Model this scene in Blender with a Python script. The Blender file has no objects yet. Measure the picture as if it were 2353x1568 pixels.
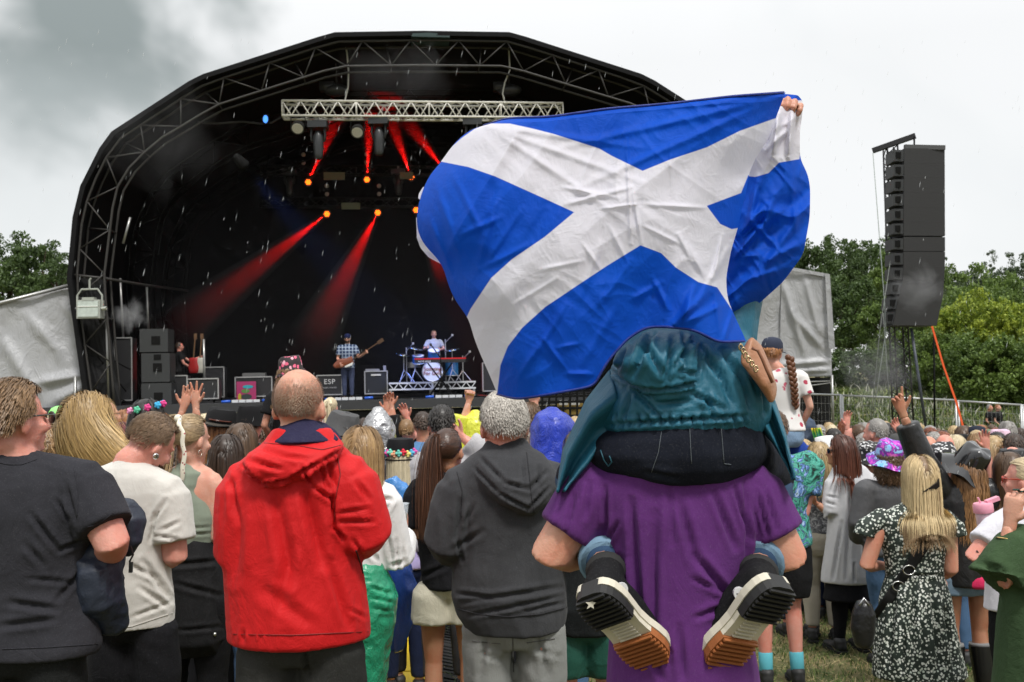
import bpy, math, random
import numpy as np
from mathutils import Vector, Matrix, Euler
from mathutils.bvhtree import BVHTree
R = math.radians
scene = bpy.context.scene
col = scene.collection
random.seed(7); RNG = np.random.RandomState(11)

# ---------------------------------------------------------------- camera
FPX, CXD, CYD, CAMZ = 2288.0, 1176.5, 784.0, 1.80      # photo measured on a 2353 x 1568 grid
PITCH = math.atan(81 / FPX); ROLL = 0.021
cam_d = bpy.data.cameras.new('camera'); cam_d.lens = 35.0; cam_d.sensor_width = 36.0
cam_d.clip_end = 2000; cam_d.clip_start = 0.05
cam_d.dof.use_dof = True; cam_d.dof.focus_distance = 3.0; cam_d.dof.aperture_fstop = 11
cam = bpy.data.objects.new('camera', cam_d); col.objects.link(cam)
cam.location = (0, 0, CAMZ); cam.rotation_euler = (Matrix.Rotation(math.pi / 2 + PITCH, 3, 'X') @ Matrix.Rotation(-ROLL, 3, 'Z')).to_euler()
scene.camera = cam

# ---------------------------------------------------------------- world: overcast sky
SUN_EL, SUN_AZ = R(58), R(205)
wd = bpy.data.worlds.new('World'); scene.world = wd; wd.use_nodes = True
nt = wd.node_tree; nt.nodes.clear()
def nn(t, k, **kw):
    n = t.nodes.new(k)
    for a, b in kw.items(): setattr(n, a, b)
    return n
wo = nn(nt, 'ShaderNodeOutputWorld'); bg = nn(nt, 'ShaderNodeBackground')
sky = nn(nt, 'ShaderNodeTexSky'); sky.sky_type = 'NISHITA'; sky.sun_disc = False
sky.sun_elevation = SUN_EL; sky.sun_rotation = SUN_AZ
tc = nn(nt, 'ShaderNodeTexCoord')
def mathn(t, op, a, b=None, c=None, clamp=False):
    n = nn(t, 'ShaderNodeMath', operation=op, use_clamp=clamp)
    for i, v in enumerate((a, b, c)):
        if v is None: continue
        if isinstance(v, (int, float)): n.inputs[i].default_value = v
        else: t.links.new(v, n.inputs[i])
    return n.outputs[0]
def mixc(t, f, a, b, bt='MIX'):
    n = nn(t, 'ShaderNodeMix', data_type='RGBA', blend_type=bt)
    for i, v in ((0, f), (6, a), (7, b)):
        if isinstance(v, (int, float)): n.inputs[i].default_value = v
        elif isinstance(v, (tuple, list)): n.inputs[i].default_value = (*v[:3], 1)
        else: t.links.new(v, n.inputs[i])
    return n.outputs[2]
def ramp(t, f, stops, interp='LINEAR'):
    n = nn(t, 'ShaderNodeValToRGB'); cr = n.color_ramp; cr.interpolation = interp
    while len(cr.elements) < len(stops): cr.elements.new(0.5)
    for e, (p, c) in zip(cr.elements, stops):
        e.position = p; e.color = (*c, 1) if not isinstance(c, (int, float)) else (c, c, c, 1)
    t.links.new(f, n.inputs[0]); return n.outputs[0]
def noise(t, vec, scale, detail=3, rough=.5, dist=0):
    n = nn(t, 'ShaderNodeTexNoise'); n.inputs['Scale'].default_value = scale
    n.inputs['Detail'].default_value = detail; n.inputs['Roughness'].default_value = rough
    n.inputs['Distortion'].default_value = dist
    if vec is not None: t.links.new(vec, n.inputs['Vector'])
    return n.outputs[0]
def mapping(t, vec, sc=(1, 1, 1), rot=(0, 0, 0)):
    n = nn(t, 'ShaderNodeMapping'); n.inputs['Scale'].default_value = sc; n.inputs['Rotation'].default_value = rot
    t.links.new(vec, n.inputs['Vector']); return n.outputs[0]

def P(x, y, Y):
    """photo-grid point to the world point at depth Y"""
    x, y = CXD + (x - CXD) * math.cos(ROLL) - (y - CYD) * math.sin(ROLL), CYD + (x - CXD) * math.sin(ROLL) + (y - CYD) * math.cos(ROLL)
    u = (x - CXD) / FPX; v = (CYD - y) / FPX
    fy = math.cos(PITCH) - v * math.sin(PITCH); fz = math.sin(PITCH) + v * math.cos(PITCH)
    t = Y / fy
    return Vector((u * t, Y, CAMZ + fz * t))
def proj(V):
    """world points (n,3) to photo-grid"""
    V = np.asarray(V); d = V - np.array([0, 0, CAMZ]); c, s = math.cos(PITCH), math.sin(PITCH)
    f = d[:, 1] * c + d[:, 2] * s; u = -d[:, 1] * s + d[:, 2] * c
    dx, dy = FPX * d[:, 0] / f, -FPX * u / f
    return CXD + dx * math.cos(ROLL) + dy * math.sin(ROLL), CYD - dx * math.sin(ROLL) + dy * math.cos(ROLL)
def ground_z(Y): return -0.055 * min(max(Y - 2.5, 0), 17.5)

gen = tc.outputs['Generated']
n1 = noise(nt, mapping(nt, gen, (1, 1, 1.2)), 2.6, 4, .5, .3)
n2 = noise(nt, mapping(nt, gen, (1, 1, 1.3)), 5.0, 4, .5, .2)
def dirmask(x, y, inner, outer):
    d = (P(x, y, 10) - Vector((0, 0, CAMZ))).normalized()
    dn = nn(nt, 'ShaderNodeVectorMath', operation='DISTANCE'); nt.links.new(gen, dn.inputs[0]); dn.inputs[1].default_value = d
    w = mathn(nt, 'MULTIPLY_ADD', mathn(nt, 'SUBTRACT', n2, .5), .34, dn.outputs['Value'])
    w = mathn(nt, 'MULTIPLY_ADD', mathn(nt, 'SUBTRACT', n1, .5), .18, w)
    m = nn(nt, 'ShaderNodeMapRange', interpolation_type='SMOOTHSTEP'); nt.links.new(w, m.inputs[0])
    m.inputs[1].default_value = outer; m.inputs[2].default_value = inner
    return m.outputs[0]
cl = ramp(nt, n1, [(.3, (.88, .885, .89)), (.55, (.85, .86, .862)), (.74, (.76, .785, .79))])
m1 = mathn(nt, 'MULTIPLY', dirmask(170, 10, .05, .145), .92)
cl = mixc(nt, m1, cl, (.235, .275, .268))
m2 = mathn(nt, 'MULTIPLY', dirmask(130, 350, .01, .12), .35)
cl = mixc(nt, m2, cl, (.58, .62, .62))
sx = nn(nt, 'ShaderNodeSeparateXYZ'); nt.links.new(gen, sx.inputs[0])
low = nn(nt, 'ShaderNodeMapRange'); nt.links.new(sx.outputs[2], low.inputs[0])
low.inputs[1].default_value = -.01; low.inputs[2].default_value = .0
cl = mixc(nt, low.outputs[0], (.10, .12, .07), cl)
zr = nn(nt, 'ShaderNodeMapRange'); nt.links.new(sx.outputs[2], zr.inputs[0]); zr.inputs[1].default_value = .30; zr.inputs[2].default_value = .9; zr.inputs[3].default_value = 1.0; zr.inputs[4].default_value = 1.75
br = nn(nt, 'ShaderNodeMapRange'); nt.links.new(sx.outputs[1], br.inputs[0]); br.inputs[1].default_value = -.5; br.inputs[2].default_value = .2; br.inputs[3].default_value = .80; br.inputs[4].default_value = 1.0
kk_ = mathn(nt, 'MULTIPLY', zr.outputs[0], mathn(nt, 'MAXIMUM', br.outputs[0], mathn(nt, 'MULTIPLY', sx.outputs[2], 1.0)))
scl = nn(nt, 'ShaderNodeVectorMath', operation='SCALE'); nt.links.new(cl, scl.inputs[0]); nt.links.new(kk_, scl.inputs['Scale']); cl = scl.outputs[0]
sks = nn(nt, 'ShaderNodeVectorMath', operation='SCALE'); nt.links.new(sky.outputs[0], sks.inputs[0]); sks.inputs['Scale'].default_value = .08
fin = mixc(nt, .93, sks.outputs[0], cl)
nt.links.new(fin, bg.inputs[0]); bg.inputs[1].default_value = 1.15
nt.links.new(bg.outputs[0], wo.inputs[0])

# ---------------------------------------------------------------- sun behind the cloud
sl = bpy.data.lights.new('sun', 'SUN'); sl.energy = 2.9; sl.angle = R(11); sl.color = (1, .97, .92)
so = bpy.data.objects.new('sun', sl); col.objects.link(so)
so.rotation_euler = Vector((math.sin(R(25)) * math.cos(SUN_EL), -math.cos(R(25)) * math.cos(SUN_EL), math.sin(SUN_EL))).to_track_quat('Z', 'Y').to_euler()
so.location = (5, -10, 20)
vs = scene.view_settings; scene.display_settings.display_device = 'sRGB'
vs.view_transform = 'Standard'; vs.look = 'None'; vs.exposure = 0.0; vs.gamma = 1
scene.cycles.max_bounces = 6; scene.cycles.diffuse_bounces = 3; scene.cycles.glossy_bounces = 2
scene.cycles.transmission_bounces = 4; scene.cycles.transparent_max_bounces = 12; scene.cycles.volume_bounces = 0
scene.cycles.caustics_reflective = False; scene.cycles.caustics_refractive = False
scene.cycles.volume_step_rate = 1.0; scene.cycles.volume_max_steps = 64
scene.cycles.use_adaptive_sampling = True; scene.cycles.adaptive_threshold = .02
scene.cycles.use_denoising = True

# ---------------------------------------------------------------- materials
MATS = {}
def lin(c):
    """sRGB 0-255 to linear"""
    return tuple((v / 255 / 12.92) if v <= 10 else ((v / 255 + .055) / 1.055) ** 2.4 for v in c)
def newmat(name):
    m = bpy.data.materials.new(name); m.use_nodes = True; t = m.node_tree
    b = t.nodes['Principled BSDF']; return m, t, b
def bump(t, b, h, dist, strength=1.0):
    n = nn(t, 'ShaderNodeBump'); n.inputs['Distance'].default_value = dist; n.inputs['Strength'].default_value = strength
    t.links.new(h, n.inputs['Height']); t.links.new(n.outputs[0], b.inputs['Normal'])
def cloth(c, rough=.85, sheen=.15, var=.12, wr=.004, fine=True, coat=0, wsc=9, trans=0, alpha=1):
    key = ('cloth', c, rough, sheen, var, wr, fine, coat, wsc, trans, alpha)
    if key in MATS: return MATS[key]
    m, t, b = newmat('fabric'); o = nn(t, 'ShaderNodeTexCoord').outputs['Object']
    v = noise(t, o, 6, 5, .6)
    base = mixc(t, ramp(t, v, [(.3, 0.), (.7, 1.)]), tuple(x * (1 - var) for x in c), tuple(min(1, x * (1 + var) + .002) for x in c))
    if fine:
        f = noise(t, o, 260, 2)
        base = mixc(t, mathn(t, 'MULTIPLY', mathn(t, 'SUBTRACT', f, .58), .22 if sum(c) < .3 else .1, clamp=True), base, (.6, .6, .6))
    t.links.new(base, b.inputs['Base Color'])
    lum = sum(c) / 3; b.inputs['Roughness'].default_value = rough; b.inputs['Sheen Weight'].default_value = sheen * min(1, lum * 2)
    b.inputs['Specular IOR Level'].default_value = (.12 if lum < .1 else .25) if rough > .6 else .4
    b.inputs['Coat Weight'].default_value = coat; b.inputs['Coat Roughness'].default_value = .25
    b.inputs['Transmission Weight'].default_value = trans; b.inputs['Alpha'].default_value = alpha
    w = noise(t, mapping(t, o, (1, 1, .6)), wsc, 6, .62, 1.2)
    w = mathn(t, 'ABSOLUTE', mathn(t, 'SUBTRACT', w, .5))
    h = mathn(t, 'MULTIPLY_ADD', noise(t, o, 140, 2), .08, w)
    bump(t, b, h, wr * 4, .7)
    MATS[key] = m; return m
def plain(c, rough=.5, metal=0, var=.1, nsc=20, bd=0, spec=.5, coat=0, emit=None, es=1, trans=0, alpha=1):
    key = ('plain', c, rough, metal, var, nsc, bd, spec, coat, emit, es, trans, alpha)
    if key in MATS: return MATS[key]
    m, t, b = newmat('painted_surface'); o = nn(t, 'ShaderNodeTexCoord').outputs['Object']
    v = noise(t, o, nsc, 4, .6)
    t.links.new(mixc(t, v, tuple(x * (1 - var) for x in c), tuple(min(1, x * (1 + var)) for x in c)), b.inputs['Base Color'])
    b.inputs['Roughness'].default_value = rough; b.inputs['Metallic'].default_value = metal
    b.inputs['Specular IOR Level'].default_value = spec * (.4 if rough > .6 and sum(c) < .15 else 1); b.inputs['Coat Weight'].default_value = coat
    b.inputs['Transmission Weight'].default_value = trans; b.inputs['Alpha'].default_value = alpha
    if emit: b.inputs['Emission Color'].default_value = (*emit, 1); b.inputs['Emission Strength'].default_value = es
    if bd: bump(t, b, v, bd)
    MATS[key] = m; return m
def skin(c=(.60, .33, .235)):
    key = ('skin', c)
    if key in MATS: return MATS[key]
    m, t, b = newmat('skin'); o = nn(t, 'ShaderNodeTexCoord').outputs['Object']
    v = noise(t, o, 12, 5, .6); base = mixc(t, ramp(t, v, [(.35, 0.), (.7, 1.)]), c, (c[0] * .96, c[1] * .72, c[2] * .66))
    t.links.new(base, b.inputs['Base Color']); b.inputs['Roughness'].default_value = .48
    b.inputs['Subsurface Weight'].default_value = .12; b.inputs['Subsurface Scale'].default_value = .02
    bump(t, b, noise(t, o, 120, 3), .0012)
    MATS[key] = m; return m
def hairmat(root, tip, rough=.42):
    key = ('hair', root, tip, rough)
    if key in MATS: return MATS[key]
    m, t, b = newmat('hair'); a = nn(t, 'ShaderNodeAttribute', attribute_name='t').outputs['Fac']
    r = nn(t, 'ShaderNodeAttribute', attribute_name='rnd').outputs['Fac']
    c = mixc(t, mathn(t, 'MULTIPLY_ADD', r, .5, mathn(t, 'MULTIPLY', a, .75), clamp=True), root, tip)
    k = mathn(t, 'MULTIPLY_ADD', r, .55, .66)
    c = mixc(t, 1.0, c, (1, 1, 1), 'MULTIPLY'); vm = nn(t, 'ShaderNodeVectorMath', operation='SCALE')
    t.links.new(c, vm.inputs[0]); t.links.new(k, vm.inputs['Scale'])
    t.links.new(vm.outputs[0], b.inputs['Base Color']); b.inputs['Roughness'].default_value = rough
    b.inputs['Specular IOR Level'].default_value = .45
    MATS[key] = m; return m

# ---------------------------------------------------------------- mesh tools
def vnoise(p, seed=0):
    p = np.asarray(p, float) + seed * 17.13; i = np.floor(p).astype(np.int64); f = p - i; f = f * f * (3 - 2 * f)
    def h(a, b, c):
        n = (a * 374761393 + b * 668265263 + c * 2147483647 + seed * 974634777) & 0xffffffff
        n = ((n ^ (n >> 13)) * 1274126177) & 0xffffffff
        return ((n ^ (n >> 16)) & 0xffff) / 65535.0
    r = 0
    for dx in (0, 1):
        for dy in (0, 1):
            for dz in (0, 1):
                w = (f[:, 0] if dx else 1 - f[:, 0]) * (f[:, 1] if dy else 1 - f[:, 1]) * (f[:, 2] if dz else 1 - f[:, 2])
                r = r + w * h(i[:, 0] + dx, i[:, 1] + dy, i[:, 2] + dz)
    return r
def ridged(p, seed=0, warp=.8):
    w = np.stack([vnoise(p * .7, seed + 5), vnoise(p * .7, seed + 6), vnoise(p * .7, seed + 7)], 1) - .5
    n = vnoise(p + w * warp * 2, seed)
    return 1 - np.abs(2 * n - 1)
class Bld:
    """collects verts / faces / optional per-vertex attributes for one mesh"""
    def __init__(s): s.v = []; s.f = []; s.n = 0; s.mi = []; s.at = {}
    def add(s, V, Fs, mi=0):
        V = [tuple(v) for v in V]; s.v += V; s.f += [tuple(i + s.n for i in f) for f in Fs]; s.mi += [mi] * len(Fs); s.n += len(V)
    def loft(s, C, RX, RY, side=None, up=None, n=14, cap=True, mi=0, power=1.0, phase=0, flat0=False, flat1=False):
        C = [Vector(c) for c in C]; k = len(C)
        if isinstance(RX, (int, float)): RX = [RX] * k
        if RY is None: RY = RX
        if isinstance(RY, (int, float)): RY = [RY] * k
        rings = []; T = []
        for i in range(k):
            t = up.copy() if up is not None else (C[min(i + 1, k - 1)] - C[max(i - 1, 0)])
            T.append(t.normalized() if t.length > 1e-9 else Vector((0, 0, 1)))
        sd = Vector(side) if side is not None else None
        if sd is None:
            sd = Vector((1, 0, 0)) if abs(T[0].x) < .8 else Vector((0, 1, 0))
        V = []
        def ring(c, t, rx, ry):
            nonlocal sd
            a = (sd - t * sd.dot(t))
            if a.length < 1e-4: a = t.orthogonal()
            a.normalize(); b = t.cross(a)
            if side is None: sd = a
            for j in range(n):
                th = 2 * math.pi * j / n + phase; cx_, sn = math.cos(th), math.sin(th)
                if power != 1.0:
                    cx_ = math.copysign(abs(cx_) ** power, cx_); sn = math.copysign(abs(sn) ** power, sn)
                V.append(c + a * (rx * cx_) + b * (ry * sn))
        cnt = 0
        if cap and not flat0:
            r0 = min(RX[0], RY[0]); ring(C[0] - T[0] * r0 * .45, T[0], RX[0] * .72, RY[0] * .72); cnt += 1
        for i in range(k): ring(C[i], T[i], RX[i], RY[i]); cnt += 1
        if cap and not flat1:
            r1 = min(RX[-1], RY[-1]); ring(C[-1] + T[-1] * r1 * .45, T[-1], RX[-1] * .72, RY[-1] * .72); cnt += 1
        Fs = []
        for i in range(cnt - 1):
            for j in range(n):
                a, b = i * n + j, i * n + (j + 1) % n
                Fs.append((a, b, b + n, a + n))
        Fs.append(tuple(range(n - 1, -1, -1))); Fs.append(tuple(range((cnt - 1) * n, cnt * n)))
        s.add(V, Fs, mi)
    def tube(s, pts, r, n=6, mi=0): s.loft(pts, r, None, n=n, cap=False, mi=mi)
    def ball(s, c, r, n=12, m=None, mi=0):
        if isinstance(r, (int, float)): r = (r, r, r)
        c = Vector(c); V = []; k = n // 2 + 1
        for i in range(1, k):
            a = math.pi * i / k
            for j in range(n):
                b = 2 * math.pi * j / n
                q = Vector((r[0] * math.sin(a) * math.cos(b), r[1] * math.sin(a) * math.sin(b), r[2] * math.cos(a)))
                V.append(c + (m @ q if m else q))
        q1, q2 = Vector((0, 0, r[2])), Vector((0, 0, -r[2]))
        V += [c + (m @ q1 if m else q1), c + (m @ q2 if m else q2)]
        Fs = []
        for i in range(k - 2):
            for j in range(n):
                a, b = i * n + j, i * n + (j + 1) % n; Fs.append((a, a + n, b + n, b))
        t_, bt = len(V) - 2, len(V) - 1
        for j in range(n):
            Fs.append((t_, j, (j + 1) % n)); a = (k - 2) * n; Fs.append((bt, a + (j + 1) % n, a + j))
        s.add(V, Fs, mi)
    def box(s, c, h, m=None, mi=0):
        c = Vector(c); V = []
        for x in (-1, 1):
            for y in (-1, 1):
                for z in (-1, 1):
                    q = Vector((x * h[0], y * h[1], z * h[2])); V.append(c + (m @ q if m else q))
        s.add(V, [(0, 1, 3, 2), (4, 6, 7, 5), (0, 4, 5, 1), (2, 3, 7, 6), (0, 2, 6, 4), (1, 5, 7, 3)], mi)
    def bar(s, a, b, w, h=None, mi=0, up=(0, 0, 1)):
        a, b = Vector(a), Vector(b); t = (b - a); L = t.length; t.normalize(); u = Vector(up)
        if abs(u.dot(t)) > .98: u = Vector((1, 0, 0))
        sd = t.cross(u).normalized(); u = sd.cross(t); h = h or w
        m = Matrix((sd, t, u)).transposed(); s.box((a + b) / 2, (w / 2, L / 2, h / 2), m, mi)
    def revolve(s, prof, m=None, sx=1, sy=1, n=28, mi=0, closed=True, wob=None):
        V = []
        for (r, z) in prof:
            for j in range(n):
                a = 2 * math.pi * j / n; q = Vector((r * math.cos(a) * sx, r * math.sin(a) * sy, z))
                if wob: q = wob(q, a, r)
                V.append(m @ q if m else q)
        Fs = []
        for i in range(len(prof) - 1):
            for j in range(n):
                a, b = i * n + j, i * n + (j + 1) % n; Fs.append((a, b, b + n, a + n))
        if closed:
            Fs.append(tuple(range(n - 1, -1, -1))); Fs.append(tuple(range((len(prof) - 1) * n, len(prof) * n)))
        s.add(V, Fs, mi)
    def prism(s, pts, d, mi=0):
        """flat outline pts (3d, planar) extruded by vector d"""
        pts = [Vector(p) for p in pts]; d = Vector(d); n = len(pts)
        V = pts + [p + d for p in pts]
        Fs = [tuple(range(n - 1, -1, -1)), tuple(range(n, 2 * n))] + [(i, (i + 1) % n, (i + 1) % n + n, i + n) for i in range(n)]
        s.add(V, Fs, mi)
    def grid(s, G, thick=0, mi=0):
        """G: (a,b,3) array, optional thickness along normals"""
        a, b = G.shape[:2]; V = G.reshape(-1, 3); Fs = []
        idx = np.arange(a * b).reshape(a, b)
        q = np.stack([idx[:-1, :-1], idx[1:, :-1], idx[1:, 1:], idx[:-1, 1:]], -1).reshape(-1, 4)
        if not thick:
            s.add(V.tolist(), [tuple(map(int, r)) for r in q], mi); return
        du = np.gradient(G, axis=0); dv = np.gradient(G, axis=1); N = np.cross(du, dv); N /= (np.linalg.norm(N, axis=2, keepdims=True) + 1e-9)
        B = (G - N * thick).reshape(-1, 3); n0 = a * b
        Fs = [tuple(map(int, r)) for r in q] + [tuple(int(x) + n0 for x in r[::-1]) for r in q]
        for line in (idx[0, :], idx[-1, :][::-1], idx[:, 0][::-1], idx[:, -1]):
            for i in range(len(line) - 1):
                Fs.append((int(line[i]), int(line[i + 1]), int(line[i + 1]) + n0, int(line[i]) + n0))
        s.add(np.vstack([V, B]).tolist(), Fs, mi)
def tomesh(V, Fs, name='m'):
    me = bpy.data.meshes.new(name)
    me.from_pydata([tuple(v) for v in V] if not isinstance(V, np.ndarray) else V.tolist(), [], Fs if isinstance(Fs, list) else [tuple(map(int, f)) for f in Fs])
    me.update(); return me
def link(name, me, mats, parent=None, smooth=True, M=None, auto=None):
    if not isinstance(mats, (list, tuple)): mats = [mats]
    for m in mats: me.materials.append(m)
    if smooth: me.polygons.foreach_set('use_smooth', [True] * len(me.polygons))
    if auto:
        try: me.set_sharp_from_angle(angle=R(auto))
        except Exception: pass
    o = bpy.data.objects.new(name, me); col.objects.link(o)
    if parent: o.parent = parent
    if M is not None: o.matrix_world = M
    return o
def mk(name, b, mats, parent=None, smooth=False, M=None, auto=None):
    me = tomesh(b.v, b.f, name)
    if any(b.mi): me.polygons.foreach_set('material_index', b.mi)
    return link(name, me, mats, parent, smooth, M, auto)
_tmp = []
def fuse(b, voxel=.01, it=4, fac=.5, disp=None):
    """voxel-fuse everything in a builder into one continuous surface; disp(V,N)->V"""
    me = tomesh(b.v, b.f, 't'); o = bpy.data.objects.new('t', me); col.objects.link(o)
    r = o.modifiers.new('r', 'REMESH'); r.mode = 'VOXEL'; r.voxel_size = voxel; r.use_smooth_shade = True
    if it: s = o.modifiers.new('s', 'SMOOTH'); s.factor = fac; s.iterations = it
    dg = bpy.context.evaluated_depsgraph_get(); dg.update()
    out = bpy.data.meshes.new_from_object(o.evaluated_get(dg))
    bpy.data.objects.remove(o); bpy.data.meshes.remove(me)
    if disp is not None:
        n = len(out.vertices); V = np.empty(n * 3); N = np.empty(n * 3)
        out.vertices.foreach_get('co', V); out.vertices.foreach_get('normal', N)
        V = disp(V.reshape(-1, 3), N.reshape(-1, 3)); out.vertices.foreach_set('co', np.ascontiguousarray(V).ravel()); out.update()
    return out
def join_into(me, b, mi=0):
    """append builder geometry to a mesh"""
    V = np.empty(len(me.vertices) * 3); me.vertices.foreach_get('co', V); V = V.reshape(-1, 3).tolist()
    F_ = [tuple(p.vertices) for p in me.polygons]; n0 = len(V)
    out = tomesh(V + [tuple(v) for v in b.v], F_ + [tuple(i + n0 for i in f) for f in b.f], 'j')
    if mi: out.polygons.foreach_set('material_index', [0] * len(F_) + [mi] * len(b.f))
    return out
LABELS = {}
def tag(o, label=None, cat=None, group=None, kind=None):
    if label: o['label'] = label
    if cat: o['category'] = cat
    if group: o['group'] = group
    if kind: o['kind'] = kind
    return o
def empty(name, loc=(0, 0, 0), label=None, cat=None, group=None, rz=0):
    o = bpy.data.objects.new(name, None); col.objects.link(o); o.location = loc; o.rotation_euler = (0, 0, rz)
    o.empty_display_size = .2; return tag(o, label, cat, group)
def dup(root):
    r = root.copy(); col.objects.link(r)
    for ch in list(root.children):
        c = ch.copy(); col.objects.link(c); c.parent = r
        for g in ch.children:
            d = g.copy(); col.objects.link(d); d.parent = c
    return r
def segdist(px, py, x1, y1, x2, y2):
    dx, dy = x2 - x1, y2 - y1; L = dx * dx + dy * dy + 1e-9
    t = np.clip(((px - x1) * dx + (py - y1) * dy) / L, 0, 1)
    return np.hypot(px - x1 - t * dx, py - y1 - t * dy), t
def pin(px, py, poly):
    """signed distance to polygon: positive inside"""
    poly = np.asarray(poly, float); n = len(poly); d = np.full(px.shape, 1e9); ins = np.zeros(px.shape, bool)
    for i in range(n):
        x1, y1 = poly[i]; x2, y2 = poly[(i + 1) % n]
        d = np.minimum(d, segdist(px, py, x1, y1, x2, y2)[0])
        c = ((y1 > py) != (y2 > py)) & (px < (x2 - x1) * (py - y1) / (y2 - y1 + 1e-12) + x1); ins ^= c
    return np.where(ins, d, -d)
def resample(pts, n):
    p = np.asarray(pts, float); s = np.r_[0, np.cumsum(np.hypot(*(p[1:] - p[:-1]).T))]; t = np.linspace(0, s[-1], n)
    return np.stack([np.interp(t, s, p[:, 0]), np.interp(t, s, p[:, 1])], 1)
# ---------------------------------------------------------------- people toolkit
SK_FAIR, SK_PINK, SK_TAN, SK_WARM = (.62, .36, .27), (.64, .31, .245), (.42, .215, .13), (.56, .29, .20)
HEAD_C = Vector((0, -.012, .03)); HEAD_R = Vector((.077, .096, .095))
def V3(*a): return Vector(a)
def head_parts(b, M, s=1.0, face=True, ears=True, bald=False):
    def E(c, r, rot=None):
        mm = M.to_3x3() * s
        if rot is not None: mm = mm @ rot
        b.ball(M @ (V3(*c) * s), r, 14, mm)
    E((0, -.012, .03), (.076, .095, .094)); E((0, .02, -.03), (.064, .072, .085)); E((0, .042, -.078), (.043, .045, .036))
    E((0, .0, -.01), (.070, .08, .08))
    if ears:
        for q in (-1, 1):
            E((q * .079, -.008, -.012), (.011, .021, .034), Euler((R(-12), 0, R(q * 22))).to_matrix())
    if face:
        E((0, .098, -.012), (.012, .017, .022), Euler((R(-24), 0, 0)).to_matrix()); E((0, .106, -.026), (.016, .014, .011))
        E((0, .079, .022), (.048, .017, .011)); E((0, .086, -.054), (.025, .013, .009)); E((0, .082, -.066), (.021, .013, .008)); E((0, .078, -.092), (.02, .018, .015))
        for q in (-1, 1): E((q * .042, .068, -.025), (.02, .02, .02))
def hand_parts(wrist, d, pn, th=1, curl=.25, spread=.12, s=1.0, fing=None, thumb=.7):
    """five fingers; d along the hand, pn out of the palm, th +1/-1 which side the thumb leaves"""
    d = Vector(d).normalized(); pn = (Vector(pn) - d * Vector(pn).dot(d)).normalized(); lat = d.cross(pn) * th
    b = Bld(); w = Vector(wrist)
    b.loft([w - d * .03 * s, w, w + d * .035 * s, w + d * .075 * s, w + d * .092 * s], [.026 * s, .027 * s, .036 * s, .040 * s, .038 * s], [.02 * s, .018 * s, .017 * s, .014 * s, .011 * s], side=lat, n=12)
    fing = fing or [curl] * 4
    for i in range(4):
        u = 1.5 - i; L = (.072, .082, .077, .06)[i] * s; c = fing[i]
        p = w + d * (.088 - .004 * abs(u)) * s + lat * u * .0205 * s; dd = (d + lat * u * spread).normalized(); pts = [p]
        ax = dd.cross(pn).normalized()
        for k, fr in enumerate((.46, .30, .24)):
            dd = (Matrix.Rotation(c * (1.0, 1.25, .9)[k], 3, ax) @ dd).normalized(); p = p + dd * L * fr; pts.append(p)
        b.loft(pts, [.0098 * s, .0092 * s, .0084 * s, .007 * s], None, n=8)
    p = w + d * .022 * s + lat * .026 * s; td = (lat * .8 * (1 if thumb > .3 else .4) + d * .75 + pn * .25).normalized()
    q = p + td * .045 * s; td2 = (td * .8 + d * .5 + pn * (1 - thumb) * .9).normalized(); q2 = q + td2 * .034 * s
    b.loft([p, q, q2], [.0135 * s, .0115 * s, .0085 * s], None, n=8)
    return fuse(b, .0042 * s, 2)
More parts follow.
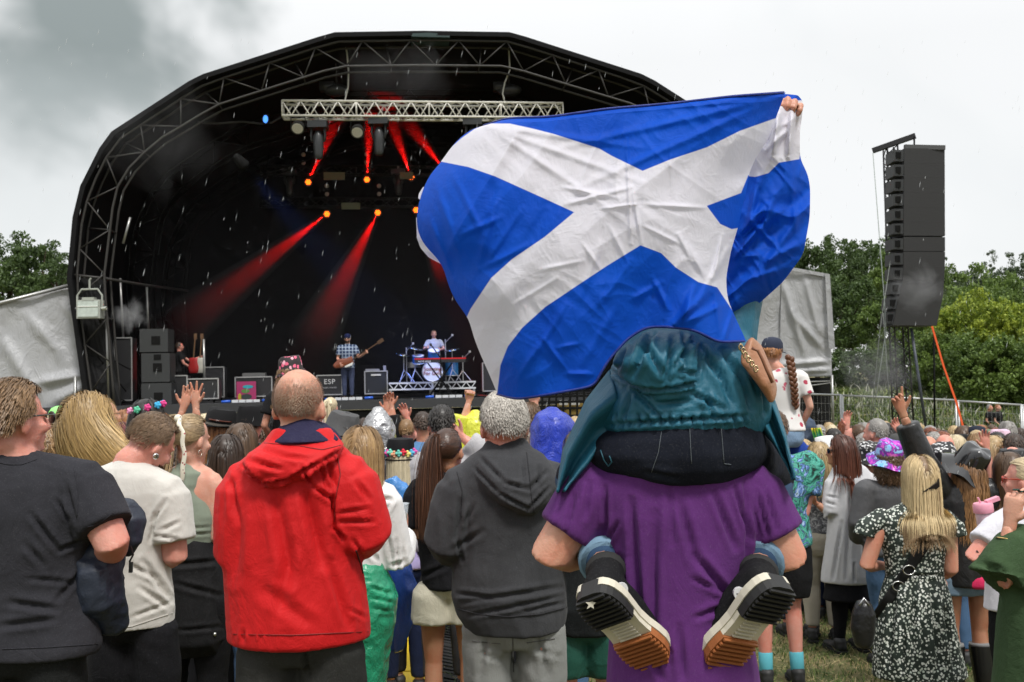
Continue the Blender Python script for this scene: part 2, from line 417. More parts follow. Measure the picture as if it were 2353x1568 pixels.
class Person:
    def __init__(s, cx, top, Y, rot=0, sex='m', w=1.0, H=None, skinc=SK_FAIR, head=None, yaw=0, pitch=0, roll=0, hs=None, base=None):
        t = P(cx, top, Y); gz = ground_z(Y)
        s.Y = Y; s.w = w; s.sex = sex; s.skin = skin(skinc); s.H = H or max(1.1, t.z - gz)
        s.base = base or V3(t.x, Y, gz); s.M = Matrix.Translation(s.base) @ Matrix.Rotation(R(-rot), 4, 'Z'); s.Mi = s.M.inverted()
        k = s.k = s.H / 1.75; f = sex == 'f'; s.hs = hs or (min(1.04, .55 + .45 * k) * (.96 if f else 1.0))
        hc = s.px(*head) if head else V3(0, 0, s.H - .125 * s.hs)
        s.HM = Matrix.Translation(hc) @ Matrix.Rotation(R(-yaw), 4, 'Z') @ Matrix.Rotation(R(roll), 4, 'Y') @ Matrix.Rotation(R(-pitch), 4, 'X')
        sw = (.165 if f else .192) * w * k; s.neck = V3(0, -.015, 1.455 * k)
        s.J = {}
        for q, n in ((-1, 'L'), (1, 'R')):
            s.J['sh' + n] = V3(q * sw, -.01, 1.40 * k); s.J['el' + n] = V3(q * (sw + .06), -.03, 1.13 * k); s.J['wr' + n] = V3(q * (sw + .02), .12, .95 * k)
            s.J['hip' + n] = V3(q * .088 * k * w, 0, .88 * k); s.J['kn' + n] = V3(q * .095 * k, .02, .50 * k); s.J['an' + n] = V3(q * .10 * k, -.02, .085)
        if f: T = [(.83, .165, .115, -.01), (.92, .178, .12, -.012), (1.0, .155, .11, 0), (1.10, .130, .095, .005), (1.22, .148, .11, .01), (1.33, .158, .10, 0), (1.40, .13, .08, -.01), (1.45, .06, .055, -.015)]
        else: T = [(.83, .165, .12, 0), (.92, .172, .125, -.01), (1.0, .162, .118, 0), (1.10, .155, .112, .005), (1.24, .178, .125, .005), (1.34, .188, .115, 0), (1.41, .15, .088, -.01), (1.46, .07, .062, -.015)]
        s.T = [(V3(0, yo, z * k), rx * w * k, ry * (w * .7 + .3) * k) for z, rx, ry, yo in T]
        s.side = None; s.prows = None; s.root = None; s.hatted = False; s.arm_r = (.05, .040, .037, .027); s.hands = []; s.rk = (.86 if f else 1.0) * (.5 + .5 * w)
    def px(s, x, y, dY=0): return s.Mi @ P(x, y, s.Y + dY)
    def m(s, n, dY=0): return n * (s.Y + dY) / FPX
    def sideX(s): return (s.Mi.to_3x3() @ V3(1, 0, 0))
    def rows(s, R_):
        """torso silhouette rows (y, xl, xr, half-depth m, depth shift m) -> loft sections, bottom to top"""
        out = []
        for r in sorted(R_, key=lambda r: -r[0]):
            y, a, b_, ry = r[:4]; dy = r[4] if len(r) > 4 else 0
            out.append((s.px((a + b_) / 2, y, dy), s.m((b_ - a) / 2, dy), ry))
        return out
    def set_rows(s, R_, inner=.85):
        s.prows = s.rows(R_); s.T = [(c, a * inner, d * inner) for c, a, d in s.prows]; s.side = s.sideX(); dx = s.T[0][0].x * .8
        for n in 'LR':
            for q in ('hip', 'kn', 'an'): s.J[q + n] = s.J[q + n] + V3(dx, 0, 0)
    def arm(s, n, pts):
        """pts: shoulder, elbow, wrist as (x, y, dY) in photo-grid"""
        for key, p in zip(('sh', 'el', 'wr'), pts): s.J[key + n] = s.px(*p)
    def sd(s): return s.side or V3(1, 0, 0)
    def armpath(s, n, t=2.0):
        a, e, w = s.J['sh' + n], s.J['el' + n], s.J['wr' + n]; k = s.rk * s.k; r = s.arm_r
        C = [a, a.lerp(e, .5), e, e.lerp(w, .25), w]; RR = [r[0] * k, r[0] * .94 * k, r[1] * k, r[2] * 1.05 * k, r[3] * k]; tt = [0, .5, 1, 1.25, 2]
        out = [(C[0], RR[0])]
        for i in range(1, 5):
            if tt[i] <= t: out.append((C[i], RR[i]))
            else:
                f = (t - tt[i - 1]) / (tt[i] - tt[i - 1])
                if f > .02: out.append((C[i - 1].lerp(C[i], f), RR[i - 1] + (RR[i] - RR[i - 1]) * f))
                break
        return out
    def legpath(s, n, t=2.0, t0=0):
        a, e, w = s.J['hip' + n], s.J['kn' + n], s.J['an' + n]; k = s.k * (.4 + .6 * s.w)
        C = [a, a.lerp(e, .5), e, e.lerp(w, .3), w]; RR = [.090 * k, .076 * k, .054 * k, .056 * k, .036 * k]; tt = [0, .5, 1, 1.3, 2]
        out = []
        for i in range(5):
            if tt[i] <= t:
                if tt[i] >= t0: out.append((C[i], RR[i]))
            else:
                f = (t - tt[i - 1]) / (tt[i] - tt[i - 1])
                if f > .02: out.append((C[i - 1].lerp(C[i], f), RR[i - 1] + (RR[i] - RR[i - 1]) * f))
                break
        return out
    def body(s, vox=.012, label='', cat='person', group='people in the crowd', arms='LR', legs='LR', face=True, ears=True, extra=None, head=True):
        b = Bld()
        b.loft([c for c, _, _ in s.T], [a for _, a, _ in s.T], [a for _, _, a in s.T], side=s.sd(), up=V3(0, 0, 1), n=18, flat0=bool(s.prows))
        if head:
            head_parts(b, s.HM, s.hs, face, ears)
            hb = s.HM @ V3(0, -.028, -.06); nr = .056 * (.85 if s.sex == 'f' else 1.04) * s.hs
            tb = s.T[-1][0]; b.loft([tb - V3(0, 0, .06), tb.lerp(hb, .3), hb], [nr * 1.35, nr * 1.05, nr], [nr * 1.2, nr * 1.02, nr], n=12)
        for n in arms:
            p = s.armpath(n); b.loft([c for c, _ in p], [r for _, r in p], None, n=12)
            b.loft([s.T[-2][0].lerp(s.T[-3][0], .5), p[0][0]], [.05 * s.k, p[0][1] * 1.02], None, n=10)
        for n in legs:
            p = s.legpath(n); b.loft([c for c, _ in p], [r * .86 for _, r in p], None, n=12)
        if extra: extra(b)
        me = fuse(b, vox, 3)
        for h in s.hands: me = s._join(me, h)
        me.materials.clear()
        s.root = link('person', me, s.skin, None, True, s.M); tag(s.root, label, cat, group); return s.root
    def _join(s, me, h):
        b = Bld(); V = np.empty(len(h.vertices) * 3); h.vertices.foreach_get('co', V)
        b.add(V.reshape(-1, 3).tolist(), [tuple(p.vertices) for p in h.polygons]); return join_into(me, b)
    def hand(s, n, curl=.3, pn=None, th=None, d=None, **k):
        w = s.J['wr' + n]; dd = Vector(d) if d is not None else (w - s.J['el' + n]); q = 1 if n == 'R' else -1
        s.hands.append(hand_parts(w + dd.normalized() * .02, dd, pn if pn is not None else V3(-q, 0, -.3), th if th is not None else q, curl, s=(.86 if s.sex == 'f' else 1.0) * (.4 + .6 * s.k), **k))
    def disp(s, amp=.006, sc=(9, 9, 3), seed=1, folds=(), fine=.0015):
        Mw = np.array(s.M)
        def f(V, N):
            d = amp * (ridged(V * np.array(sc), seed) - .6) + fine * (ridged(V * 38, seed + 3) - .5)
            if folds:
                W = V @ Mw[:3, :3].T + Mw[:3, 3]; Nw = N @ Mw[:3, :3].T; px_, py_ = proj(W)
                vd = W - np.array([0, 0, CAMZ]); vd /= np.linalg.norm(vd, axis=1, keepdims=True)
                facing = np.clip(-(Nw * vd).sum(1) * 3, 0, 1)
                for x1, y1, x2, y2, w_, dp in folds:
                    dd, t = segdist(px_, py_, x1, y1, x2, y2); e = np.sqrt(np.clip(np.sin(np.pi * np.clip(t, .02, .98)), 0, 1))
                    d = d + facing * e * (-dp * 1.15 * np.exp(-1.25 * (dd / w_) ** 1.25) + .7 * dp * np.exp(-(np.abs(dd - 1.7 * w_) / (w_ * .9)) ** 1.5))
            return V + N * d[:, None]
        return f
    def top(s, name, mat, hem=.86, sleeve=.55, off=.016, loose=.012, vox=.012, neck=True, extra=None, flare=0, rows=None, arms='LR', it=4, sl_end=None, **kw):
        b = Bld(); T = rows or s.prows
        if T is None:
            T = [(c, a + off, d + off) for c, a, d in s.T if c.z >= hem * s.k - .001]
            c0 = T[0]
            if c0[0].z > hem * s.k + .02 or hem < .83: T = [(V3(c0[0].x, c0[0].y, hem * s.k), c0[1] + flare, c0[2] + flare)] + T
            if not neck: T = T[:-1]
        b.loft([c for c, _, _ in T], [a for _, a, _ in T], [d for _, _, d in T], side=s.sd(), up=V3(0, 0, 1), n=22, flat0=True)
        if sleeve:
            for n in arms:
                p = s.armpath(n, sleeve); L = len(p)
                rr = [r * 1.08 + loose * (1 + .4 * i / L) for i, (_, r) in enumerate(p)]
                if sl_end: rr[-1] = sl_end
                b.loft([c for c, _ in p], rr, None, n=14, flat1=True)
                b.loft([s.T[-2][0].lerp(s.T[-3][0], .5), p[0][0]], [.065 * s.k, rr[0]], None, n=10)
        if extra: extra(b)
        me = fuse(b, vox, it, disp=s.disp(**kw)); return link(name, me, mat, s.root)
    def bottoms(s, name, mat, t=1.95, loose=.012, waist=1.0, vox=.013, legs='LR', t0=0, **kw):
        b = Bld(); T = [(c, a, d) for c, a, d in s.T if c.z <= waist * s.k + .03 and c.z > .7 * s.k]
        if len(T) < 2:
            k = s.k; ww = s.w
            T = [(V3(s.T[0][0].x * .5, 0, .82 * k), .145 * k * ww, .098 * k), (V3(s.T[0][0].x * .7, -.01, .90 * k), .150 * k * ww, .10 * k), (V3(s.T[0][0].x, 0, .96 * k), .13 * k * ww, .09 * k)]
        if not t0: b.loft([c for c, _, _ in T], [a + .008 for _, a, _ in T], [d + .008 for _, _, d in T], side=s.sd(), up=V3(0, 0, 1), n=18)
        for n in legs:
            p = s.legpath(n, t, t0); b.loft([c for c, _ in p], [(r * 1.04 + loose) * (.82 if i == 0 else 1) for i, (_, r) in enumerate(p)], None, n=12, flat1=True)
        me = fuse(b, vox, 4, disp=s.disp(**{**dict(amp=.007, sc=(8, 8, 9)), **kw})); return link(name, me, mat, s.root)
    def skirt(s, name, mat, z0, z1, r0=None, r1=.25, **kw):
        b = Bld(); k = s.k; r0 = r0 or .15 * k
        L = [(V3(0, -.005, (z1 + (z0 - z1) * i / 6) * k), r1 + (r0 - r1) * (i / 6) ** .8) for i in range(7)]
        b.loft([c for c, _ in L], [r for _, r in L], [r * .78 for _, r in L], side=s.sd(), up=V3(0, 0, 1), n=22, flat0=True)
        me = fuse(b, .012, 3, disp=s.disp(**{**dict(amp=.02, sc=(11, 11, 1.2)), **kw})); return link(name, me, mat, s.root)
    def shoes(s, mat, sole=None, L=.26, h=.09, boot=0):
        for n in 'LR':
            a = s.J['an' + n]; b = Bld(); z = a.z - .085; fx, fy = a.x, a.y; f = 1 if n == 'R' else -1
            b.loft([(fx, fy - .05, z + .045), (fx, fy, z + .045), (fx + f * .008, fy + L * .4, z + .035), (fx + f * .01, fy + L * .72, z + .028)], [.036, .04, .045, .036], [.035, .04, .03, .022], side=V3(1, 0, 0), n=12)
            b.loft([(fx, fy - .01, z + .05), (fx, fy - .01, z + h + boot)], [.045, .048], [.05, .055], side=V3(1, 0, 0), n=10)
            o = link('shoe', fuse(b, .010, 2), mat, s.root)
            c = Bld(); pts = [(fx + f * .008 * (y > 0) + w_ * sx, fy + y, z - .004) for sx, seq in ((1, [(-.085, .03), (-.05, .042), (.05, .044), (L * .5, .052), (L * .72, .042), (L * .82, .015)]), (-1, [(L * .82, .015), (L * .72, .042), (L * .5, .052), (.05, .044), (-.05, .042), (-.085, .03)])) for y, w_ in seq]
            c.prism(pts, (0, 0, .026)); mk('sole', c, sole or plain((.02, .02, .02), .8), o)
    # ---- hair
    def hair(s, mat, n=900, L=.03, steps=5, width=.004, style='short', lo=-.45, front=.35, lift=.25, curl=0, wave=0, pad=.012, seed=1, tie=None, tailL=.4, tail_n=500, part=None, gravity=None, vol=0, cap=True, dens=None, thick=None, wind=None, tailoff=None, hang=None):
        rs = np.random.RandomState(seed + 100); M = s.HM; hs = s.hs; C = np.array(HEAD_C); Rr = np.array(HEAD_R)
        g = (M.to_3x3().inverted() @ (s.Mi.to_3x3() @ Vector(gravity or (0, 0, -1)))); g = np.array(g)
        dirs = rs.normal(size=(n * 6, 3)); dirs /= np.linalg.norm(dirs, axis=1, keepdims=True)
        x, y, z = dirs.T
        ok = (z > lo) & ~((y > front) & (z < .62 + .1 * np.abs(x))) & ~((np.abs(x) > .8) & (z < -.18) & (y > -.25)) & ~((y > 0.05) & (z < .0))
        if dens is not None: ok &= rs.rand(len(x)) < dens(x, y, z)
        if s.hatted: ok &= z < .30; pad = min(pad, .014)
        dirs = dirs[ok][:n]; n = len(dirs); pos = C + dirs * Rr; N0 = dirs / Rr; N0 /= np.linalg.norm(N0, axis=1, keepdims=True)
        padr = rs.rand(n) * pad + .002; Ls = L * (.75 + .4 * rs.rand(n)) if np.ndim(L) == 0 else L
        if style == 'short': fl = np.array([0, -.55, -.85]) + 0 * N0; fl[:, 2] += .9 * (dirs[:, 2] > .55) * 0
        else: fl = g[None, :] + 0 * N0
        if style in ('long', 'bob', 'tail'):
            fr = dirs[:, 1] > .1; fl = fl + 0; fl[:, 1] -= np.where(fr, 1.2, .3)
            px_ = dirs[:, 0] - (part or 0); fl[:, 0] += np.sign(px_) * np.clip(1.2 - np.abs(px_) * 1.5, 0, 1.2) * (dirs[:, 2] > .3)
        T_ = np.array(tie) if tie is not None else None
        v = fl + N0 * lift; v /= np.linalg.norm(v, axis=1, keepdims=True)
        ds = (Ls / steps)[:, None] if np.ndim(Ls) else Ls / steps
        pts = [pos.copy()]; ph = rs.rand(n, 3) * 6.28
        sh = np.array([[0, -.02, -.30, .17, .105, .12], [0, -.045, -.52, .165, .125, .26]])
        if T_ is not None: ds = np.full((n, 1), .26 / steps)
        for k in range(steps):
            if T_ is not None:
                d = T_ - pos; dist = np.linalg.norm(d, axis=1, keepdims=True); v = .55 * v + .45 * d / (dist + 1e-6); v /= np.linalg.norm(v, axis=1, keepdims=True)
                pos = pos + v * np.minimum(ds, dist)
            else:
                w_ = .32 if style != 'short' else .1
                v = v * (1 - w_) + g * w_ * (1 if style != 'short' else .3)
                if wind is not None: v = v + np.array(M.to_3x3().inverted() @ (s.Mi.to_3x3() @ Vector(wind))) * (.1 + .9 * k / steps)
                if curl: v = v + curl * np.stack([np.sin(ph[:, 0] + k * 1.9), np.cos(ph[:, 1] + k * 1.9), .5 * np.sin(ph[:, 2] + k * 2.3)], 1)
                if wave: v = v + wave * np.stack([np.sin(ph[:, 0] * .5 + k * .9), 0 * v[:, 0], 0 * v[:, 0]], 1)
                v /= np.linalg.norm(v, axis=1, keepdims=True); pos = pos + v * ds
            E = Rr + padr[:, None] + vol * np.clip((-.02 - pos[:, 2:3]) * 4 + .6, .2, 1.2) * .5; q = (pos - C) / E; ql = np.linalg.norm(q, axis=1)
            m = ql < 1; pos[m] = C + (q[m] / ql[m, None]) * E[m]
            if T_ is None and style in ('long', 'bob'):
                ndz = pos[:, 2] < -.03; nk = np.array([0, -.01, 0]); rr = np.array([.062 + vol * .6, .078 + vol * .4]); qq = (pos[:, :2] - nk[:2]) / (rr + padr[:, None]); l2 = np.linalg.norm(qq, axis=1); m = ndz & (l2 < 1)
                pos[m, :2] = nk[:2] + qq[m] / l2[m, None] * (rr + padr[:, None])[m]
                for e in sh:
                    E = e[3:] + padr[:, None]; q = (pos - e[:3]) / E; ql = np.linalg.norm(q, axis=1); m = ql < 1
                    pos[m] = e[:3] + (q[m] / ql[m, None]) * E[m]
            pts.append(pos.copy())
        A = np.stack(pts, 1); rnd = rs.rand(n); clump = vnoise(A[:, 0] * 45, seed); rnd = .5 * rnd + .5 * clump
        sets = [(A, rnd, 0.0, 1.0)]
        if T_ is not None and tail_n:
            m = tail_n; st = 14; o = rs.normal(size=(m, 3)) * .009; p = T_ + o; bl = [p.copy()]
            vv = (np.array([0, -1.0, .15]) + o * 14); tl = tailL * (.8 + .3 * rs.rand(m)); tv = np.array(M.to_3x3().inverted() @ (s.Mi.to_3x3() @ Vector(tailoff or (0, 0, 0))))
            for k in range(st):
                vv = vv * .62 + g * .55 + tv * .2 + .02 * rs.normal(size=(m, 3)) + o * (2.6 if k < 5 else (.8 if k < 9 else -1.2)); vv /= np.linalg.norm(vv, axis=1, keepdims=True)
                p = p + vv * (tl / st)[:, None]
                for e in sh:
                    E = e[3:] + .006 + rs.rand(m, 1) * .012; q = (p - e[:3]) / E; ql = np.linalg.norm(q, axis=1); mm = ql < 1
                    p[mm] = e[:3] + (q[mm] / ql[mm, None]) * E[mm]
                bl.append(p.copy())
            B = np.stack(bl, 1); sets.append((B, rs.rand(m), .2, 1.0))
        Vs, Fs, ts, rn, n0 = [], [], [], [], 0
        for A, rnd, t0, t1 in sets:
            m, K = A.shape[:2]; dA = np.gradient(A, axis=1); out = A - C; sd_ = np.cross(dA, out) + rs.normal(size=A.shape) * .15 * np.linalg.norm(np.cross(dA, out), axis=2, keepdims=True)
            sd_ /= (np.linalg.norm(sd_, axis=2, keepdims=True) + 1e-9)
            wd_ = width * np.interp(np.linspace(0, 1, K), [0, .15, .7, 1], [.7, 1, 1, .25])[None, :, None]
            Lf = (A - sd_ * wd_ / 2); Rt = (A + sd_ * wd_ / 2); V = np.stack([Lf, Rt], 2).reshape(-1, 3)
            i = np.arange(m)[:, None] * K * 2 + np.arange(K - 1)[None, :] * 2 + n0; q = np.stack([i, i + 1, i + 3, i + 2], -1).reshape(-1, 4)
            Vs.append(V); Fs.append(q); tt = np.linspace(t0, t1, K); ts.append(np.repeat(np.tile(tt, m), 2)); rn.append(np.repeat(rnd, K * 2)); n0 += len(V)
        V = np.vstack(Vs) * hs; Fq = np.vstack(Fs); ts = np.concatenate(ts); rn = np.concatenate(rn)
        V = V @ np.array(M)[:3, :3].T + np.array(M)[:3, 3]
        if cap and not s.hatted:
            b = Bld(); mm = M.to_3x3() * hs; th_ = thick or pad * .45
            b.ball(M @ (HEAD_C * hs + V3(0, -.008, .006)), (.0765 + th_, .092 + th_, .094 + th_), 16, mm)
            cut = Bld(); me = fuse(b, .009, 0); cv = np.empty(len(me.vertices) * 3); me.vertices.foreach_get('co', cv); cv = cv.reshape(-1, 3)
            Mi_ = np.array(M.inverted()); lc = (cv @ Mi_[:3, :3].T + Mi_[:3, 3]) / hs; ld = (lc - C) / Rr; ld /= np.linalg.norm(ld, axis=1, keepdims=True)
            keep = (ld[:, 2] > lo) & ~((ld[:, 1] > front - .02) & (ld[:, 2] < .66)) & ~((np.abs(ld[:, 0]) > .8) & (ld[:, 2] < -.15) & (ld[:, 1] > -.3)) & ~((ld[:, 1] > .08) & (ld[:, 2] < .02))
            if dens is not None: keep &= dens(ld[:, 0], ld[:, 1], ld[:, 2]) > .75
            fs = [tuple(p.vertices) for p in me.polygons if all(keep[i] for i in p.vertices)]
            nv = len(V); V = np.vstack([V, cv]); allf = [tuple(map(int, f)) for f in Fq] + [tuple(i + nv for i in f) for f in fs]
            ts = np.r_[ts, np.full(len(cv), .1)]; rn = np.r_[rn, .35 + .3 * vnoise(lc * 60, 3)]
        else: allf = [tuple(map(int, f)) for f in Fq]
        if hang:
            b = Bld(); hang(b); me = fuse(b, .012, 3, disp=lambda V_, N_: V_ + N_ * (.006 * (ridged(V_ * np.array([60, 60, 6]), 3) - .5))[:, None]); hv = np.empty(len(me.vertices) * 3); me.vertices.foreach_get('co', hv); hv = hv.reshape(-1, 3); nv = len(V)
            V = np.vstack([V, hv]); allf += [tuple(i + nv for i in p.vertices) for p in me.polygons]; zz = hv[:, 2]; ts = np.r_[ts, np.clip((zz.max() - zz) / (np.ptp(zz) + .01), 0, 1)]; rn = np.r_[rn, ridged(hv * np.array([50, 50, 4]), 9) * .8]
        me = tomesh(V, allf, 'hair')
        for nm, a in (('t', ts), ('rnd', rn)):
            at = me.attributes.new(nm, 'FLOAT', 'POINT'); at.data.foreach_set('value', a.astype(np.float32))
        return link('hair', me, mat, s.root)
    def hd(s, x, y, z): return s.HM @ (V3(x, y, z) * s.hs)
    def hatM(s, up=.07, back=0, tilt=0, tiltx=0): return s.HM @ Matrix.Diagonal((s.hs, s.hs, s.hs, 1)) @ Matrix.Translation((0, -.012 - back, up)) @ Matrix.Rotation(R(tilt), 4, 'X') @ Matrix.Rotation(R(tiltx), 4, 'Y')
    def bucket(s, mat, name='bucket_hat', brim=.058, h=.095, tilt=0, tiltx=0, up=.035, soft=.004):
        b = Bld(); M = s.hatM(up, 0, tilt, tiltx); wob = lambda q, a, r: q + V3(0, 0, soft * (math.sin(a * 3 + 1) + math.sin(a * 5)) * r / .1)
        b.revolve([(.096 + brim, -.050), (.100 + brim, -.047), (.106, 0), (.100, h * .5), (.090, h * .92), (.080, h), (.04, h + .004), (0.005, h + .005)], M, .95, 1.12, 30, wob=wob)
        return mk(name, b, mat, s.root, True, auto=40)
    def cap(s, mat, name='baseball_cap', up=.03, peak=True, back=False):
        b = Bld(); M = s.hatM(up); b.revolve([(.096, -.010), (.098, .02), (.094, .06), (.074, .093), (.040, .108), (.005, .113)], M, .93, 1.1, 28)
        if peak:
            G = np.zeros((9, 5, 3)); sg = -1 if back else 1
            for i in range(9):
                a = R(-62 + 15.5 * i)
                for j in range(5):
                    r = .085 + .075 * j / 4 * math.cos(a * .8); q = M @ V3(math.sin(a) * r * .93, sg * math.cos(a) * r * 1.1, .0 - .018 * j / 4 - .012 * abs(math.sin(a)) ** 2); G[i, j] = q
            b.grid(G, .003)
        return mk(name, b, mat, s.root, True, auto=40)
    def glasses(s, mat=None, z=.008, y=.095, lens=True, name='sunglasses', sz=1.0):
        b = Bld(); m3 = s.HM.to_3x3() * s.hs
        for q in (-1, 1):
            if lens: b.loft([s.hd(q * .032, y + .001, z - .004), s.hd(q * .033, y + .006, z - .004)], [.027 * sz * s.hs] * 2, [.021 * sz * s.hs] * 2, side=(m3 @ V3(1, 0, 0)), n=14, cap=False)
            b.tube([s.hd(q * .058, y, z + .006), s.hd(q * .078, y - .03, z + .006), s.hd(q * .082, -.01, z + .004), s.hd(q * .080, -.025, z - .012)], .0028, 5)
        b.tube([s.hd(-.02, y + .005, z + .004), s.hd(.02, y + .005, z + .004)], .003, 5)
        return mk(name, b, mat or plain((.006, .006, .007), .12, spec=.8), s.root, True, auto=40)
    def eyes(s):
        b = Bld()
        for q in (-1, 1): b.ball(s.hd(q * .032, .078, .004), (.0115 * s.hs), 10, mi=0); b.ball(s.hd(q * .032, .0875, .004), (.0045 * s.hs), 8, mi=1)
        return mk('eyes', b, [plain((.7, .68, .65), .3), plain((.03, .02, .015), .2)], s.root, True)
BEARDS = {}
def on_surf(objs, pts, off=.002):
    """photo-grid points laid on the nearest surface seen there (world points)"""
    dg = bpy.context.evaluated_depsgraph_get(); trees = []
    for o in objs: trees.append((BVHTree.FromPolygons([o.matrix_world @ v.co for v in o.data.vertices], [tuple(p.vertices) for p in o.data.polygons]),))
    out = []; c = Vector((0, 0, CAMZ)); last = None
    for x, y in pts:
        d = (P(x, y, 5) - c).normalized(); best = None
        for (t,) in trees:
            h = t.ray_cast(c, d)
            if h[0] is not None and (best is None or h[3] < best): best = h[3]
        if best is None: best = last
        if best is not None: last = best; out.append(c + d * (best - off))
    return out
def surf_tube(name, root, objs, pts, r, mat, off=.001, dense=8):
    bpy.context.view_layer.update()
    q = resample(pts, max(2, dense * (len(pts) - 1) + 1)); W = on_surf(objs, q, off)
    if len(W) < 2: return None
    Mi = root.matrix_world.inverted(); b = Bld(); b.tube([Mi @ w for w in W], r, 5); return mk(name, b, mat, root, True)
# ================================================================ people standing nearest
BLK = (.012, .012, .013)
SKN = [SK_FAIR, SK_PINK, SK_WARM, SK_TAN]
G_NEAR = 'people at the back of the crowd'
def lips(p): pass
# --- man in dark grey t-shirt, far left
def build_grey_tee():
    p = Person(36, 882, 3.4, w=1.12, head=(36, 968, 0), yaw=36, skinc=SK_PINK, hs=1.05)
    p.set_rows([(1040, 0, 80, .06), (1062, -70, 128, .085), (1085, -115, 190, .105), (1115, -135, 222, .12), (1180, -135, 225, .14), (1260, -128, 200, .14), (1350, -122, 196, .135), (1430, -120, 222, .14), (1480, -118, 232, .145), (1500, -116, 226, .145)])
    p.arm('R', [(200, 1120, 0), (258, 1250, -.06), (246, 1290, .22)]); p.arm('L', [(-110, 1120, 0), (-170, 1265, 0), (-120, 1300, .25)]); p.arm_r = (.062, .052, .047, .03)
    p.hand('R', .5); p.body(.008, 'man in a charcoal t-shirt and sunglasses at the far left edge', group=G_NEAR)
    p.top('t_shirt', cloth((.030, .030, .036), .95, .3, .2, .003), sleeve=.72, loose=.022, vox=.008, amp=.010, sc=(6, 6, 4), seed=4,
          folds=[(70, 1180, 135, 1265, 7, .014), (135, 1265, 195, 1240, 6, .012), (100, 1300, 60, 1250, 8, .01), (20, 1385, 130, 1400, 8, .013), (0, 1440, 120, 1425, 8, .011), (130, 1150, 160, 1195, 6, .012), (150, 1110, 175, 1200, 6, .01), (200, 1300, 130, 1380, 7, .01), (60, 1330, 180, 1340, 6, .008)])
    tee = p.root.children[-1]; dk = cloth((.03, .03, .036), .95)
    surf_tube('collar_seam', p.root, [tee], [(-10, 1062), (20, 1068), (50, 1068), (84, 1056)], .0022, dk); surf_tube('cuff_seam', p.root, [tee], [(200, 1212), (228, 1204), (256, 1182)], .0018, dk); surf_tube('shoulder_seam', p.root, [tee], [(170, 1075), (180, 1130), (176, 1190)], .0018, dk); surf_tube('hem_seam', p.root, [tee], [(5, 1492), (110, 1488), (225, 1480)], .0018, dk)
    p.bottoms('trousers', cloth((.012, .013, .013)), loose=.02, waist=1.02)
    p.shoes(plain(BLK, .6))
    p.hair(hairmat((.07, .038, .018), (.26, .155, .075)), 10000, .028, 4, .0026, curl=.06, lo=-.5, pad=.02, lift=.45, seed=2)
    p.glasses(z=.012, y=.10)
    return p
PA = build_grey_tee()
# jacket slung over his arm
def draped_jacket():
    b = Bld(); Y = 3.46
    b.loft([P(x, y, Y + d) for x, y, d in ((240, 1215, .04), (232, 1260, 0), (226, 1320, -.05), (236, 1385, -.05), (262, 1440, 0))], [.05, .07, .075, .075, .045], [.05, .07, .07, .06, .04], side=(1, 0, 0), n=18)
    b.loft([P(248, 1160, Y + .10), P(285, 1170, Y + .08), P(303, 1205, Y + .06), P(306, 1245, Y + .05), P(297, 1270, Y + .05)], [.035, .045, .045, .032, .012], [.04, .05, .05, .03, .012], side=(1, 0, 0), n=12)
    b.loft([P(205, 1230, Y), P(198, 1300, Y - .07), P(200, 1370, Y - .07), P(215, 1415, Y - .05)], [.03, .04, .045, .03], [.03, .035, .035, .02], side=(1, 0, 0), n=12)
    me = fuse(b, .0075, 2, disp=lambda V, N: V + N * (.030 * (ridged(V * np.array([12, 12, 6]), 5) - .6) + .006 * (ridged(V * 26, 8) - .5))[:, None])
    o = link('jacket', me, cloth((.016, .022, .038), .5, .05, .2, .003)); tag(o, 'navy rain jacket draped over the forearm of the charcoal t-shirt man', 'jacket')
    c = Bld(); c.tube([P(300, 1255, Y), P(306, 1275, Y), P(298, 1290, Y), P(301, 1310, Y)], .0035, 5); c.bar(P(301, 1292, Y), P(300, 1316, Y), .011)
    mk('drawcord', c, plain((.01, .01, .01), .4), o)
draped_jacket()
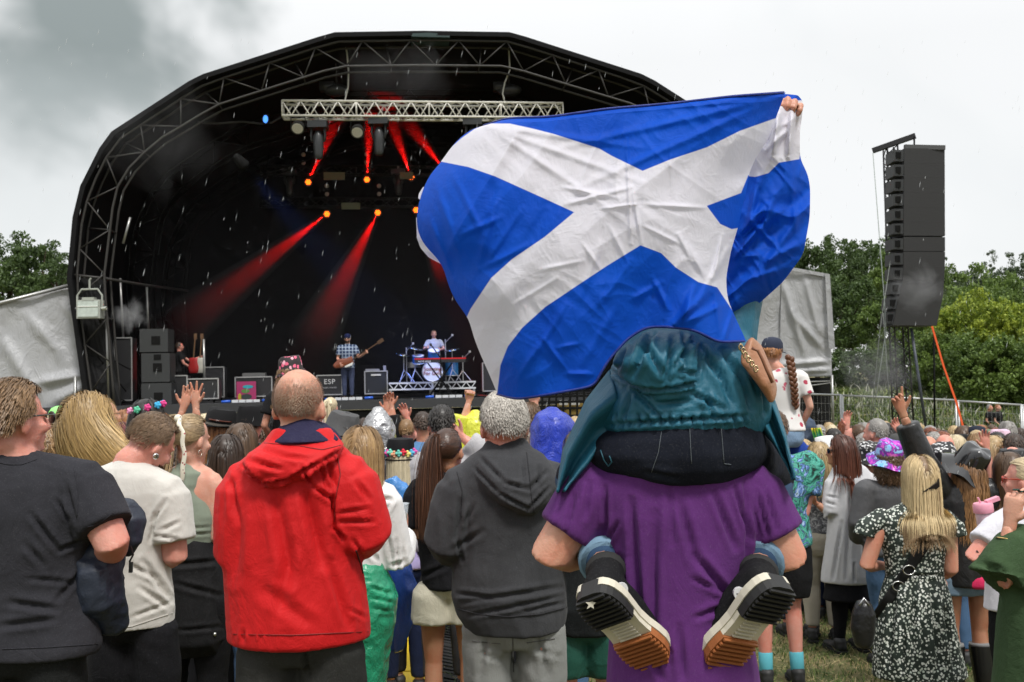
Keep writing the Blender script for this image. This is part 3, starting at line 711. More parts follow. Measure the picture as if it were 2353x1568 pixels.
# --- man in cream t-shirt looking down
def build_cream():
    p = Person(330, 952, 4.15, head=(347, 1022, .06), yaw=42, pitch=32, roll=8, skinc=SK_PINK, hs=1.02)
    p.set_rows([(1062, 262, 322, .06), (1074, 235, 348, .08), (1095, 195, 388, .10), (1130, 172, 402, .115), (1200, 176, 394, .125), (1300, 184, 387, .125), (1400, 194, 398, .13), (1436, 200, 398, .13)])
    p.arm('R', [(385, 1140, 0), (402, 1278, -.02), (350, 1290, .26)]); p.arm('L', [(190, 1140, 0), (180, 1280, 0), (230, 1300, .26)]); p.arm_r = (.062, .052, .047, .03)
    p.hand('R', .6); p.hand('L', .6)
    p.body(.0085, 'man in a cream t-shirt with bowed head and silver ear tunnel', group=G_NEAR)
    p.top('t_shirt', cloth((.56, .54, .50), .95, .2, .06, .002), sleeve=.75, loose=.024, vox=.0085, amp=.010, sc=(6, 6, 4), seed=9,
          folds=[(248, 1085, 250, 1170, 4, .01), (262, 1085, 262, 1140, 4, .008), (330, 1290, 390, 1380, 7, .016), (320, 1350, 385, 1395, 6, .012), (300, 1300, 360, 1330, 6, .01), (360, 1180, 345, 1245, 5, .012), (370, 1220, 412, 1200, 5, .010), (352, 1230, 410, 1240, 4, .01), (380, 1150, 350, 1200, 5, .012), (300, 1420, 390, 1385, 5, .008)])
    surf_tube('hem_seam', p.root, [p.root.children[-1]], [(205, 1441), (300, 1441), (396, 1409)], .002, cloth((.5, .48, .44)))
    p.bottoms('trousers', cloth((.010, .010, .012)), loose=.02, waist=1.02); p.shoes(plain((.5, .5, .5), .6))
    p.hair(hairmat((.09, .055, .035), (.26, .17, .10)), 9000, .020, 3, .0024, lo=-.55, pad=.010, lift=.35, seed=3, dens=lambda x, y, z: np.clip(z * 1.6 + .75, .12, 1))
    b = Bld(); m3 = p.HM.to_3x3()
    e = p.hd(.092, -.006, -.040); b.revolve([(.009, -.004), (.013, -.003), (.013, .003), (.009, .004)], Matrix.Translation(e) @ m3.to_4x4() @ Matrix.Rotation(R(90), 4, 'Y'), n=14); mk('ear_tunnel', b, plain((.7, .7, .7), .2, 1), p.root, True)
    rs = np.random.RandomState(5); b = Bld()
    for i in range(900):
        a = rs.uniform(-1, 1); q = p.hd(.052 * math.copysign(1, a) * (abs(a) ** .5) * 1.02, .035 + rs.rand() * .05, -.055 - rs.rand() * .055); b.box(q, (.0008, .0008, .006))
    mk('beard', b, plain((.06, .035, .02), .8), p.root)
build_cream()
# --- woman in sage tank top with high ponytail
def build_sage():
    p = Person(436, 952, 4.85, sex='f', w=1.1, head=(440, 1012, 0), yaw=32, pitch=8, skinc=SK_FAIR)
    p.set_rows([(1066, 412, 462, .05), (1080, 378, 488, .075), (1098, 356, 502, .09), (1130, 352, 500, .11), (1180, 352, 494, .115), (1245, 360, 492, .11), (1320, 358, 505, .13), (1400, 362, 512, .14)], .97)
    p.arm('R', [(492, 1112, 0), (500, 1235, -.02), (470, 1270, .22)]); p.arm('L', [(362, 1112, 0), (345, 1235, 0), (380, 1270, .22)]); p.arm_r = (.058, .046, .04, .027); p.hand('R', .5)
    p.body(.009, 'woman in a sage green vest with a scarf tied round her ponytail', group=G_NEAR)
    b = Bld(); T = p.rows([(1070, 408, 456, .068), (1084, 378, 480, .104), (1100, 364, 478, .122), (1125, 354, 474, .14), (1150, 352, 488, .142), (1185, 350, 503, .14), (1245, 356, 497, .134)])
    b.loft([c for c, _, _ in T], [a * 1.0 for _, a, _ in T], [d for _, _, d in T], side=p.sd(), up=V3(0, 0, 1), n=24)
    link('vest', fuse(b, .008, 3, disp=p.disp(.004, (6, 6, 14), 3, folds=[(425, 1215, 485, 1212, 4, .006), (420, 1228, 490, 1226, 4, .006)])), cloth((.21, .245, .19), .9, .2, .08, .001), p.root)
    p.bottoms('trousers', cloth((.008, .008, .009)), waist=1.03); p.shoes(plain(BLK, .5))
    b = Bld(); T = p.rows([(1238, 372, 494, .125), (1262, 366, 502, .145), (1330, 362, 512, .16), (1400, 366, 520, .165), (1466, 374, 527, .16)])
    b.loft([c for c, _, _ in T], [a for _, a, _ in T], [d for _, _, d in T], side=p.sd(), up=V3(0, 0, 1), n=24)
    o = link('tied_jacket', fuse(b, .009, 3, disp=p.disp(.022, (10, 10, 2.2), 12, folds=[(390, 1300, 500, 1290, 6, .012), (395, 1340, 510, 1370, 6, .01), (400, 1450, 520, 1440, 5, .008)])), cloth((.012, .012, .013), .7, .1), p.root)
    b = Bld(); b.ball(p.Mi @ on_surf([o], [(493, 1458)])[0], .010, 10); mk('button', b, plain((.6, .6, .55), .3, 1), o, True)
    hm = hairmat((.17, .11, .06), (.55, .40, .22))
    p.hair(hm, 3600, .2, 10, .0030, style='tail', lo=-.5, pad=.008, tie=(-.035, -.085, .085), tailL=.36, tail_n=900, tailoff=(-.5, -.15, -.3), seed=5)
    b = Bld(); pts = [(408, 956, -.10), (413, 975, -.14), (420, 1000, -.15), (422, 1040, -.15), (421, 1085, -.15), (412, 1120, -.14)]; W = [.016, .024, .022, .022, .024, .018]
    G = np.array([[list(p.px(x + u * w_ * 470 / 1, y, d - .012 * math.cos(u * 1.5))) for u in np.linspace(-.5, .5, 6)] for (x, y, d), w_ in zip([tuple(v) for v in np.array([np.interp(np.linspace(0, 5, 26), range(6), [q[i] for q in pts]) for i in range(3)]).T], np.interp(np.linspace(0, 5, 26), range(6), W))])
    G[:, :, 0] += (.004 * np.sin(np.arange(26) * .9))[:, None]; b.grid(G, .002); b.ball(p.px(409, 962, -.11), (.02, .018, .02), 10)
    key = 'floralscarf'; m, t, bb = newmat('floral_silk'); oc = nn(t, 'ShaderNodeTexCoord').outputs['Object']; v = nn(t, 'ShaderNodeTexVoronoi'); v.inputs['Scale'].default_value = 55; t.links.new(oc, v.inputs['Vector'])
    c = mixc(t, ramp(t, v.outputs['Distance'], [(.18, 1.), (.26, 0.)]), (.74, .70, .58), ramp(t, v.outputs['Color'], [(.3, (.35, .03, .05)), (.6, (.05, .08, .05)), (.9, (.5, .15, .12))])); t.links.new(c, bb.inputs['Base Color'])
    mk('hair_scarf', b, m, p.root, True)
    b = Bld(); e = p.hd(.085, -.01, -.05); M = Matrix.Translation(e) @ p.HM.to_3x3().to_4x4() @ Matrix.Rotation(R(20), 4, 'Z'); b.tube([M @ V3(.0, .016 * math.cos(a), -.012 + .016 * math.sin(a)) for a in np.linspace(0, 6.3, 16)], .0015, 4); mk('hoop_earring', b, plain((.7, .68, .6), .2, 1), p.root, True)
build_sage()
# --- bald man in red jacket
def build_red():
    p = Person(690, 850, 3.4, w=1.15, head=(690, 936, .02), yaw=12, skinc=(.56, .31, .215), hs=1.06)
    p.set_rows([(1026, 600, 782, .085), (1040, 570, 800, .115), (1075, 530, 824, .13), (1120, 512, 832, .145), (1180, 510, 815, .155), (1260, 514, 822, .16), (1350, 520, 838, .165), (1430, 524, 850, .17), (1468, 527, 851, .17)])
    p.arm('R', [(798, 1115, 0), (832, 1218, -.02), (800, 1225, .27)]); p.arm('L', [(568, 1125, 0), (560, 1262, .0), (590, 1275, .28)]); p.arm_r = (.066, .058, .052, .035); p.hand('R', .5); p.hand('L', .5)
    p.body(.008, 'bald man in a bright red hooded rain jacket', group=G_NEAR)
    def ex(b):
        T = p.rows([(1102, 600, 668, .03, -.15), (1085, 566, 725, .05, -.145), (1062, 556, 760, .07, -.12), (1040, 568, 785, .09, -.085), (1024, 594, 788, .105, -.04), (1016, 604, 782, .10, -.02)])
        b.loft([c for c, _, _ in T], [a for _, a, _ in T], [d for _, _, d in T], side=p.sd(), up=V3(0, 0, 1), n=22)
    red = cloth((.54, .007, .009), .66, .1, .06, .003, False)
    p.top('rain_jacket', red, sleeve=1.9, loose=.024, vox=.0085, it=3, extra=ex, amp=.010, sc=(4.5, 4.5, 2.6), seed=21, fine=.002,
          folds=[(600, 1112, 668, 1100, 3, .03), (668, 1098, 735, 1062, 4, .026), (735, 1062, 785, 1035, 4, .016), (556, 1070, 600, 1108, 4, .02), (575, 1060, 650, 1080, 6, .016), (600, 1035, 700, 1055, 6, .012), (690, 1068, 720, 1120, 4, .015), (720, 1120, 765, 1150, 5, .02), (765, 1140, 765, 1215, 6, .03), (765, 1210, 790, 1240, 6, .02),
                 (552, 1150, 540, 1330, 14, .014), (632, 1130, 668, 1330, 15, .018), (700, 1120, 742, 1300, 14, .020), (755, 1290, 800, 1440, 10, .014), (600, 1350, 720, 1440, 16, .008), (670, 1250, 640, 1420, 14, .010), (750, 1060, 770, 1120, 6, .014), (735, 1070, 755, 1130, 5, .012), (775, 1180, 845, 1170, 5, .012), (780, 1200, 860, 1200, 5, .012), (820, 1110, 845, 1150, 6, .012), (810, 1240, 835, 1280, 5, .012), (560, 1450, 560, 1474, 5, .01), (600, 1455, 602, 1474, 4, .008), (800, 1400, 840, 1420, 5, .008), (530, 1100, 545, 1200, 7, .014)])
    jk = p.root.children[-1]
    dk = plain((.22, .004, .004), .6)
    surf_tube('hood_seam', p.root, [jk], [(600, 1018), (680, 1024), (740, 1034), (782, 1024)], .0022, dk); surf_tube('hem_seam', p.root, [jk], [(536, 1458), (675, 1460), (846, 1452)], .0022, dk); surf_tube('sleeve_seam', p.root, [jk], [(775, 1045), (782, 1090), (770, 1150), (768, 1200)], .0022, dk); surf_tube('zip', p.root, [jk], [(818, 1265), (826, 1290), (834, 1318)], .003, plain((.03, .005, .005), .5))
    b = Bld(); T = p.rows([(1034, 622, 770, .08, .0), (1012, 616, 786, .125, -.01), (992, 632, 768, .105, .0), (978, 645, 748, .09, .01), (970, 654, 732, .08, .015)])
    b.loft([c for c, _, _ in T], [a for _, a, _ in T], [d for _, _, d in T], side=p.sd(), up=V3(0, 0, 1), n=22)
    link('collar_lining', fuse(b, .008, 2, disp=p.disp(.008, (14, 14, 5), 3)), cloth((.024, .022, .055), .8), p.root)
    p.bottoms('trousers', cloth((.030, .030, .028), .8, .1, .15, .003), loose=.024, waist=1.03, folds=[(700, 1480, 710, 1560, 6, .015)]); p.shoes(plain(BLK, .6))
    p.hair(hairmat((.20, .125, .085), (.36, .25, .17)), 9000, .005, 2, .0013, lo=-.60, pad=.003, lift=.2, seed=6, cap=False, dens=lambda x, y, z: np.clip((.72 - z) * .55, 0, .9) * (y < .3) * np.clip((z + .62) * 6, 0, 1))
build_red()
# --- woman in white blouse with drink
def build_blouse():
    p = Person(836, 992, 4.6, sex='f', rot=14, w=1.1, head=(834, 1047, 0), yaw=0, skinc=SK_WARM)
    p.set_rows([(1100, 812, 862, .05), (1112, 790, 888, .08), (1135, 776, 905, .1), (1180, 772, 902, .12), (1240, 778, 885, .12), (1312, 790, 884, .12)])
    for q in ('hipL', 'hipR', 'knL', 'knR', 'anL', 'anR'): p.J[q].x = p.J[q].x * .7 - .04
    p.arm('R', [(886, 1150, 0), (912, 1285, .04), (930, 1226, .24)]); p.arm('L', [(790, 1150, 0), (770, 1280, 0), (800, 1290, .2)]); p.arm_r = (.056, .05, .045, .03)
    w = p.J['wrR']; p.hands.append(hand_parts(p.px(929, 1222, .24), p.Mi.to_3x3() @ V3(.05, .3, .9), p.Mi.to_3x3() @ V3(-1, .1, .1), -1, .95, .03, .95, thumb=.3))
    p.body(.009, 'woman with a caramel bob in a loose white blouse holding a drink', group=G_NEAR)
    p.top('blouse', cloth((.74, .73, .72), .9, .2, .05, .003), sleeve=1.82, loose=.026, vox=.009, amp=.012, sc=(7, 7, 4), seed=31,
          folds=[(850, 1140, 900, 1150, 5, .016), (900, 1150, 893, 1170, 4, .01), (880, 1180, 905, 1300, 5, .012), (865, 1200, 880, 1300, 5, .014), (900, 1300, 930, 1290, 5, .012), (910, 1240, 915, 1315, 4, .009), (925, 1260, 930, 1310, 4, .008), (840, 1260, 870, 1290, 5, .01)])
    b = Bld(); T = p.rows([(1300, 792, 884, .13), (1330, 786, 896, .15), (1372, 782, 913, .16), (1430, 784, 906, .16), (1500, 782, 894, .15), (1600, 778, 882, .14), (1700, 776, 876, .14)])
    b.loft([c for c, _, _ in T], [a for _, a, _ in T], [d for _, _, d in T], side=p.sd(), up=V3(0, 0, 1), n=24)
    link('plastic_poncho', fuse(b, .009, 2, disp=p.disp(.010, (10, 10, 16), 8, fine=.006, folds=[(850, 1350, 900, 1365, 4, .01), (850, 1375, 905, 1385, 4, .01), (855, 1400, 900, 1405, 4, .008)])), cloth((.02, .30, .155), .22, 0, .15, .006, False, .5, 22), p.root)
    p.shoes(plain((.012, .012, .012), .2), boot=.2)
    p.hair(hairmat((.15, .075, .03), (.55, .36, .16)), 3600, .235, 14, .0036, style='bob', pad=.026, curl=.10, vol=.02, seed=9, part=.01)
build_blouse()
def cup():
    c = P(921, 1192, 4.6 + .20); r = .036
    b = Bld(); M = Matrix.Translation(c); b.revolve([(.026, -.045), (.039, .068), (.042, .07), (.042, .073), (.037, .072), (.0245, -.041)], M, n=24)
    o = mk('plastic_cup', b, plain((.75, .80, .85), .08, alpha=.38), None, True); tag(o, 'clear plastic cup of pale drink in the white bloused woman\'s hand', 'cup')
    b = Bld(); b.revolve([(.0245, -.040), (.031, .02)], M, n=20); mk('drink', b, plain((.45, .42, .20), .1, alpha=.6), o, True)
cup()
# --- woman in black t-shirt with long brown ponytail
def build_pony():
    p = Person(1030, 988, 5.2, sex='f', w=1.05, head=(1031, 1038, 0), yaw=22, skinc=SK_TAN)
    p.set_rows([(1084, 1008, 1048, .05), (1100, 966, 1076, .08), (1118, 948, 1092, .095), (1160, 946, 1094, .11), (1230, 960, 1086, .115), (1300, 968, 1086, .12), (1348, 974, 1090, .125)])
    p.arm('L', [(962, 1136, 0), (962, 1228, -.02), (985, 1236, .22)]); p.arm('R', [(1082, 1136, 0), (1090, 1236, 0), (1060, 1240, .22)]); p.arm_r = (.055, .046, .038, .026); p.hand('L', .5)
    p.body(.009, 'woman in a baggy black t-shirt and cream shorts with a long dark brown ponytail', group=G_NEAR)
    p.top('t_shirt', cloth((.012, .012, .014), .95, .2), sleeve=.85, loose=.03, vox=.009, amp=.012, sc=(7, 7, 3), seed=33, folds=[(960, 1330, 1030, 1300, 6, .01), (970, 1240, 1010, 1250, 5, .01)])
    p.bottoms('shorts', cloth((.50, .47, .37), .9), t=.42, loose=.035, waist=1.02); p.shoes(plain((.6, .6, .6), .6))
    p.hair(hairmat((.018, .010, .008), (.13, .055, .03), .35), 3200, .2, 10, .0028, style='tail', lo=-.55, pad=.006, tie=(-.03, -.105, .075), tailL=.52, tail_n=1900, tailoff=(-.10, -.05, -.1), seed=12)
build_pony()
# --- grey haired man in charcoal hoodie
def build_hoodie():
    p = Person(1155, 905, 3.9, w=1.2, head=(1156, 980, .0), yaw=-18, skinc=SK_PINK, hs=1.08)
    p.set_rows([(1030, 1108, 1212, .07), (1050, 1078, 1240, .10), (1078, 1046, 1272, .12), (1110, 1032, 1298, .135), (1160, 1034, 1304, .145), (1230, 1050, 1300, .15), (1300, 1042, 1297, .16), (1368, 1036, 1300, .165), (1410, 1048, 1302, .16), (1446, 1076, 1296, .15)])
    p.arm('L', [(1062, 1132, 0), (1030, 1240, -.02), (1062, 1262, .26)]); p.arm('R', [(1290, 1130, 0), (1325, 1255, 0), (1290, 1262, .26)]); p.arm_r = (.070, .062, .054, .036); p.hand('L', .5); p.hand('R', .5)
    p.body(.008, 'grey-haired man in a charcoal hoodie and light grey trousers', group=G_NEAR)
    def ex(b):
        T = p.rows([(1172, 1185, 1240, .03, -.155), (1155, 1150, 1262, .045, -.15), (1130, 1120, 1275, .06, -.13), (1100, 1098, 1280, .08, -.10), (1070, 1092, 1268, .09, -.065), (1045, 1098, 1250, .09, -.03), (1028, 1108, 1222, .08, .0)])
        b.loft([c for c, _, _ in T], [a for _, a, _ in T], [d for _, _, d in T], side=p.sd(), up=V3(0, 0, 1), n=22)
    p.top('hoodie', cloth((.046, .047, .051), .97, .5, .25, .002), sleeve=1.9, loose=.022, vox=.0085, it=3, extra=ex, amp=.009, sc=(7, 7, 4), seed=41,
          folds=[(1102, 1050, 1160, 1110, 5, .014), (1160, 1110, 1215, 1125, 5, .014), (1215, 1125, 1255, 1085, 5, .014), (1090, 1075, 1150, 1135, 4, .012), (1150, 1135, 1215, 1170, 4, .02), (1215, 1170, 1262, 1120, 4, .018), (1240, 1075, 1235, 1120, 5, .012), (1200, 1050, 1205, 1120, 4, .01), (1058, 1150, 1050, 1235, 6, .018), (1050, 1235, 1062, 1290, 5, .014), (1040, 1265, 1110, 1220, 7, .010),
                 (1060, 1385, 1290, 1350, 6, .012), (1080, 1415, 1290, 1372, 5, .012), (1050, 1365, 1130, 1372, 5, .012), (1200, 1405, 1295, 1385, 5, .012), (1280, 1110, 1295, 1160, 5, .01), (1070, 1200, 1090, 1160, 6, .01)])
    hd_ = p.root.children[-1]; dk = cloth((.03, .03, .033), .95)
    surf_tube('hem_rib', p.root, [hd_], [(1044, 1398), (1100, 1412), (1170, 1418), (1240, 1412), (1302, 1396)], .0025, dk); surf_tube('shoulder_seam', p.root, [hd_], [(1050, 1085), (1062, 1130), (1060, 1190)], .002, dk); surf_tube('hood_seam', p.root, [hd_], [(1210, 1040), (1216, 1090), (1222, 1145), (1228, 1180)], .002, dk)
    p.bottoms('trousers', cloth((.23, .235, .225), .9, .1, .08, .003), loose=.008, waist=1.0, amp=.010, folds=[(1175, 1460, 1178, 1560, 4, .012), (1120, 1450, 1100, 1560, 7, .012), (1230, 1440, 1260, 1560, 7, .012), (1100, 1500, 1160, 1520, 6, .008), (1220, 1490, 1290, 1510, 6, .008)]); p.shoes(plain(BLK, .6))
    tr_ = [c for c in p.root.children if c.name.startswith('trousers')]; lt = plain((.10, .10, .095), .9)
    surf_tube('back_seam', p.root, tr_, [(1178, 1452), (1179, 1500), (1180, 1545)], .0022, lt); surf_tube('pocket_seam', p.root, tr_, [(1085, 1474), (1150, 1480)], .002, lt); surf_tube('pocket_seam', p.root, tr_, [(1210, 1478), (1275, 1468)], .002, lt)
    p.hair(hairmat((.20, .17, .145), (.62, .58, .52), .5), 12000, .020, 3, .0022, lo=-.56, pad=.010, lift=.42, seed=14, dens=lambda x, y, z: np.clip(z * 1.8 + .95, .15, 1))
build_hoodie()
# --- man in dark top and green shorts behind
def build_green_shorts():
    p = Person(1335, 985, 4.5, rot=0, w=1.0, skinc=SK_PINK)
    p.body(.012, 'person in a dark top and green shorts between the hoodie and the purple t-shirt', group=G_NEAR)
    p.top('top', cloth((.014, .016, .017)), hem=.80, sleeve=.6, loose=.03); p.bottoms('shorts', cloth((.012, .085, .06), .6), t=.75, loose=.03); p.shoes(plain(BLK)); p.hair(hairmat((.05, .03, .02), (.12, .08, .05)), 500, .03)
build_green_shorts()
# ================================================================ man in purple carrying a woman with the flag
def build_purple():
    p = Person(1545, 880, 2.5, w=1.1, H=1.80, head=(1545, 985, .12), pitch=18, skinc=SK_WARM, base=V3((1548 - CXD) * 2.5 / FPX, 2.5, ground_z(2.5)))
    p.set_rows([(1052, 1455, 1640, .10, .02), (1066, 1425, 1665, .12, .01), (1082, 1352, 1738, .125), (1118, 1332, 1756, .125), (1180, 1348, 1748, .135), (1260, 1388, 1733, .14), (1350, 1404, 1714, .14), (1450, 1404, 1722, .145), (1568, 1398, 1742, .15), (1680, 1395, 1745, .15)])
    p.arm('L', [(1362, 1135, 0), (1268, 1272, -.02), (1400, 1262, .20)]); p.arm('R', [(1728, 1135, 0), (1806, 1280, -.02), (1690, 1265, .20)]); p.arm_r = (.058, .050, .045, .03)
    p.hand('L', .9); p.hand('R', .9)
    p.body(.008, 'man in a purple t-shirt carrying the flag waver on his shoulders', group='people carrying someone on their shoulders')
    p.top('t_shirt', cloth((.098, .025, .140), .9, .3, .08, .002), sleeve=.66, loose=.012, vox=.0070, it=4, amp=.009, sc=(7, 7, 2), seed=51, fine=.001,
          folds=[(1450, 1150, 1470, 1400, 9, .014), (1505, 1180, 1500, 1480, 10, .012), (1560, 1150, 1600, 1300, 10, .012), (1600, 1280, 1690, 1390, 9, .014), (1640, 1130, 1690, 1260, 8, .012), (1690, 1120, 1722, 1240, 6, .014), (1712, 1110, 1718, 1330, 6, .012), (1425, 1280, 1450, 1430, 8, .014), (1390, 1120, 1392, 1240, 6, .012), (1355, 1110, 1345, 1190, 6, .012), (1420, 1200, 1395, 1250, 5, .010), (1440, 1420, 1540, 1500, 7, .01), (1600, 1420, 1700, 1380, 7, .012), (1480, 1440, 1520, 1560, 8, .014), (1560, 1440, 1570, 1560, 8, .012), (1590, 1330, 1660, 1360, 6, .008), (1740, 1130, 1765, 1230, 5, .012), (1755, 1120, 1785, 1220, 5, .010), (1320, 1140, 1300, 1230, 6, .01), (1540, 1120, 1545, 1250, 9, .008)])
    ts = p.root.children[-1]
    for pts in ([(1268, 1216), (1290, 1245), (1330, 1262)], [(1768, 1252), (1795, 1240), (1812, 1212)]): surf_tube('cuff_seam', p.root, [ts], pts, .0015, cloth((.09, .02, .13)))
    p.bottoms('trousers', cloth((.02, .02, .025))); p.shoes(plain(BLK)); p.hair(hairmat((.06, .035, .02), (.14, .09, .05)), 600, .03)
    return p
PP = build_purple()
def build_rider():
    Y = 2.52
    p = Person(1580, 500, Y, sex='f', H=1.66, w=1.1, base=V3((1572 - CXD) * Y / FPX, Y, .70), head=(1600, 640, .12), pitch=5, skinc=SK_WARM)
    p.set_rows([(760, 1520, 1650, .07), (800, 1470, 1690, .11), (860, 1450, 1715, .13), (940, 1440, 1725, .14), (990, 1425, 1735, .15), (1040, 1390, 1735, .165), (1075, 1420, 1720, .14)], .9)
    p.arm('L', [(1490, 790, .04), (1360, 570, .12), (1172, 365, .0)]); p.arm('R', [(1665, 790, .04), (1700, 560, .10), (1790, 312, .02)]); p.arm_r = (.05, .042, .036, .026)
    # thighs go forward over his shoulders, shins come back under his arms
    p.J['hipL'] = p.px(1440, 1035, .02); p.J['knL'] = p.px(1330, 1100, .42); p.J['anL'] = p.px(1392, 1312, -.12)
    p.J['hipR'] = p.px(1680, 1035, .02); p.J['knR'] = p.px(1770, 1100, .42); p.J['anR'] = p.px(1742, 1318, -.12)
    for n, (x, y), q in (('L', (1134, 330), -1), ('R', (1808, 276), 1)):
        w = p.px(x, y, .0); p.hands.append(hand_parts(p.J['wr' + n], w - p.J['el' + n] + V3(0, 0, .1), V3(0, -1, 0), -q, 1.15, .02, .9, thumb=.2))
    p.body(.009, 'woman in a teal raincoat riding on shoulders and holding up the flag', group='people riding on shoulders', legs='')
    k = p.k
    # jeans: seat and thighs
    b = Bld(); T = p.rows([(1112, 1450, 1655, .09, -.02), (1100, 1408, 1700, .145, -.01), (1072, 1366, 1744, .172, -.01), (1040, 1344, 1760, .182, -.01), (1005, 1358, 1756, .178, -.01), (975, 1400, 1745, .17, -.01)])
    b.loft([c for c, _, _ in T], [a for _, a, _ in T], [d for _, _, d in T], side=p.sd(), up=V3(0, 0, 1), n=24); b.ball(p.px(1552, 1088, .02), (.16, .10, .055), 14)
    for n in 'LR': b.loft([p.J['hip' + n], p.J['hip' + n].lerp(p.J['kn' + n], .5), p.J['kn' + n]], [.10, .092, .07], None, n=14)
    dj = cloth((.010, .012, .020), .9, .1, .3, .002); jn = link('jeans', fuse(b, .008, 4, disp=p.disp(.006, (6, 6, 12), 5, folds=[(1480, 1085, 1560, 1100, 6, .008)])), dj, p.root)
    lj = cloth((.030, .060, .115), .9, .1, .25, .002)
    for n in 'LR':
        b = Bld(); a, c = p.J['kn' + n], p.J['an' + n]; e = a.lerp(c, .90); b.loft([a, a.lerp(c, .4), a.lerp(c, .75), e], [.070, .066, .052, .050], None, n=14)
        leg = link('trouser_leg', fuse(b, .008, 3, disp=p.disp(.006, (12, 12, 20), 7)), lj, p.root)
        b = Bld(); d = (c - a).normalized(); b.loft([e - d * .035, e + d * .012], [.058, .061], None, n=18, cap=False); b.loft([e + d * .012, e - d * .03], [.055, .053], None, n=18, cap=False)
        mk('turn_up', b, cloth((.16, .26, .36), .9, .1, .2, .002), leg, True)
        b = Bld(); b.loft([e, c + d * .02], [.036, .034], None, n=12, cap=False); mk('ankle', b, p.skin, leg, True)
    st = plain((.10, .115, .13), .9)
    for pts in ([(1520, 992), (1513, 1040), (1497, 1086)], [(1585, 985), (1589, 1066)], [(1657, 978), (1664, 1066)], [(1664, 1066), (1680, 1068)]): surf_tube('stitching', p.root, [jn], pts, .0009, st)
    # raincoat
    def ex(b):
        T = p.rows([(895, 1490, 1590, .05, -.15), (870, 1440, 1600, .07, -.15), (835, 1412, 1602, .085, -.14), (800, 1425, 1602, .085, -.12), (770, 1450, 1592, .07, -.09), (755, 1470, 1570, .05, -.06)])
        b.loft([c for c, _, _ in T], [a for _, a, _ in T], [d for _, _, d in T], side=p.sd(), up=V3(0, 0, 1), n=22)
    p.prows = p.rows([(745, 1500, 1660, .07), (775, 1450, 1712, .11), (820, 1418, 1742, .15), (880, 1390, 1765, .175), (930, 1372, 1775, .185), (970, 1378, 1765, .18), (998, 1392, 1745, .165)])
    teal = cloth((.014, .115, .180), .55, .05, .1, .003, False)
    jk = p.top('raincoat', teal, sleeve=1.3, loose=.035, vox=.0065, it=3, extra=ex, amp=.013, sc=(6, 6, 3), seed=61, fine=.001,
          folds=[(1500, 765, 1455, 860, 7, .02), (1440, 800, 1420, 850, 6, .014), (1570, 770, 1575, 850, 6, .018), (1590, 780, 1545, 850, 5, .014), (1610, 800, 1650, 870, 7, .018), (1660, 810, 1700, 880, 7, .016), (1580, 900, 1660, 940, 6, .014), (1460, 900, 1520, 960, 6, .014), (1400, 850, 1450, 880, 5, .014), (1450, 880, 1515, 893, 4, .022), (1515, 893, 1598, 880, 4, .022), (1598, 880, 1600, 800, 4, .016), (1480, 790, 1520, 860, 8, .016), (1545, 780, 1530, 880, 6, .018), (1560, 850, 1595, 862, 5, .014), (1400, 975, 1720, 955, 5, .016), (1640, 830, 1680, 930, 7, .014), (1620, 900, 1640, 960, 6, .014), (1690, 840, 1725, 940, 7, .016), (1500, 930, 1600, 920, 8, .01), (1450, 910, 1430, 985, 6, .012)] + [(1420 + 24 * i, 952, 1424 + 24 * i, 978, 4, .010 + .004 * (i % 3)) for i in range(13)] + [(1742, 860, 1755, 950, 5, .014)])
    # loose front panels hanging either side
    def panel(edgeA, edgeB, Yo, seed, name='coat_panel'):
        n1_, n2_ = 40, 16; A = resample(edgeA, n1_); B = resample(edgeB, n1_); G = np.zeros((n1_, n2_, 3))
        for i in range(n1_):
            for j in range(n2_):
                u = j / (n2_ - 1); x, y = A[i] * (1 - u) + B[i] * u; dp = Yo + .045 * math.sin(u * 9 + i * .06 + seed) * (.3 + i / n1_) - .05 * math.sin(u * math.pi)
                G[i, j] = p.px(x, y, dp)
        b = Bld(); b.grid(G, .004); return mk(name, b, teal, p.root, True)
    panel([(1400, 850), (1345, 920), (1315, 985), (1292, 1035), (1284, 1085), (1277, 1132)], [(1440, 990), (1400, 1010), (1380, 1025), (1352, 1070), (1322, 1105), (1300, 1128)], -.04, 1)
    panel([(1700, 960), (1745, 985), (1775, 1020), (1800, 1060), (1818, 1088), (1822, 1104)], [(1735, 830), (1765, 880), (1785, 930), (1808, 1000), (1822, 1070), (1827, 1104)], -.03, 2.5)
    surf_tube('drawcord', p.root, [jn, jk], [(1380, 1035), (1388, 1058), (1398, 1072), (1406, 1062), (1400, 1048)], .0018, plain((.02, .10, .14), .5))
    # platform boots seen from below
    ub = cloth((.010, .010, .011), .8, .1); ru, cr, gm = plain((.012, .012, .012), .6), plain((.60, .56, .46), .6), plain((.32, .105, .03), .6)
    for n, hl, toe, q in (('L', (1392, 1402), (1478, 1492), -1), ('R', (1758, 1392), (1680, 1490), 1)):
        H_, T_ = P(hl[0], hl[1], 2.30), P(toe[0], toe[1], 2.36); ax = (T_ - H_).normalized(); ank = p.M @ p.J['an' + n]
        # sole normal faces the camera and a little down
        nrm = (V3(.42 * q, -1, -.38)); nrm = (nrm - ax * nrm.dot(ax)).normalized(); lt = ax.cross(nrm).normalized(); c0 = H_
        root = p.root; Mi = p.Mi
        def Q(a, l, h): return Mi @ (c0 + ax * (a * 1.06) + lt * (l * 1.06) - nrm * h)
        out = [(-.066, .016), (-.062, .030), (-.053, .040), (-.04, .047), (-.02, .051), (.0, .052), (.03, .049), (.06, .046), (.09, .048), (.12, .054), (.145, .056), (.165, .053), (.182, .045), (.194, .033), (.201, .018)]
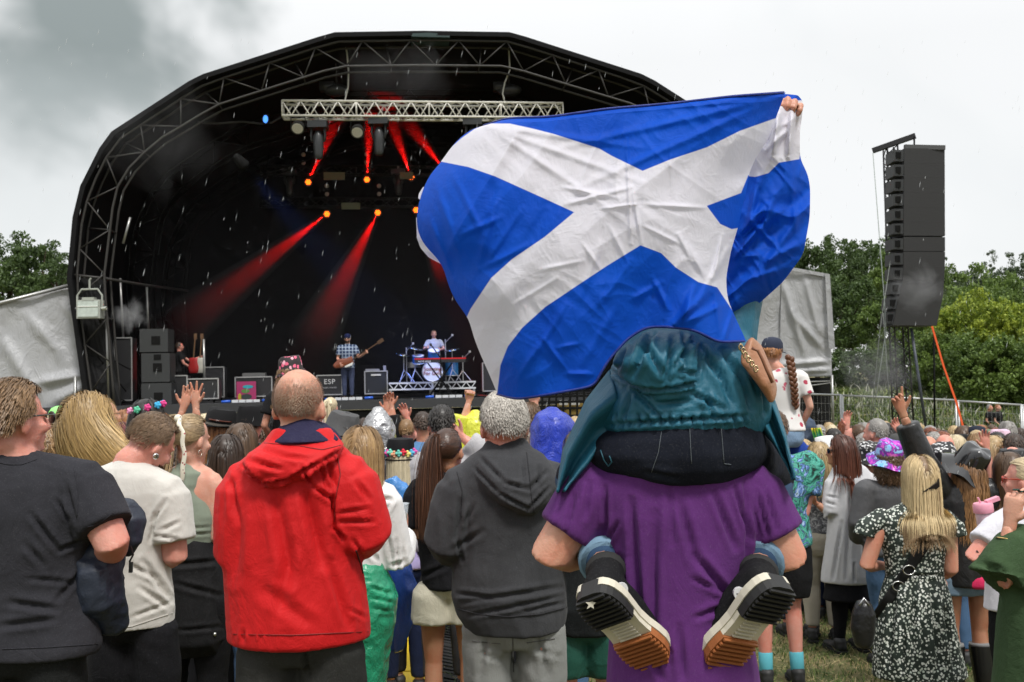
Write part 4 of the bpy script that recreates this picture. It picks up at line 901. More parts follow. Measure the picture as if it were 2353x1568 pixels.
        def slab(a0, a1, h0, h1, ex_=0):
            o = [(a, w_) for a, w_ in out if a0 < a < a1]; f = lambda a: float(np.interp(a, [u for u, _ in out], [w_ for _, w_ in out]))
            o = [(a0, f(a0))] + o + [(a1, f(a1))]; pts = [Q(a, w_ + ex_, h0) for a, w_ in o] + [Q(a, -w_ - ex_, h0) for a, w_ in o[::-1]]; b = Bld(); b.prism(pts, Mi.to_3x3() @ (-nrm * (h1 - h0))); return b
        up = Bld(); up.loft([Q(-.035, 0, .05), Q(.0, 0, .055), Q(.06, 0, .055), Q(.12, 0, .045), Q(.17, 0, .04)], [.042, .048, .050, .050, .040], [.045, .052, .05, .04, .03], side=Mi.to_3x3() @ lt, n=14)
        an = Mi @ ank; up.loft([Q(-.01, 0, .05), Q(-.012, 0, .05).lerp(an, .6), an], [.044, .045, .046], None, n=14)
        shoe = link('boot', fuse(up, .008, 3), ub, root); shoe.name = 'boot'
        mk('heel_tread', slab(-.0659, .035, -.012, .030), ru, shoe, False); mk('midsole', slab(-.064, .2, .012, .032, .003), cr, shoe, False); mk('arch_sole', slab(.0352, .1, -.002, .0118), cr, shoe, False); mk('toe_tread', slab(.1002, .2009, -.008, .0118), gm, shoe, False)
        for a0, a1, m_, h0 in ((-.055, .03, ru, -.018), (.045, .095, cr, -.006), (.105, .19, gm, -.014)):
            b = Bld(); nr = 8 if a1 - a0 > .06 else 6
            for i in range(nr):
                a = a0 + (a1 - a0) * i / (nr - 1); w_ = float(np.interp(a, [u for u, _ in out], [w2 for _, w2 in out])) * (.95 if m_ is not cr else .55); b.bar(Q(a, w_, h0 + .004), Q(a, -w_, h0 + .004), .0052 if m_ is not cr else .003, .012, up=Mi.to_3x3() @ nrm)
            mk('tread_ribs', b, m_, shoe)
        # star patch on the ankle
        px_, py_ = (1425, 1358) if n == 'L' else (1705, 1368); W = on_surf([shoe], [(px_, py_)], .003)
        if W:
            c_ = Mi @ W[0]; b = Bld(); s2 = Mi.to_3x3() @ V3(1, 0, 0); u2 = Mi.to_3x3() @ (V3(-.25 * q, 0, 1).normalized()); b.prism([c_ + s2 * math.cos(a) * .018 + u2 * math.sin(a) * .018 for a in np.linspace(0, 6.283, 18)[:-1]], Mi.to_3x3() @ V3(0, .012, 0)); mk('ankle_patch', b, plain((.62, .62, .62), .5), shoe)
            b = Bld(); fr = Mi.to_3x3() @ V3(0, -.0012, 0); b.prism([c_ + fr + s2 * math.sin(a) * (.013 if i % 2 == 0 else .0055) + u2 * math.cos(a) * (.013 if i % 2 == 0 else .0055) for i, a in enumerate(np.linspace(0, 6.283, 11)[:-1])], Mi.to_3x3() @ V3(0, .002, 0)); mk('star', b, plain((.01, .01, .01), .6), shoe)
        if n == 'L':
            W = on_surf([shoe] + list(shoe.children), [(1358, 1388)], .004); c_ = Mi @ W[0] if W else p.px(1358, 1388, -.2); b = Bld(); s2 = V3(1, 0, 0); u2 = V3(.15, 0, 1)
            b.prism([c_ + V3(0, -.004, 0) + s2 * math.sin(a) * (.013 if i % 2 == 0 else .0055) + u2 * math.cos(a) * (.013 if i % 2 == 0 else .0055) for i, a in enumerate(np.linspace(0, 6.283, 11)[:-1])], V3(0, .006, 0)); mk('star', b, cr, shoe)
        b = Bld(); b.loft([an - (an - p.J['kn' + n]).normalized() * .006, an + (an - p.J['kn' + n]).normalized() * .004], [.049, .049], None, n=16); mk('boot_collar', b, plain((.03, .03, .03), .8), shoe, True)
    return p
PR = build_rider()
# shoulder bag
def bag():
    Y = 2.33; b = Bld(); pts = [(1712, 795), (1732, 792), (1748, 812), (1768, 850), (1792, 905), (1786, 918), (1768, 905), (1745, 865), (1722, 830)]
    b.loft([P(1716, 805, Y), P(1735, 825, Y + .02), P(1755, 862, Y + .03), P(1775, 902, Y + .05)], [.012, .020, .021, .012], [.04, .06, .06, .05], side=(1, 0, -.5), n=16)
    o = link('shoulder_bag', fuse(b, .006, 2), plain((.36, .165, .085), .45, bd=.002, nsc=90)); tag(o, 'tan leather shoulder bag tucked at the flag waver\'s side', 'bag')
    b = Bld(); prev = None
    for i, (x, y) in enumerate([(1702, 798), (1708, 806), (1713, 816), (1720, 826), (1728, 836), (1737, 848)]):
        b.tube([P(x + 4 * math.cos(a), y + 7 * math.sin(a), Y - .055 - .004 * (i % 2)) for a in np.linspace(0, 6.3, 12)], .0022, 5)
    mk('chain', b, plain((.55, .42, .25), .25, 1), o, True)
    b = Bld(); b.tube([P(x, y, Y - .045) for x, y in ((1728, 800), (1742, 806), (1752, 826), (1762, 850), (1775, 880))], .004, 6); mk('strap', b, plain((.22, .09, .045), .5), o, True)
bag()
# ================================================================ the flag
WHITE = [(1012, 371.4), (1030, 345), (1060, 318), (1090, 297), (1120, 284), (1171.7, 284.3), (1225, 296), (1271.7, 308), (1376.5, 341.4), (1405, 358), (1476.6, 392.9), (1538.5, 367.6), (1624, 339), (1700.5, 301), (1776.7, 273.8), (1820, 262), (1800, 330), (1745, 405), (1719.5, 403), (1702.9, 443.8), (1624, 473.4), (1655, 515), (1681.4, 527), (1720, 520), (1720, 600), (1700, 690), (1700, 745), (1688.6, 722), (1648, 660.6), (1605, 648.7), (1552.8, 615), (1519.5, 582), (1471.8, 563.9), (1395.6, 610.6), (1324, 658), (1252.7, 705.9), (1200, 753.5), (1166.9, 796.4), (1150, 839.3), (1142, 910), (1110, 900), (1070, 800), (1070, 734.5), (1081, 710.6), (1128.8, 639), (1176.5, 596), (1252.7, 543.9), (1319.4, 488), (1243, 453), (1138, 405.7), (1076, 384)]
def coons(top, bot, left, right, n, m):
    T, B = resample(top, m), resample(bot, m); L, Rr = resample(left, n), resample(right, n)
    u = np.linspace(0, 1, m)[None, :, None]; v = np.linspace(0, 1, n)[:, None, None]
    return (1 - v) * T[None] + v * B[None] + (1 - u) * L[:, None] + u * Rr[:, None] - ((1 - u) * (1 - v) * T[0] + u * (1 - v) * T[-1] + (1 - u) * v * B[0] + u * v * B[-1])
def smooth_line(pts, n=60):
    p = resample(pts, n); 
    for _ in range(3): p[1:-1] = .25 * p[:-2] + .5 * p[1:-1] + .25 * p[2:]
    return p
def P_arr(X, Yp, D):
    X, Yp = CXD + (X - CXD) * math.cos(ROLL) - (Yp - CYD) * math.sin(ROLL), CYD + (X - CXD) * math.sin(ROLL) + (Yp - CYD) * math.cos(ROLL)
    u = (X - CXD) / FPX; v = (CYD - Yp) / FPX; fy = math.cos(PITCH) - v * math.sin(PITCH); fz = math.sin(PITCH) + v * math.cos(PITCH); t = D / fy
    return np.stack([u * t, D, CAMZ + fz * t], -1)
def sheet(b, XY, D, white, ws, at, flip=False):
    X, Yp = XY[..., 0], XY[..., 1]; W = P_arr(X, Yp, D); n0 = b.n; b.grid(W[:, ::-1] if flip else W, 0)
    w = pin(X.ravel(), Yp.ravel(), white).reshape(X.shape) if white is not None else np.full(X.shape, ws)
    at.append((w[:, ::-1] if flip else w).ravel())
def crease(X, Yp, lines):
    d = np.zeros(X.shape)
    for x1, y1, x2, y2, w_, dp in lines:
        dd, t = segdist(X, Yp, x1, y1, x2, y2); e = np.sqrt(np.clip(np.sin(np.pi * np.clip(t, .03, .97)), 0, 1)); d += e * dp * np.exp(-(dd / w_) ** 2) * 1.0
    return d
def nz(X, Yp, sx, sy, seed, rot=0):
    c, s_ = math.cos(rot), math.sin(rot); q = np.stack([(X * c + Yp * s_) * sx, (-X * s_ + Yp * c) * sy, 0 * X], -1).reshape(-1, 3)
    return ridged(q, seed, 1.0).reshape(X.shape) - .5
def build_flag():
    Y0 = 2.30; b = Bld(); at = []
    top = smooth_line([(1112, 289), (1124, 286.6), (1150, 276), (1171.7, 272.3), (1262, 270), (1395.6, 251), (1538.5, 239), (1681.4, 222), (1805.3, 212.8)])
    right = smooth_line([(1805.3, 212.8), (1784, 268), (1766, 320), (1735, 365), (1719.5, 403), (1716, 440), (1704, 480), (1697, 520), (1680, 575), (1668, 640), (1672, 690), (1690, 730), (1714.8, 784.5)])
    bot = smooth_line([(1143, 906), (1186, 918), (1252.7, 908), (1367, 887), (1376.5, 863), (1400, 825), (1443, 777), (1486, 751), (1533.8, 751), (1595.7, 758.3), (1624, 772.6), (1648, 786.9), (1714.8, 784.5)])
    left = smooth_line([(1112, 289), (1090, 293), (1060, 313), (1035, 340), (1014.5, 371.4), (985, 405), (968, 445), (957, 490), (958, 530), (975, 565), (1000, 588), (1020, 615), (1028, 650), (1045, 690), (1078.8, 734.5), (1085, 765), (1100, 806), (1125, 862), (1143, 906)])
    XY = coons(top, bot, left, right, 300, 380); X, Yp = XY[..., 0], XY[..., 1]
    v, u = np.meshgrid(np.linspace(0, 1, 300), np.linspace(0, 1, 380), indexing='ij')
    D = Y0 + .16 * np.clip(1 - u * 5, 0, 1) ** 2 + .12 * np.clip((u - .8) * 5, 0, 1) ** 2 - .05 * np.sin(u * math.pi) * np.sin(v * math.pi)
    D = D + .015 * (vnoise(np.stack([X / 130, Yp / 150, 0 * X], -1).reshape(-1, 3), 4).reshape(X.shape) - .5) * 2
    D -= .010 * nz(X, Yp, 1 / 75, 1 / 260, 3, .5) * 1.6 + .004 * nz(X, Yp, 1 / 40, 1 / 110, 9, -.9) + .0013 * nz(X, Yp, 1 / 26, 1 / 60, 17, .25) + .0008 * nz(X, Yp, 1 / 13, 1 / 22, 23, -.3) + .020 * nz(X, Yp, 1 / 150, 1 / 420, 31, .75)
    fan = []
    for a in (168, 175, 184, 193, 204): fan.append((1800, 222, 1800 + 520 * math.cos(R(a)), 222 - 520 * math.sin(R(a)), 9, .010))
    for a in (-8, -20, -34): fan.append((1120, 290, 1120 + 380 * math.cos(R(a)), 290 - 380 * math.sin(R(a)), 8, .007))
    fan += [(1300, 470, 1450, 430, 6, .010), (1290, 430, 1420, 455, 5, .008), (1440, 320, 1450, 560, 4, .008), (1452, 430, 1475, 560, 4, .007), (1480, 470, 1620, 478, 5, .008), (1380, 480, 1460, 470, 4, .008), (1540, 330, 1545, 450, 5, .005),
            (1640, 660, 1500, 790, 10, .022), (1600, 650, 1560, 760, 9, .020), (1680, 560, 1600, 700, 9, .018), (1660, 700, 1560, 750, 8, .018), (1640, 640, 1655, 780, 8, .016), (1690, 700, 1660, 790, 7, .014), (1480, 760, 1400, 840, 8, .016), (1420, 700, 1330, 850, 10, .008),
            (1000, 420, 1060, 600, 9, .010), (985, 500, 1040, 640, 8, .012), (1040, 400, 1110, 540, 8, .007), (1150, 430, 1090, 640, 9, .008), (1200, 480, 1120, 600, 8, .008), (1060, 540, 1150, 500, 7, .008), (1100, 620, 1220, 560, 7, .008), (1330, 700, 1380, 560, 8, .006), (1230, 820, 1300, 700, 8, .009), (1190, 870, 1260, 760, 7, .008), (1380, 700, 1450, 600, 7, .007), (1250, 780, 1300, 850, 6, .010), (1300, 860, 1360, 860, 6, .012), (1280, 800, 1330, 790, 5, .006), (1500, 640, 1540, 720, 7, .012), (1450, 690, 1520, 650, 7, .01), (1580, 560, 1620, 640, 6, .012), (1560, 540, 1590, 600, 6, .01), (1660, 540, 1640, 640, 5, .014), (1340, 560, 1380, 620, 5, .006), (1240, 620, 1340, 600, 5, .005), (1180, 700, 1280, 640, 5, .005), (1400, 520, 1440, 600, 5, .007), (1480, 520, 1560, 560, 5, .007)]
    D -= crease(X, Yp, fan) * (np.sin(u * 40) * .15 + .85)
    D += .012 * np.clip(1 - v * 30, 0, 1)
    sheet(b, XY, D, WHITE, 0, at)
    # folded-over fly side, behind
    WB = [(1740, 240), (1848, 230), (1846, 300), (1837, 366), (1790, 374), (1766, 398), (1735, 407), (1712, 404), (1700, 420), (1690, 300)]
    top = smooth_line([(1700, 236), (1770, 226), (1805, 216), (1834, 219), (1844, 232)]); right = smooth_line([(1844, 232), (1845, 258), (1838, 300), (1838, 366), (1856, 398), (1862, 430), (1861, 500), (1846, 585), (1800, 648), (1735, 706), (1690, 722)])
    left = [(1700, 236), (1680, 300), (1640, 420), (1620, 520), (1630, 640), (1650, 722)]; bot = [(1650, 722), (1690, 722)]
    XY = coons(top, bot, left, right, 200, 120); X, Yp = XY[..., 0], XY[..., 1]; v, u = np.meshgrid(np.linspace(0, 1, 200), np.linspace(0, 1, 120), indexing='ij')
    D = Y0 + .26 - .08 * np.sin(np.clip(u, 0, 1) * math.pi * .9) - .050 * nz(X, Yp, 1 / 60, 1 / 130, 13, .8) - .008 * nz(X, Yp, 1 / 25, 1 / 50, 19, -.6)
    D -= crease(X, Yp, [(1720, 500, 1780, 560, 8, .02), (1780, 450, 1740, 560, 8, .022), (1700, 560, 1800, 480, 9, .02), (1760, 600, 1840, 560, 9, .016), (1690, 590, 1740, 530, 7, .035), (1700, 540, 1760, 470, 8, .03), (1740, 420, 1720, 520, 7, .03), (1790, 250, 1775, 360, 8, .06), (1822, 250, 1812, 360, 7, .045), (1760, 345, 1808, 300, 6, .03), (1740, 640, 1850, 480, 10, .015), (1820, 420, 1830, 540, 8, .012), (1700, 650, 1790, 620, 8, .014)])
    D += .04 * np.clip(1 - v * 8, 0, 1)
    sheet(b, XY, D, WB, 0, at)
    # curled hoist hem at the left edge
    XY = coons([(965, 500), (1000, 520)], [(1010, 604), (1026, 614)], smooth_line([(956, 500), (958, 548), (966, 570), (985, 592), (1026, 614)]), [(1000, 520), (1010, 560), (1022, 590), (1030, 606)], 40, 12); X, Yp = XY[..., 0], XY[..., 1]
    D = Y0 + .19 + .01 * np.sin(Yp / 9); sheet(b, XY, D, None, 20, at)
    XY = coons([(972, 436), (985, 440)], [(960, 456), (980, 470)], [(972, 430), (962, 446), (961, 456)], [(985, 430), (984, 450), (980, 470)], 8, 6); X = XY[..., 0]; sheet(b, XY, X * 0 + Y0 + .2, None, 20, at)
    me = tomesh(b.v, b.f, 'flag'); w = np.concatenate(at); a = me.attributes.new('white', 'FLOAT', 'POINT'); a.data.foreach_set('value', w.astype(np.float32))
    m, t, bs = newmat('flag_nylon'); at_ = nn(t, 'ShaderNodeAttribute', attribute_name='white').outputs['Fac']; o = nn(t, 'ShaderNodeTexCoord').outputs['Object']
    f = nn(t, 'ShaderNodeMapRange'); t.links.new(at_, f.inputs[0]); f.inputs[1].default_value = -1; f.inputs[2].default_value = 1
    blue = mixc(t, noise(t, o, 5, 4), (.003, .060, .50), (.006, .115, .70)); wh = mixc(t, noise(t, o, 4, 4), (.74, .72, .79), (.84, .83, .89))
    cc = mixc(t, f.outputs[0], blue, wh); t.links.new(cc, bs.inputs['Base Color']); bs.inputs['Roughness'].default_value = .6; bs.inputs['Specular IOR Level'].default_value = .15
    tr = nn(t, 'ShaderNodeBsdfTranslucent'); t.links.new(cc, tr.inputs['Color']); ms = nn(t, 'ShaderNodeMixShader'); ms.inputs[0].default_value = .35
    t.links.new(bs.outputs[0], ms.inputs[1]); t.links.new(tr.outputs[0], ms.inputs[2]); t.links.new(ms.outputs[0], t.nodes['Material Output'].inputs[0])
    wv = noise(t, mapping(t, o, (1, 1, 1)), 16, 7, .65, 1.6); bump(t, bs, mathn(t, 'ABSOLUTE', mathn(t, 'SUBTRACT', wv, .5)), .005, .8)
    fl = link('flag', me, m); tag(fl, 'large blue and white saltire flag held up over the rider', 'flag')
    hb = Bld(); q = smooth_line([(1143, 906), (1186, 918), (1252.7, 908), (1367, 887), (1376.5, 863), (1400, 825), (1443, 777), (1486, 751), (1533.8, 751), (1595.7, 758.3), (1624, 772.6), (1648, 786.9), (1714.8, 784.5)], 90)
    i = len(bot)
    V = np.array([v_.co for v_ in me.vertices])[:300 * 380].reshape(300, 380, 3)
    hb.tube([Vector(x) for x in V[-1, ::4]], .0035, 5); h2 = Bld(); h2.tube([Vector(x) + V3(0, -.002, 0) for x in V[0, ::4]], .0035, 5); mk('hem', h2, cloth((.004, .02, .20), .6), fl, True)
    mk('hem', hb, cloth((.004, .02, .20), .6), fl, True)
build_flag()
# ================================================================ ground
def ground_h(x, y):
    g = -0.055 * np.clip(y - 2.5, 0, 17.5)
    bank = np.clip((y - 27) / 14, 0, 1); bank = bank * bank * (3 - 2 * bank)
    side = np.clip((x - 7) / 5, 0, 1)
    return g + bank * side * 2.0 + .02 * (vnoise(np.stack([x * .8, y * .8, 0 * x], -1).reshape(-1, 3), 3).reshape(x.shape) - .5)
def build_ground():
    xs = np.r_[np.linspace(-400, -30, 12)[:-1], np.linspace(-30, 60, 121), np.linspace(60, 400, 12)[1:]]
    ys = np.r_[np.linspace(-60, 0, 8)[:-1], np.linspace(0, 60, 121), np.linspace(60, 600, 14)[1:]]
    X, Y = np.meshgrid(xs, ys, indexing='ij'); G = np.stack([X, Y, ground_h(X, Y)], -1); b = Bld(); b.grid(G[:, ::-1])
    m, t, bs = newmat('trodden_grass'); o = nn(t, 'ShaderNodeTexCoord').outputs['Object']
    n1_, n2_ = noise(t, o, 1.3, 6, .65), noise(t, o, 14, 6, .7)
    c = mixc(t, n2_, (.045, .07, .016), (.12, .15, .04)); c = mixc(t, ramp(t, n1_, [(.42, 0.), (.62, 1.)]), c, (.24, .18, .09)); c = mixc(t, ramp(t, noise(t, o, 60, 5, .8), [(.5, 0.), (.7, .6)]), c, (.30, .24, .13))
    t.links.new(c, bs.inputs['Base Color']); bs.inputs['Roughness'].default_value = .95; bump(t, bs, noise(t, o, 40, 6, .8), .03)
    tag(mk('ground', b, m, None, True), kind='structure')
build_ground()
def blades(name, n, xr, yr, h, mats, label, dens=None, lie=.3, seed=1, wid=.006, cat='grass'):
    rs = np.random.RandomState(seed); x = rs.uniform(*xr, n); y = rs.uniform(*yr, n)
    k = vnoise(np.stack([x * 2, y * 2, 0 * x], -1), seed) if dens is None else dens(x, y); keep = rs.rand(n) < np.clip(k * 1.6, .15, 1); x, y = x[keep], y[keep]; n = len(x)
    z = ground_h(x, y); a = rs.uniform(0, 6.28, n); hh = h * rs.uniform(.4, 1.2, n); ln = rs.normal(size=(n, 2)) * lie * hh[:, None]; w = wid
    B = np.stack([x, y, z], 1); s_ = np.stack([np.cos(a) * w / 2, np.sin(a) * w / 2, 0 * a], 1)
    tip = B + np.stack([ln[:, 0], ln[:, 1], hh], 1); mid = B + np.stack([ln[:, 0] * .35, ln[:, 1] * .35, hh * .6], 1)
    V = np.stack([B - s_, B + s_, mid - s_ * .8, mid + s_ * .8, tip], 1).reshape(-1, 3); i = np.arange(n)[:, None] * 5
    Fq = np.vstack([np.hstack([i, i + 1, i + 3, i + 2])]); Ft = np.hstack([i + 2, i + 3, i + 4])
    me = tomesh(V, [tuple(map(int, f)) for f in Fq] + [tuple(map(int, f)) for f in Ft], name); mi = rs.randint(0, len(mats), n); 
    o = link(name, me, mats, None, False); me.polygons.foreach_set('material_index', np.r_[mi, mi].tolist()); tag(o, label, cat, kind='stuff'); return o
gm = [plain((.08, .14, .025), .8), plain((.13, .19, .04), .8), plain((.34, .28, .13), .9), plain((.035, .06, .014), .8)]
blades('grass', 90000, (-2.5, 6.5), (3.5, 11), .045, gm, 'trampled green grass between the feet of the crowd', seed=4, lie=.8)
blades('straw', 34000, (-2.5, 6), (3.5, 9), .012, [plain((.52, .42, .22), .9), plain((.40, .30, .14), .9)], 'dry straw lying on the trampled grass', seed=9, lie=6, wid=.004, cat='straw')
# ---------------- yellow and black cable ramp
def ramp_mat():
    Y0, Y1 = 3.0, 14.0; root = empty('cable_ramp', P(960, 1450, 7), 'yellow and black cable protector ramp laid across the grass', 'cable ramp')
    Mi = root.matrix_basis.inverted(); bpy.context.view_layer.update(); Mi = root.matrix_world.inverted()
    def gp(x, y):
        # intersect pixel ray with ground
        Y = 6.0
        for _ in range(30):
            g = ground_z(Y); a = P(x, y, 1.0); dz = (a.z - CAMZ); Y = min(30, (g - CAMZ) / dz)
        return V3((P(x, y, Y)).x, Y, g)
    a0, a1 = gp(955, 1330), gp(935, 1600); c = (a1 - a0); d = c.normalized()
    lat = V3(1, 0, 0); L = 1.0
    cen = lambda t: gp(955, 1560) + d * t
    for i in range(-2, 7):
        s0 = -d * 0 + cen(-1.0 * i); s1 = cen(-1.0 * i - .97)
        for nm, off, w, h, m_ in (('lid', 0, .15, .055, plain((.72, .50, .01), .5, bd=.004, nsc=90)), ('rubber_edge', .27, .10, .03, plain((.022, .022, .022), .8, bd=.006, nsc=60)), ('rubber_edge', -.27, .10, .03, plain((.022, .022, .022), .8, bd=.006, nsc=60))):
            b = Bld(); A_, B_ = s0 + lat * off, s1 + lat * off; sg = (1 if off > 0 else -1) if off else 0
            lo_, hi_ = (w, .045) if off else (w, h)
            V = []
            for q in (A_, B_):
                if off == 0: V += [q + lat * -w, q + lat * -w + V3(0, 0, h), q + lat * w + V3(0, 0, h), q + lat * w]
                else:
                    i_, o_ = q - lat * sg * (w + .018), q + lat * sg * w; V += [i_, i_ + V3(0, 0, .05), o_ + V3(0, 0, .006), o_]
            b.add([Mi @ v for v in V], [(0, 1, 2, 3), (7, 6, 5, 4), (0, 4, 5, 1), (1, 5, 6, 2), (2, 6, 7, 3), (3, 7, 4, 0)]); mk(nm, b, m_, root)
            if off:
                b = Bld(); 
                for k in range(8):
                    q = A_.lerp(B_, .08 + .11 * k); b.bar(Mi @ (q - lat * sg * w * .8 + V3(0, 0, .048)), Mi @ (q + lat * sg * w * .8 + V3(0, 0, .014)), .03, .012)
                mk('grip_ribs', b, m_, root)
ramp_mat()
# ================================================================ stage
def Yf(x): return 26 * (1 + 5e-5 * (x - 970))
def S(x, y, d=0): return P(x, y, Yf(x) + d)
SX = (S(1400, 900) - S(500, 900)); SX.z = 0; SX.normalize(); SY = V3(-SX.y, SX.x, 0)
SM = Matrix((SX, SY, V3(0, 0, 1))).transposed()
DECK = S(970, 917).z
stage = empty('festival_stage', S(970, 917), 'large arched black festival stage behind the crowd', 'stage'); stage.location.z = ground_z(26)
bpy.context.view_layer.update(); SI = stage.matrix_world.inverted()
def spart(name, b, m, parent=None, smooth=False, auto=None):
    b.v = [tuple(SI @ Vector(v)) for v in b.v]; return mk(name, b, m, parent or stage, smooth, None, auto)
FAB = plain((.006, .006, .007), .8, var=.3, nsc=2, bd=.02); TR = plain((.030, .028, .026), .6, 0, var=.3); DK = plain((.006, .006, .006), .9)
half = [(970, 82), (1170, 85), (1205, 95), (1470, 180), (1500, 195), (1680, 310), (1705, 345), (1748, 430), (1765, 500), (1778, 640), (1735, 945)]
outer = [(1940 - x, y + (1940 - x < 970) * (2 * (x - 970) * .0012)) for x, y in half[::-1]] + half[1:]
outer = [(x + (3 if x < 300 else 0), y) for x, y in outer]
fo = [S(x, y) for x, y in outer]; cen_ = S(970, 800)
def back(p, d, sc): q = cen_ + (p - cen_) * sc; q = V3(q.x, q.y, q.z); return q + SY * d
n_o = len(fo)
G = np.array([[list(back(p, d, sc)) for p in fo] for d, sc in ((-.1, .997), (0, .997), (5, .985), (10, .97))]); b = Bld(); b.grid(G, .12); spart('roof', b, FAB)
b = Bld(); b.prism([S(945, 84, -.1), S(948, 77, -.1), S(985, 75, -.1), S(1032, 79, -.1), S(1034, 86, -.1)], SY * .8); spart('roof_cap', b, plain((.02, .045, .045), .6))
bk = [back(p, 9.9, .985) for p in fo]; b = Bld(); b.prism(bk, SY * .1); spart('backdrop', b, plain((.004, .004, .005), .95, nsc=3))
b = Bld(); c = S(970, 917); b.v; b.box(V3(c.x, c.y, DECK - .12) + SY * 5.2, (9.6, 5.2, .12), SM); spart('deck', b, plain((.035, .036, .04), .45, bd=.004, nsc=12))
b = Bld(); h = DECK - .25 - ground_z(26); b.box(V3(c.x, c.y, ground_z(26) + h / 2) + SY * .1, (9.4, .06, h / 2), SM); 
spart('skirt', b, plain((.008, .008, .008), .9, bd=.01, nsc=6, spec=.1))
for u in (-6.2, -2.4, -1.3, 3.4):
    b = Bld(); b.box(V3(c.x, c.y, ground_z(26) + h / 2) + SX * u + SY * .0, (.35 if u != -1.3 else .02, .03, h / 2 - .02), SM); spart('skirt_panel', b, DK)
inner = [(262, 935), (237, 640), (252, 520), (262, 440), (300, 378), (360, 322), (440, 275), (490, 243), (640, 195), (780, 151), (970, 149), (1165, 151), (1300, 192), (1470, 243), (1520, 268), (1600, 330), (1665, 400), (1700, 500), (1712, 640), (1690, 935)]
def arch(name, o_, i_, d, sc, m, r, nz_=52):
    O = resample(o_, nz_); I = resample(i_, nz_); b = Bld()
    f = lambda q, dd: back(S(q[0], q[1]), d + dd, sc)
    for L, dd in ((O, 0), (I, 0), (O, .55), (I, .55)): b.tube([f(q, dd) for q in L], r, 6)
    spart(name + '_chords', b, m, None, True); b = Bld()
    for k in range(nz_ - 1):
        a, e = (O[k], I[k + 1]) if k % 2 else (I[k], O[k + 1]); b.tube([f(a, 0), f(e, 0)], r * .6, 5)
        if k % 4 == 0: b.tube([f(I[k], 0), f(I[k], .55)], r * .6, 5); b.tube([f(I[k], 0), f(O[k], .55)], r * .6, 5)
    spart(name + '_bracing', b, m, None, True)
in_o = [(x * .99 + 10, y + 9) for x, y in outer]
arch('front_truss', in_o, inner, .05, 1, TR, .034)
arch('middle_truss', in_o, inner, 4.2, .985, plain((.008, .008, .008), .8), .026); arch('rear_truss', in_o, inner, 8.0, .972, plain((.006, .006, .006), .8), .026)
POLE = plain((.34, .34, .33), .35, .7)
for a, e, d in (((243, 700), (250, 930), .2), ((276, 640), (283, 780), 1.5), ((337, 660), (341, 762), 2.5), ((299, 500), (283, 560), .3), ((468, 780), (470, 905), 1.5), ((1720, 650), (1712, 900), .5)):
    b = Bld(); b.tube([S(*a, d), S(*e, d)], .035, 6); spart('scaffold_pole', b, POLE, None, True)
b = Bld(); b.tube([S(165, 632, .1), S(240, 640, .1), S(330, 655, 2), S(430, 668, 5)], .04, 6); b.tube([S(170, 640, .4), S(245, 648, .4)], .03, 6); spart('side_beam', b, TR, None, True)
b = Bld(); G = np.array([[list(S(x0 + (x1 - x0) * u, y, .25 + .05 * math.sin(y / 22 + u * 5))) for u in np.linspace(0, 1, 8)] for y, x0, x1 in [(640, 168, 236), (700, 176, 244), (760, 184, 252), (820, 193, 262), (880, 202, 270), (945, 211, 280)]]); b.grid(G, .03); spart('side_skirt', b, plain((.014, .014, .015), .75, bd=.02, nsc=5))
for q in ((205, 800, 300, 850), (210, 890, 330, 940), (225, 820, 290, 900)):
    b = Bld(); b.tube([S(q[0], q[1], .1), S(q[2], q[3], 1.0)], .018, 5); spart('guy_line', b, DK)
# front lip clutter
for x, y, L_ in ((566, 931, .62), (802, 918, .56), (1032, 906, .55)):
    o = empty('floor_bracket', V3(*S(x, y, .12)) , 'white-taped cable loom at the %s of the stage lip' % {566: 'left end', 802: 'middle', 1032: 'drum riser side'}[x], 'cable loom'); o.location.z = DECK + .0
    b = Bld(); 
    for k in range(4): b.bar(SX * (-.36 + .18 * k) + V3(0, 0, .05), SX * (-.2 + .18 * k) + V3(0, 0, .05), .07)
    mk('tape', b, plain((.6, .62, .66), .5), o); b = Bld(); b.tube([SX * -.62 + V3(0, 0, .04), SX * -.4 + V3(0, 0, .05)], .04, 6); mk('plug', b, plain((.03, .12, .6), .4), o, True); b = Bld(); b.tube([SX * .4 + V3(0, 0, .05), SX * .62 + V3(0, 0, .06)], .04, 6); mk('plug', b, plain((.03, .12, .6), .4), o, True)
rs = np.random.RandomState(3); b = Bld()
for k in range(9):
    x0 = -5 + k * 1.25; b.tube([V3(c.x, c.y, DECK + .02) + SX * (x0 + i * .25) + SY * (.15 + .1 * rs.rand()) + V3(0, 0, .03 * rs.rand()) for i in range(7)], .018, 5)
o = mk('stage_cables', b, DK, None, True); tag(o, 'black cables trailing along the front lip of the stage', 'cables', kind='stuff')
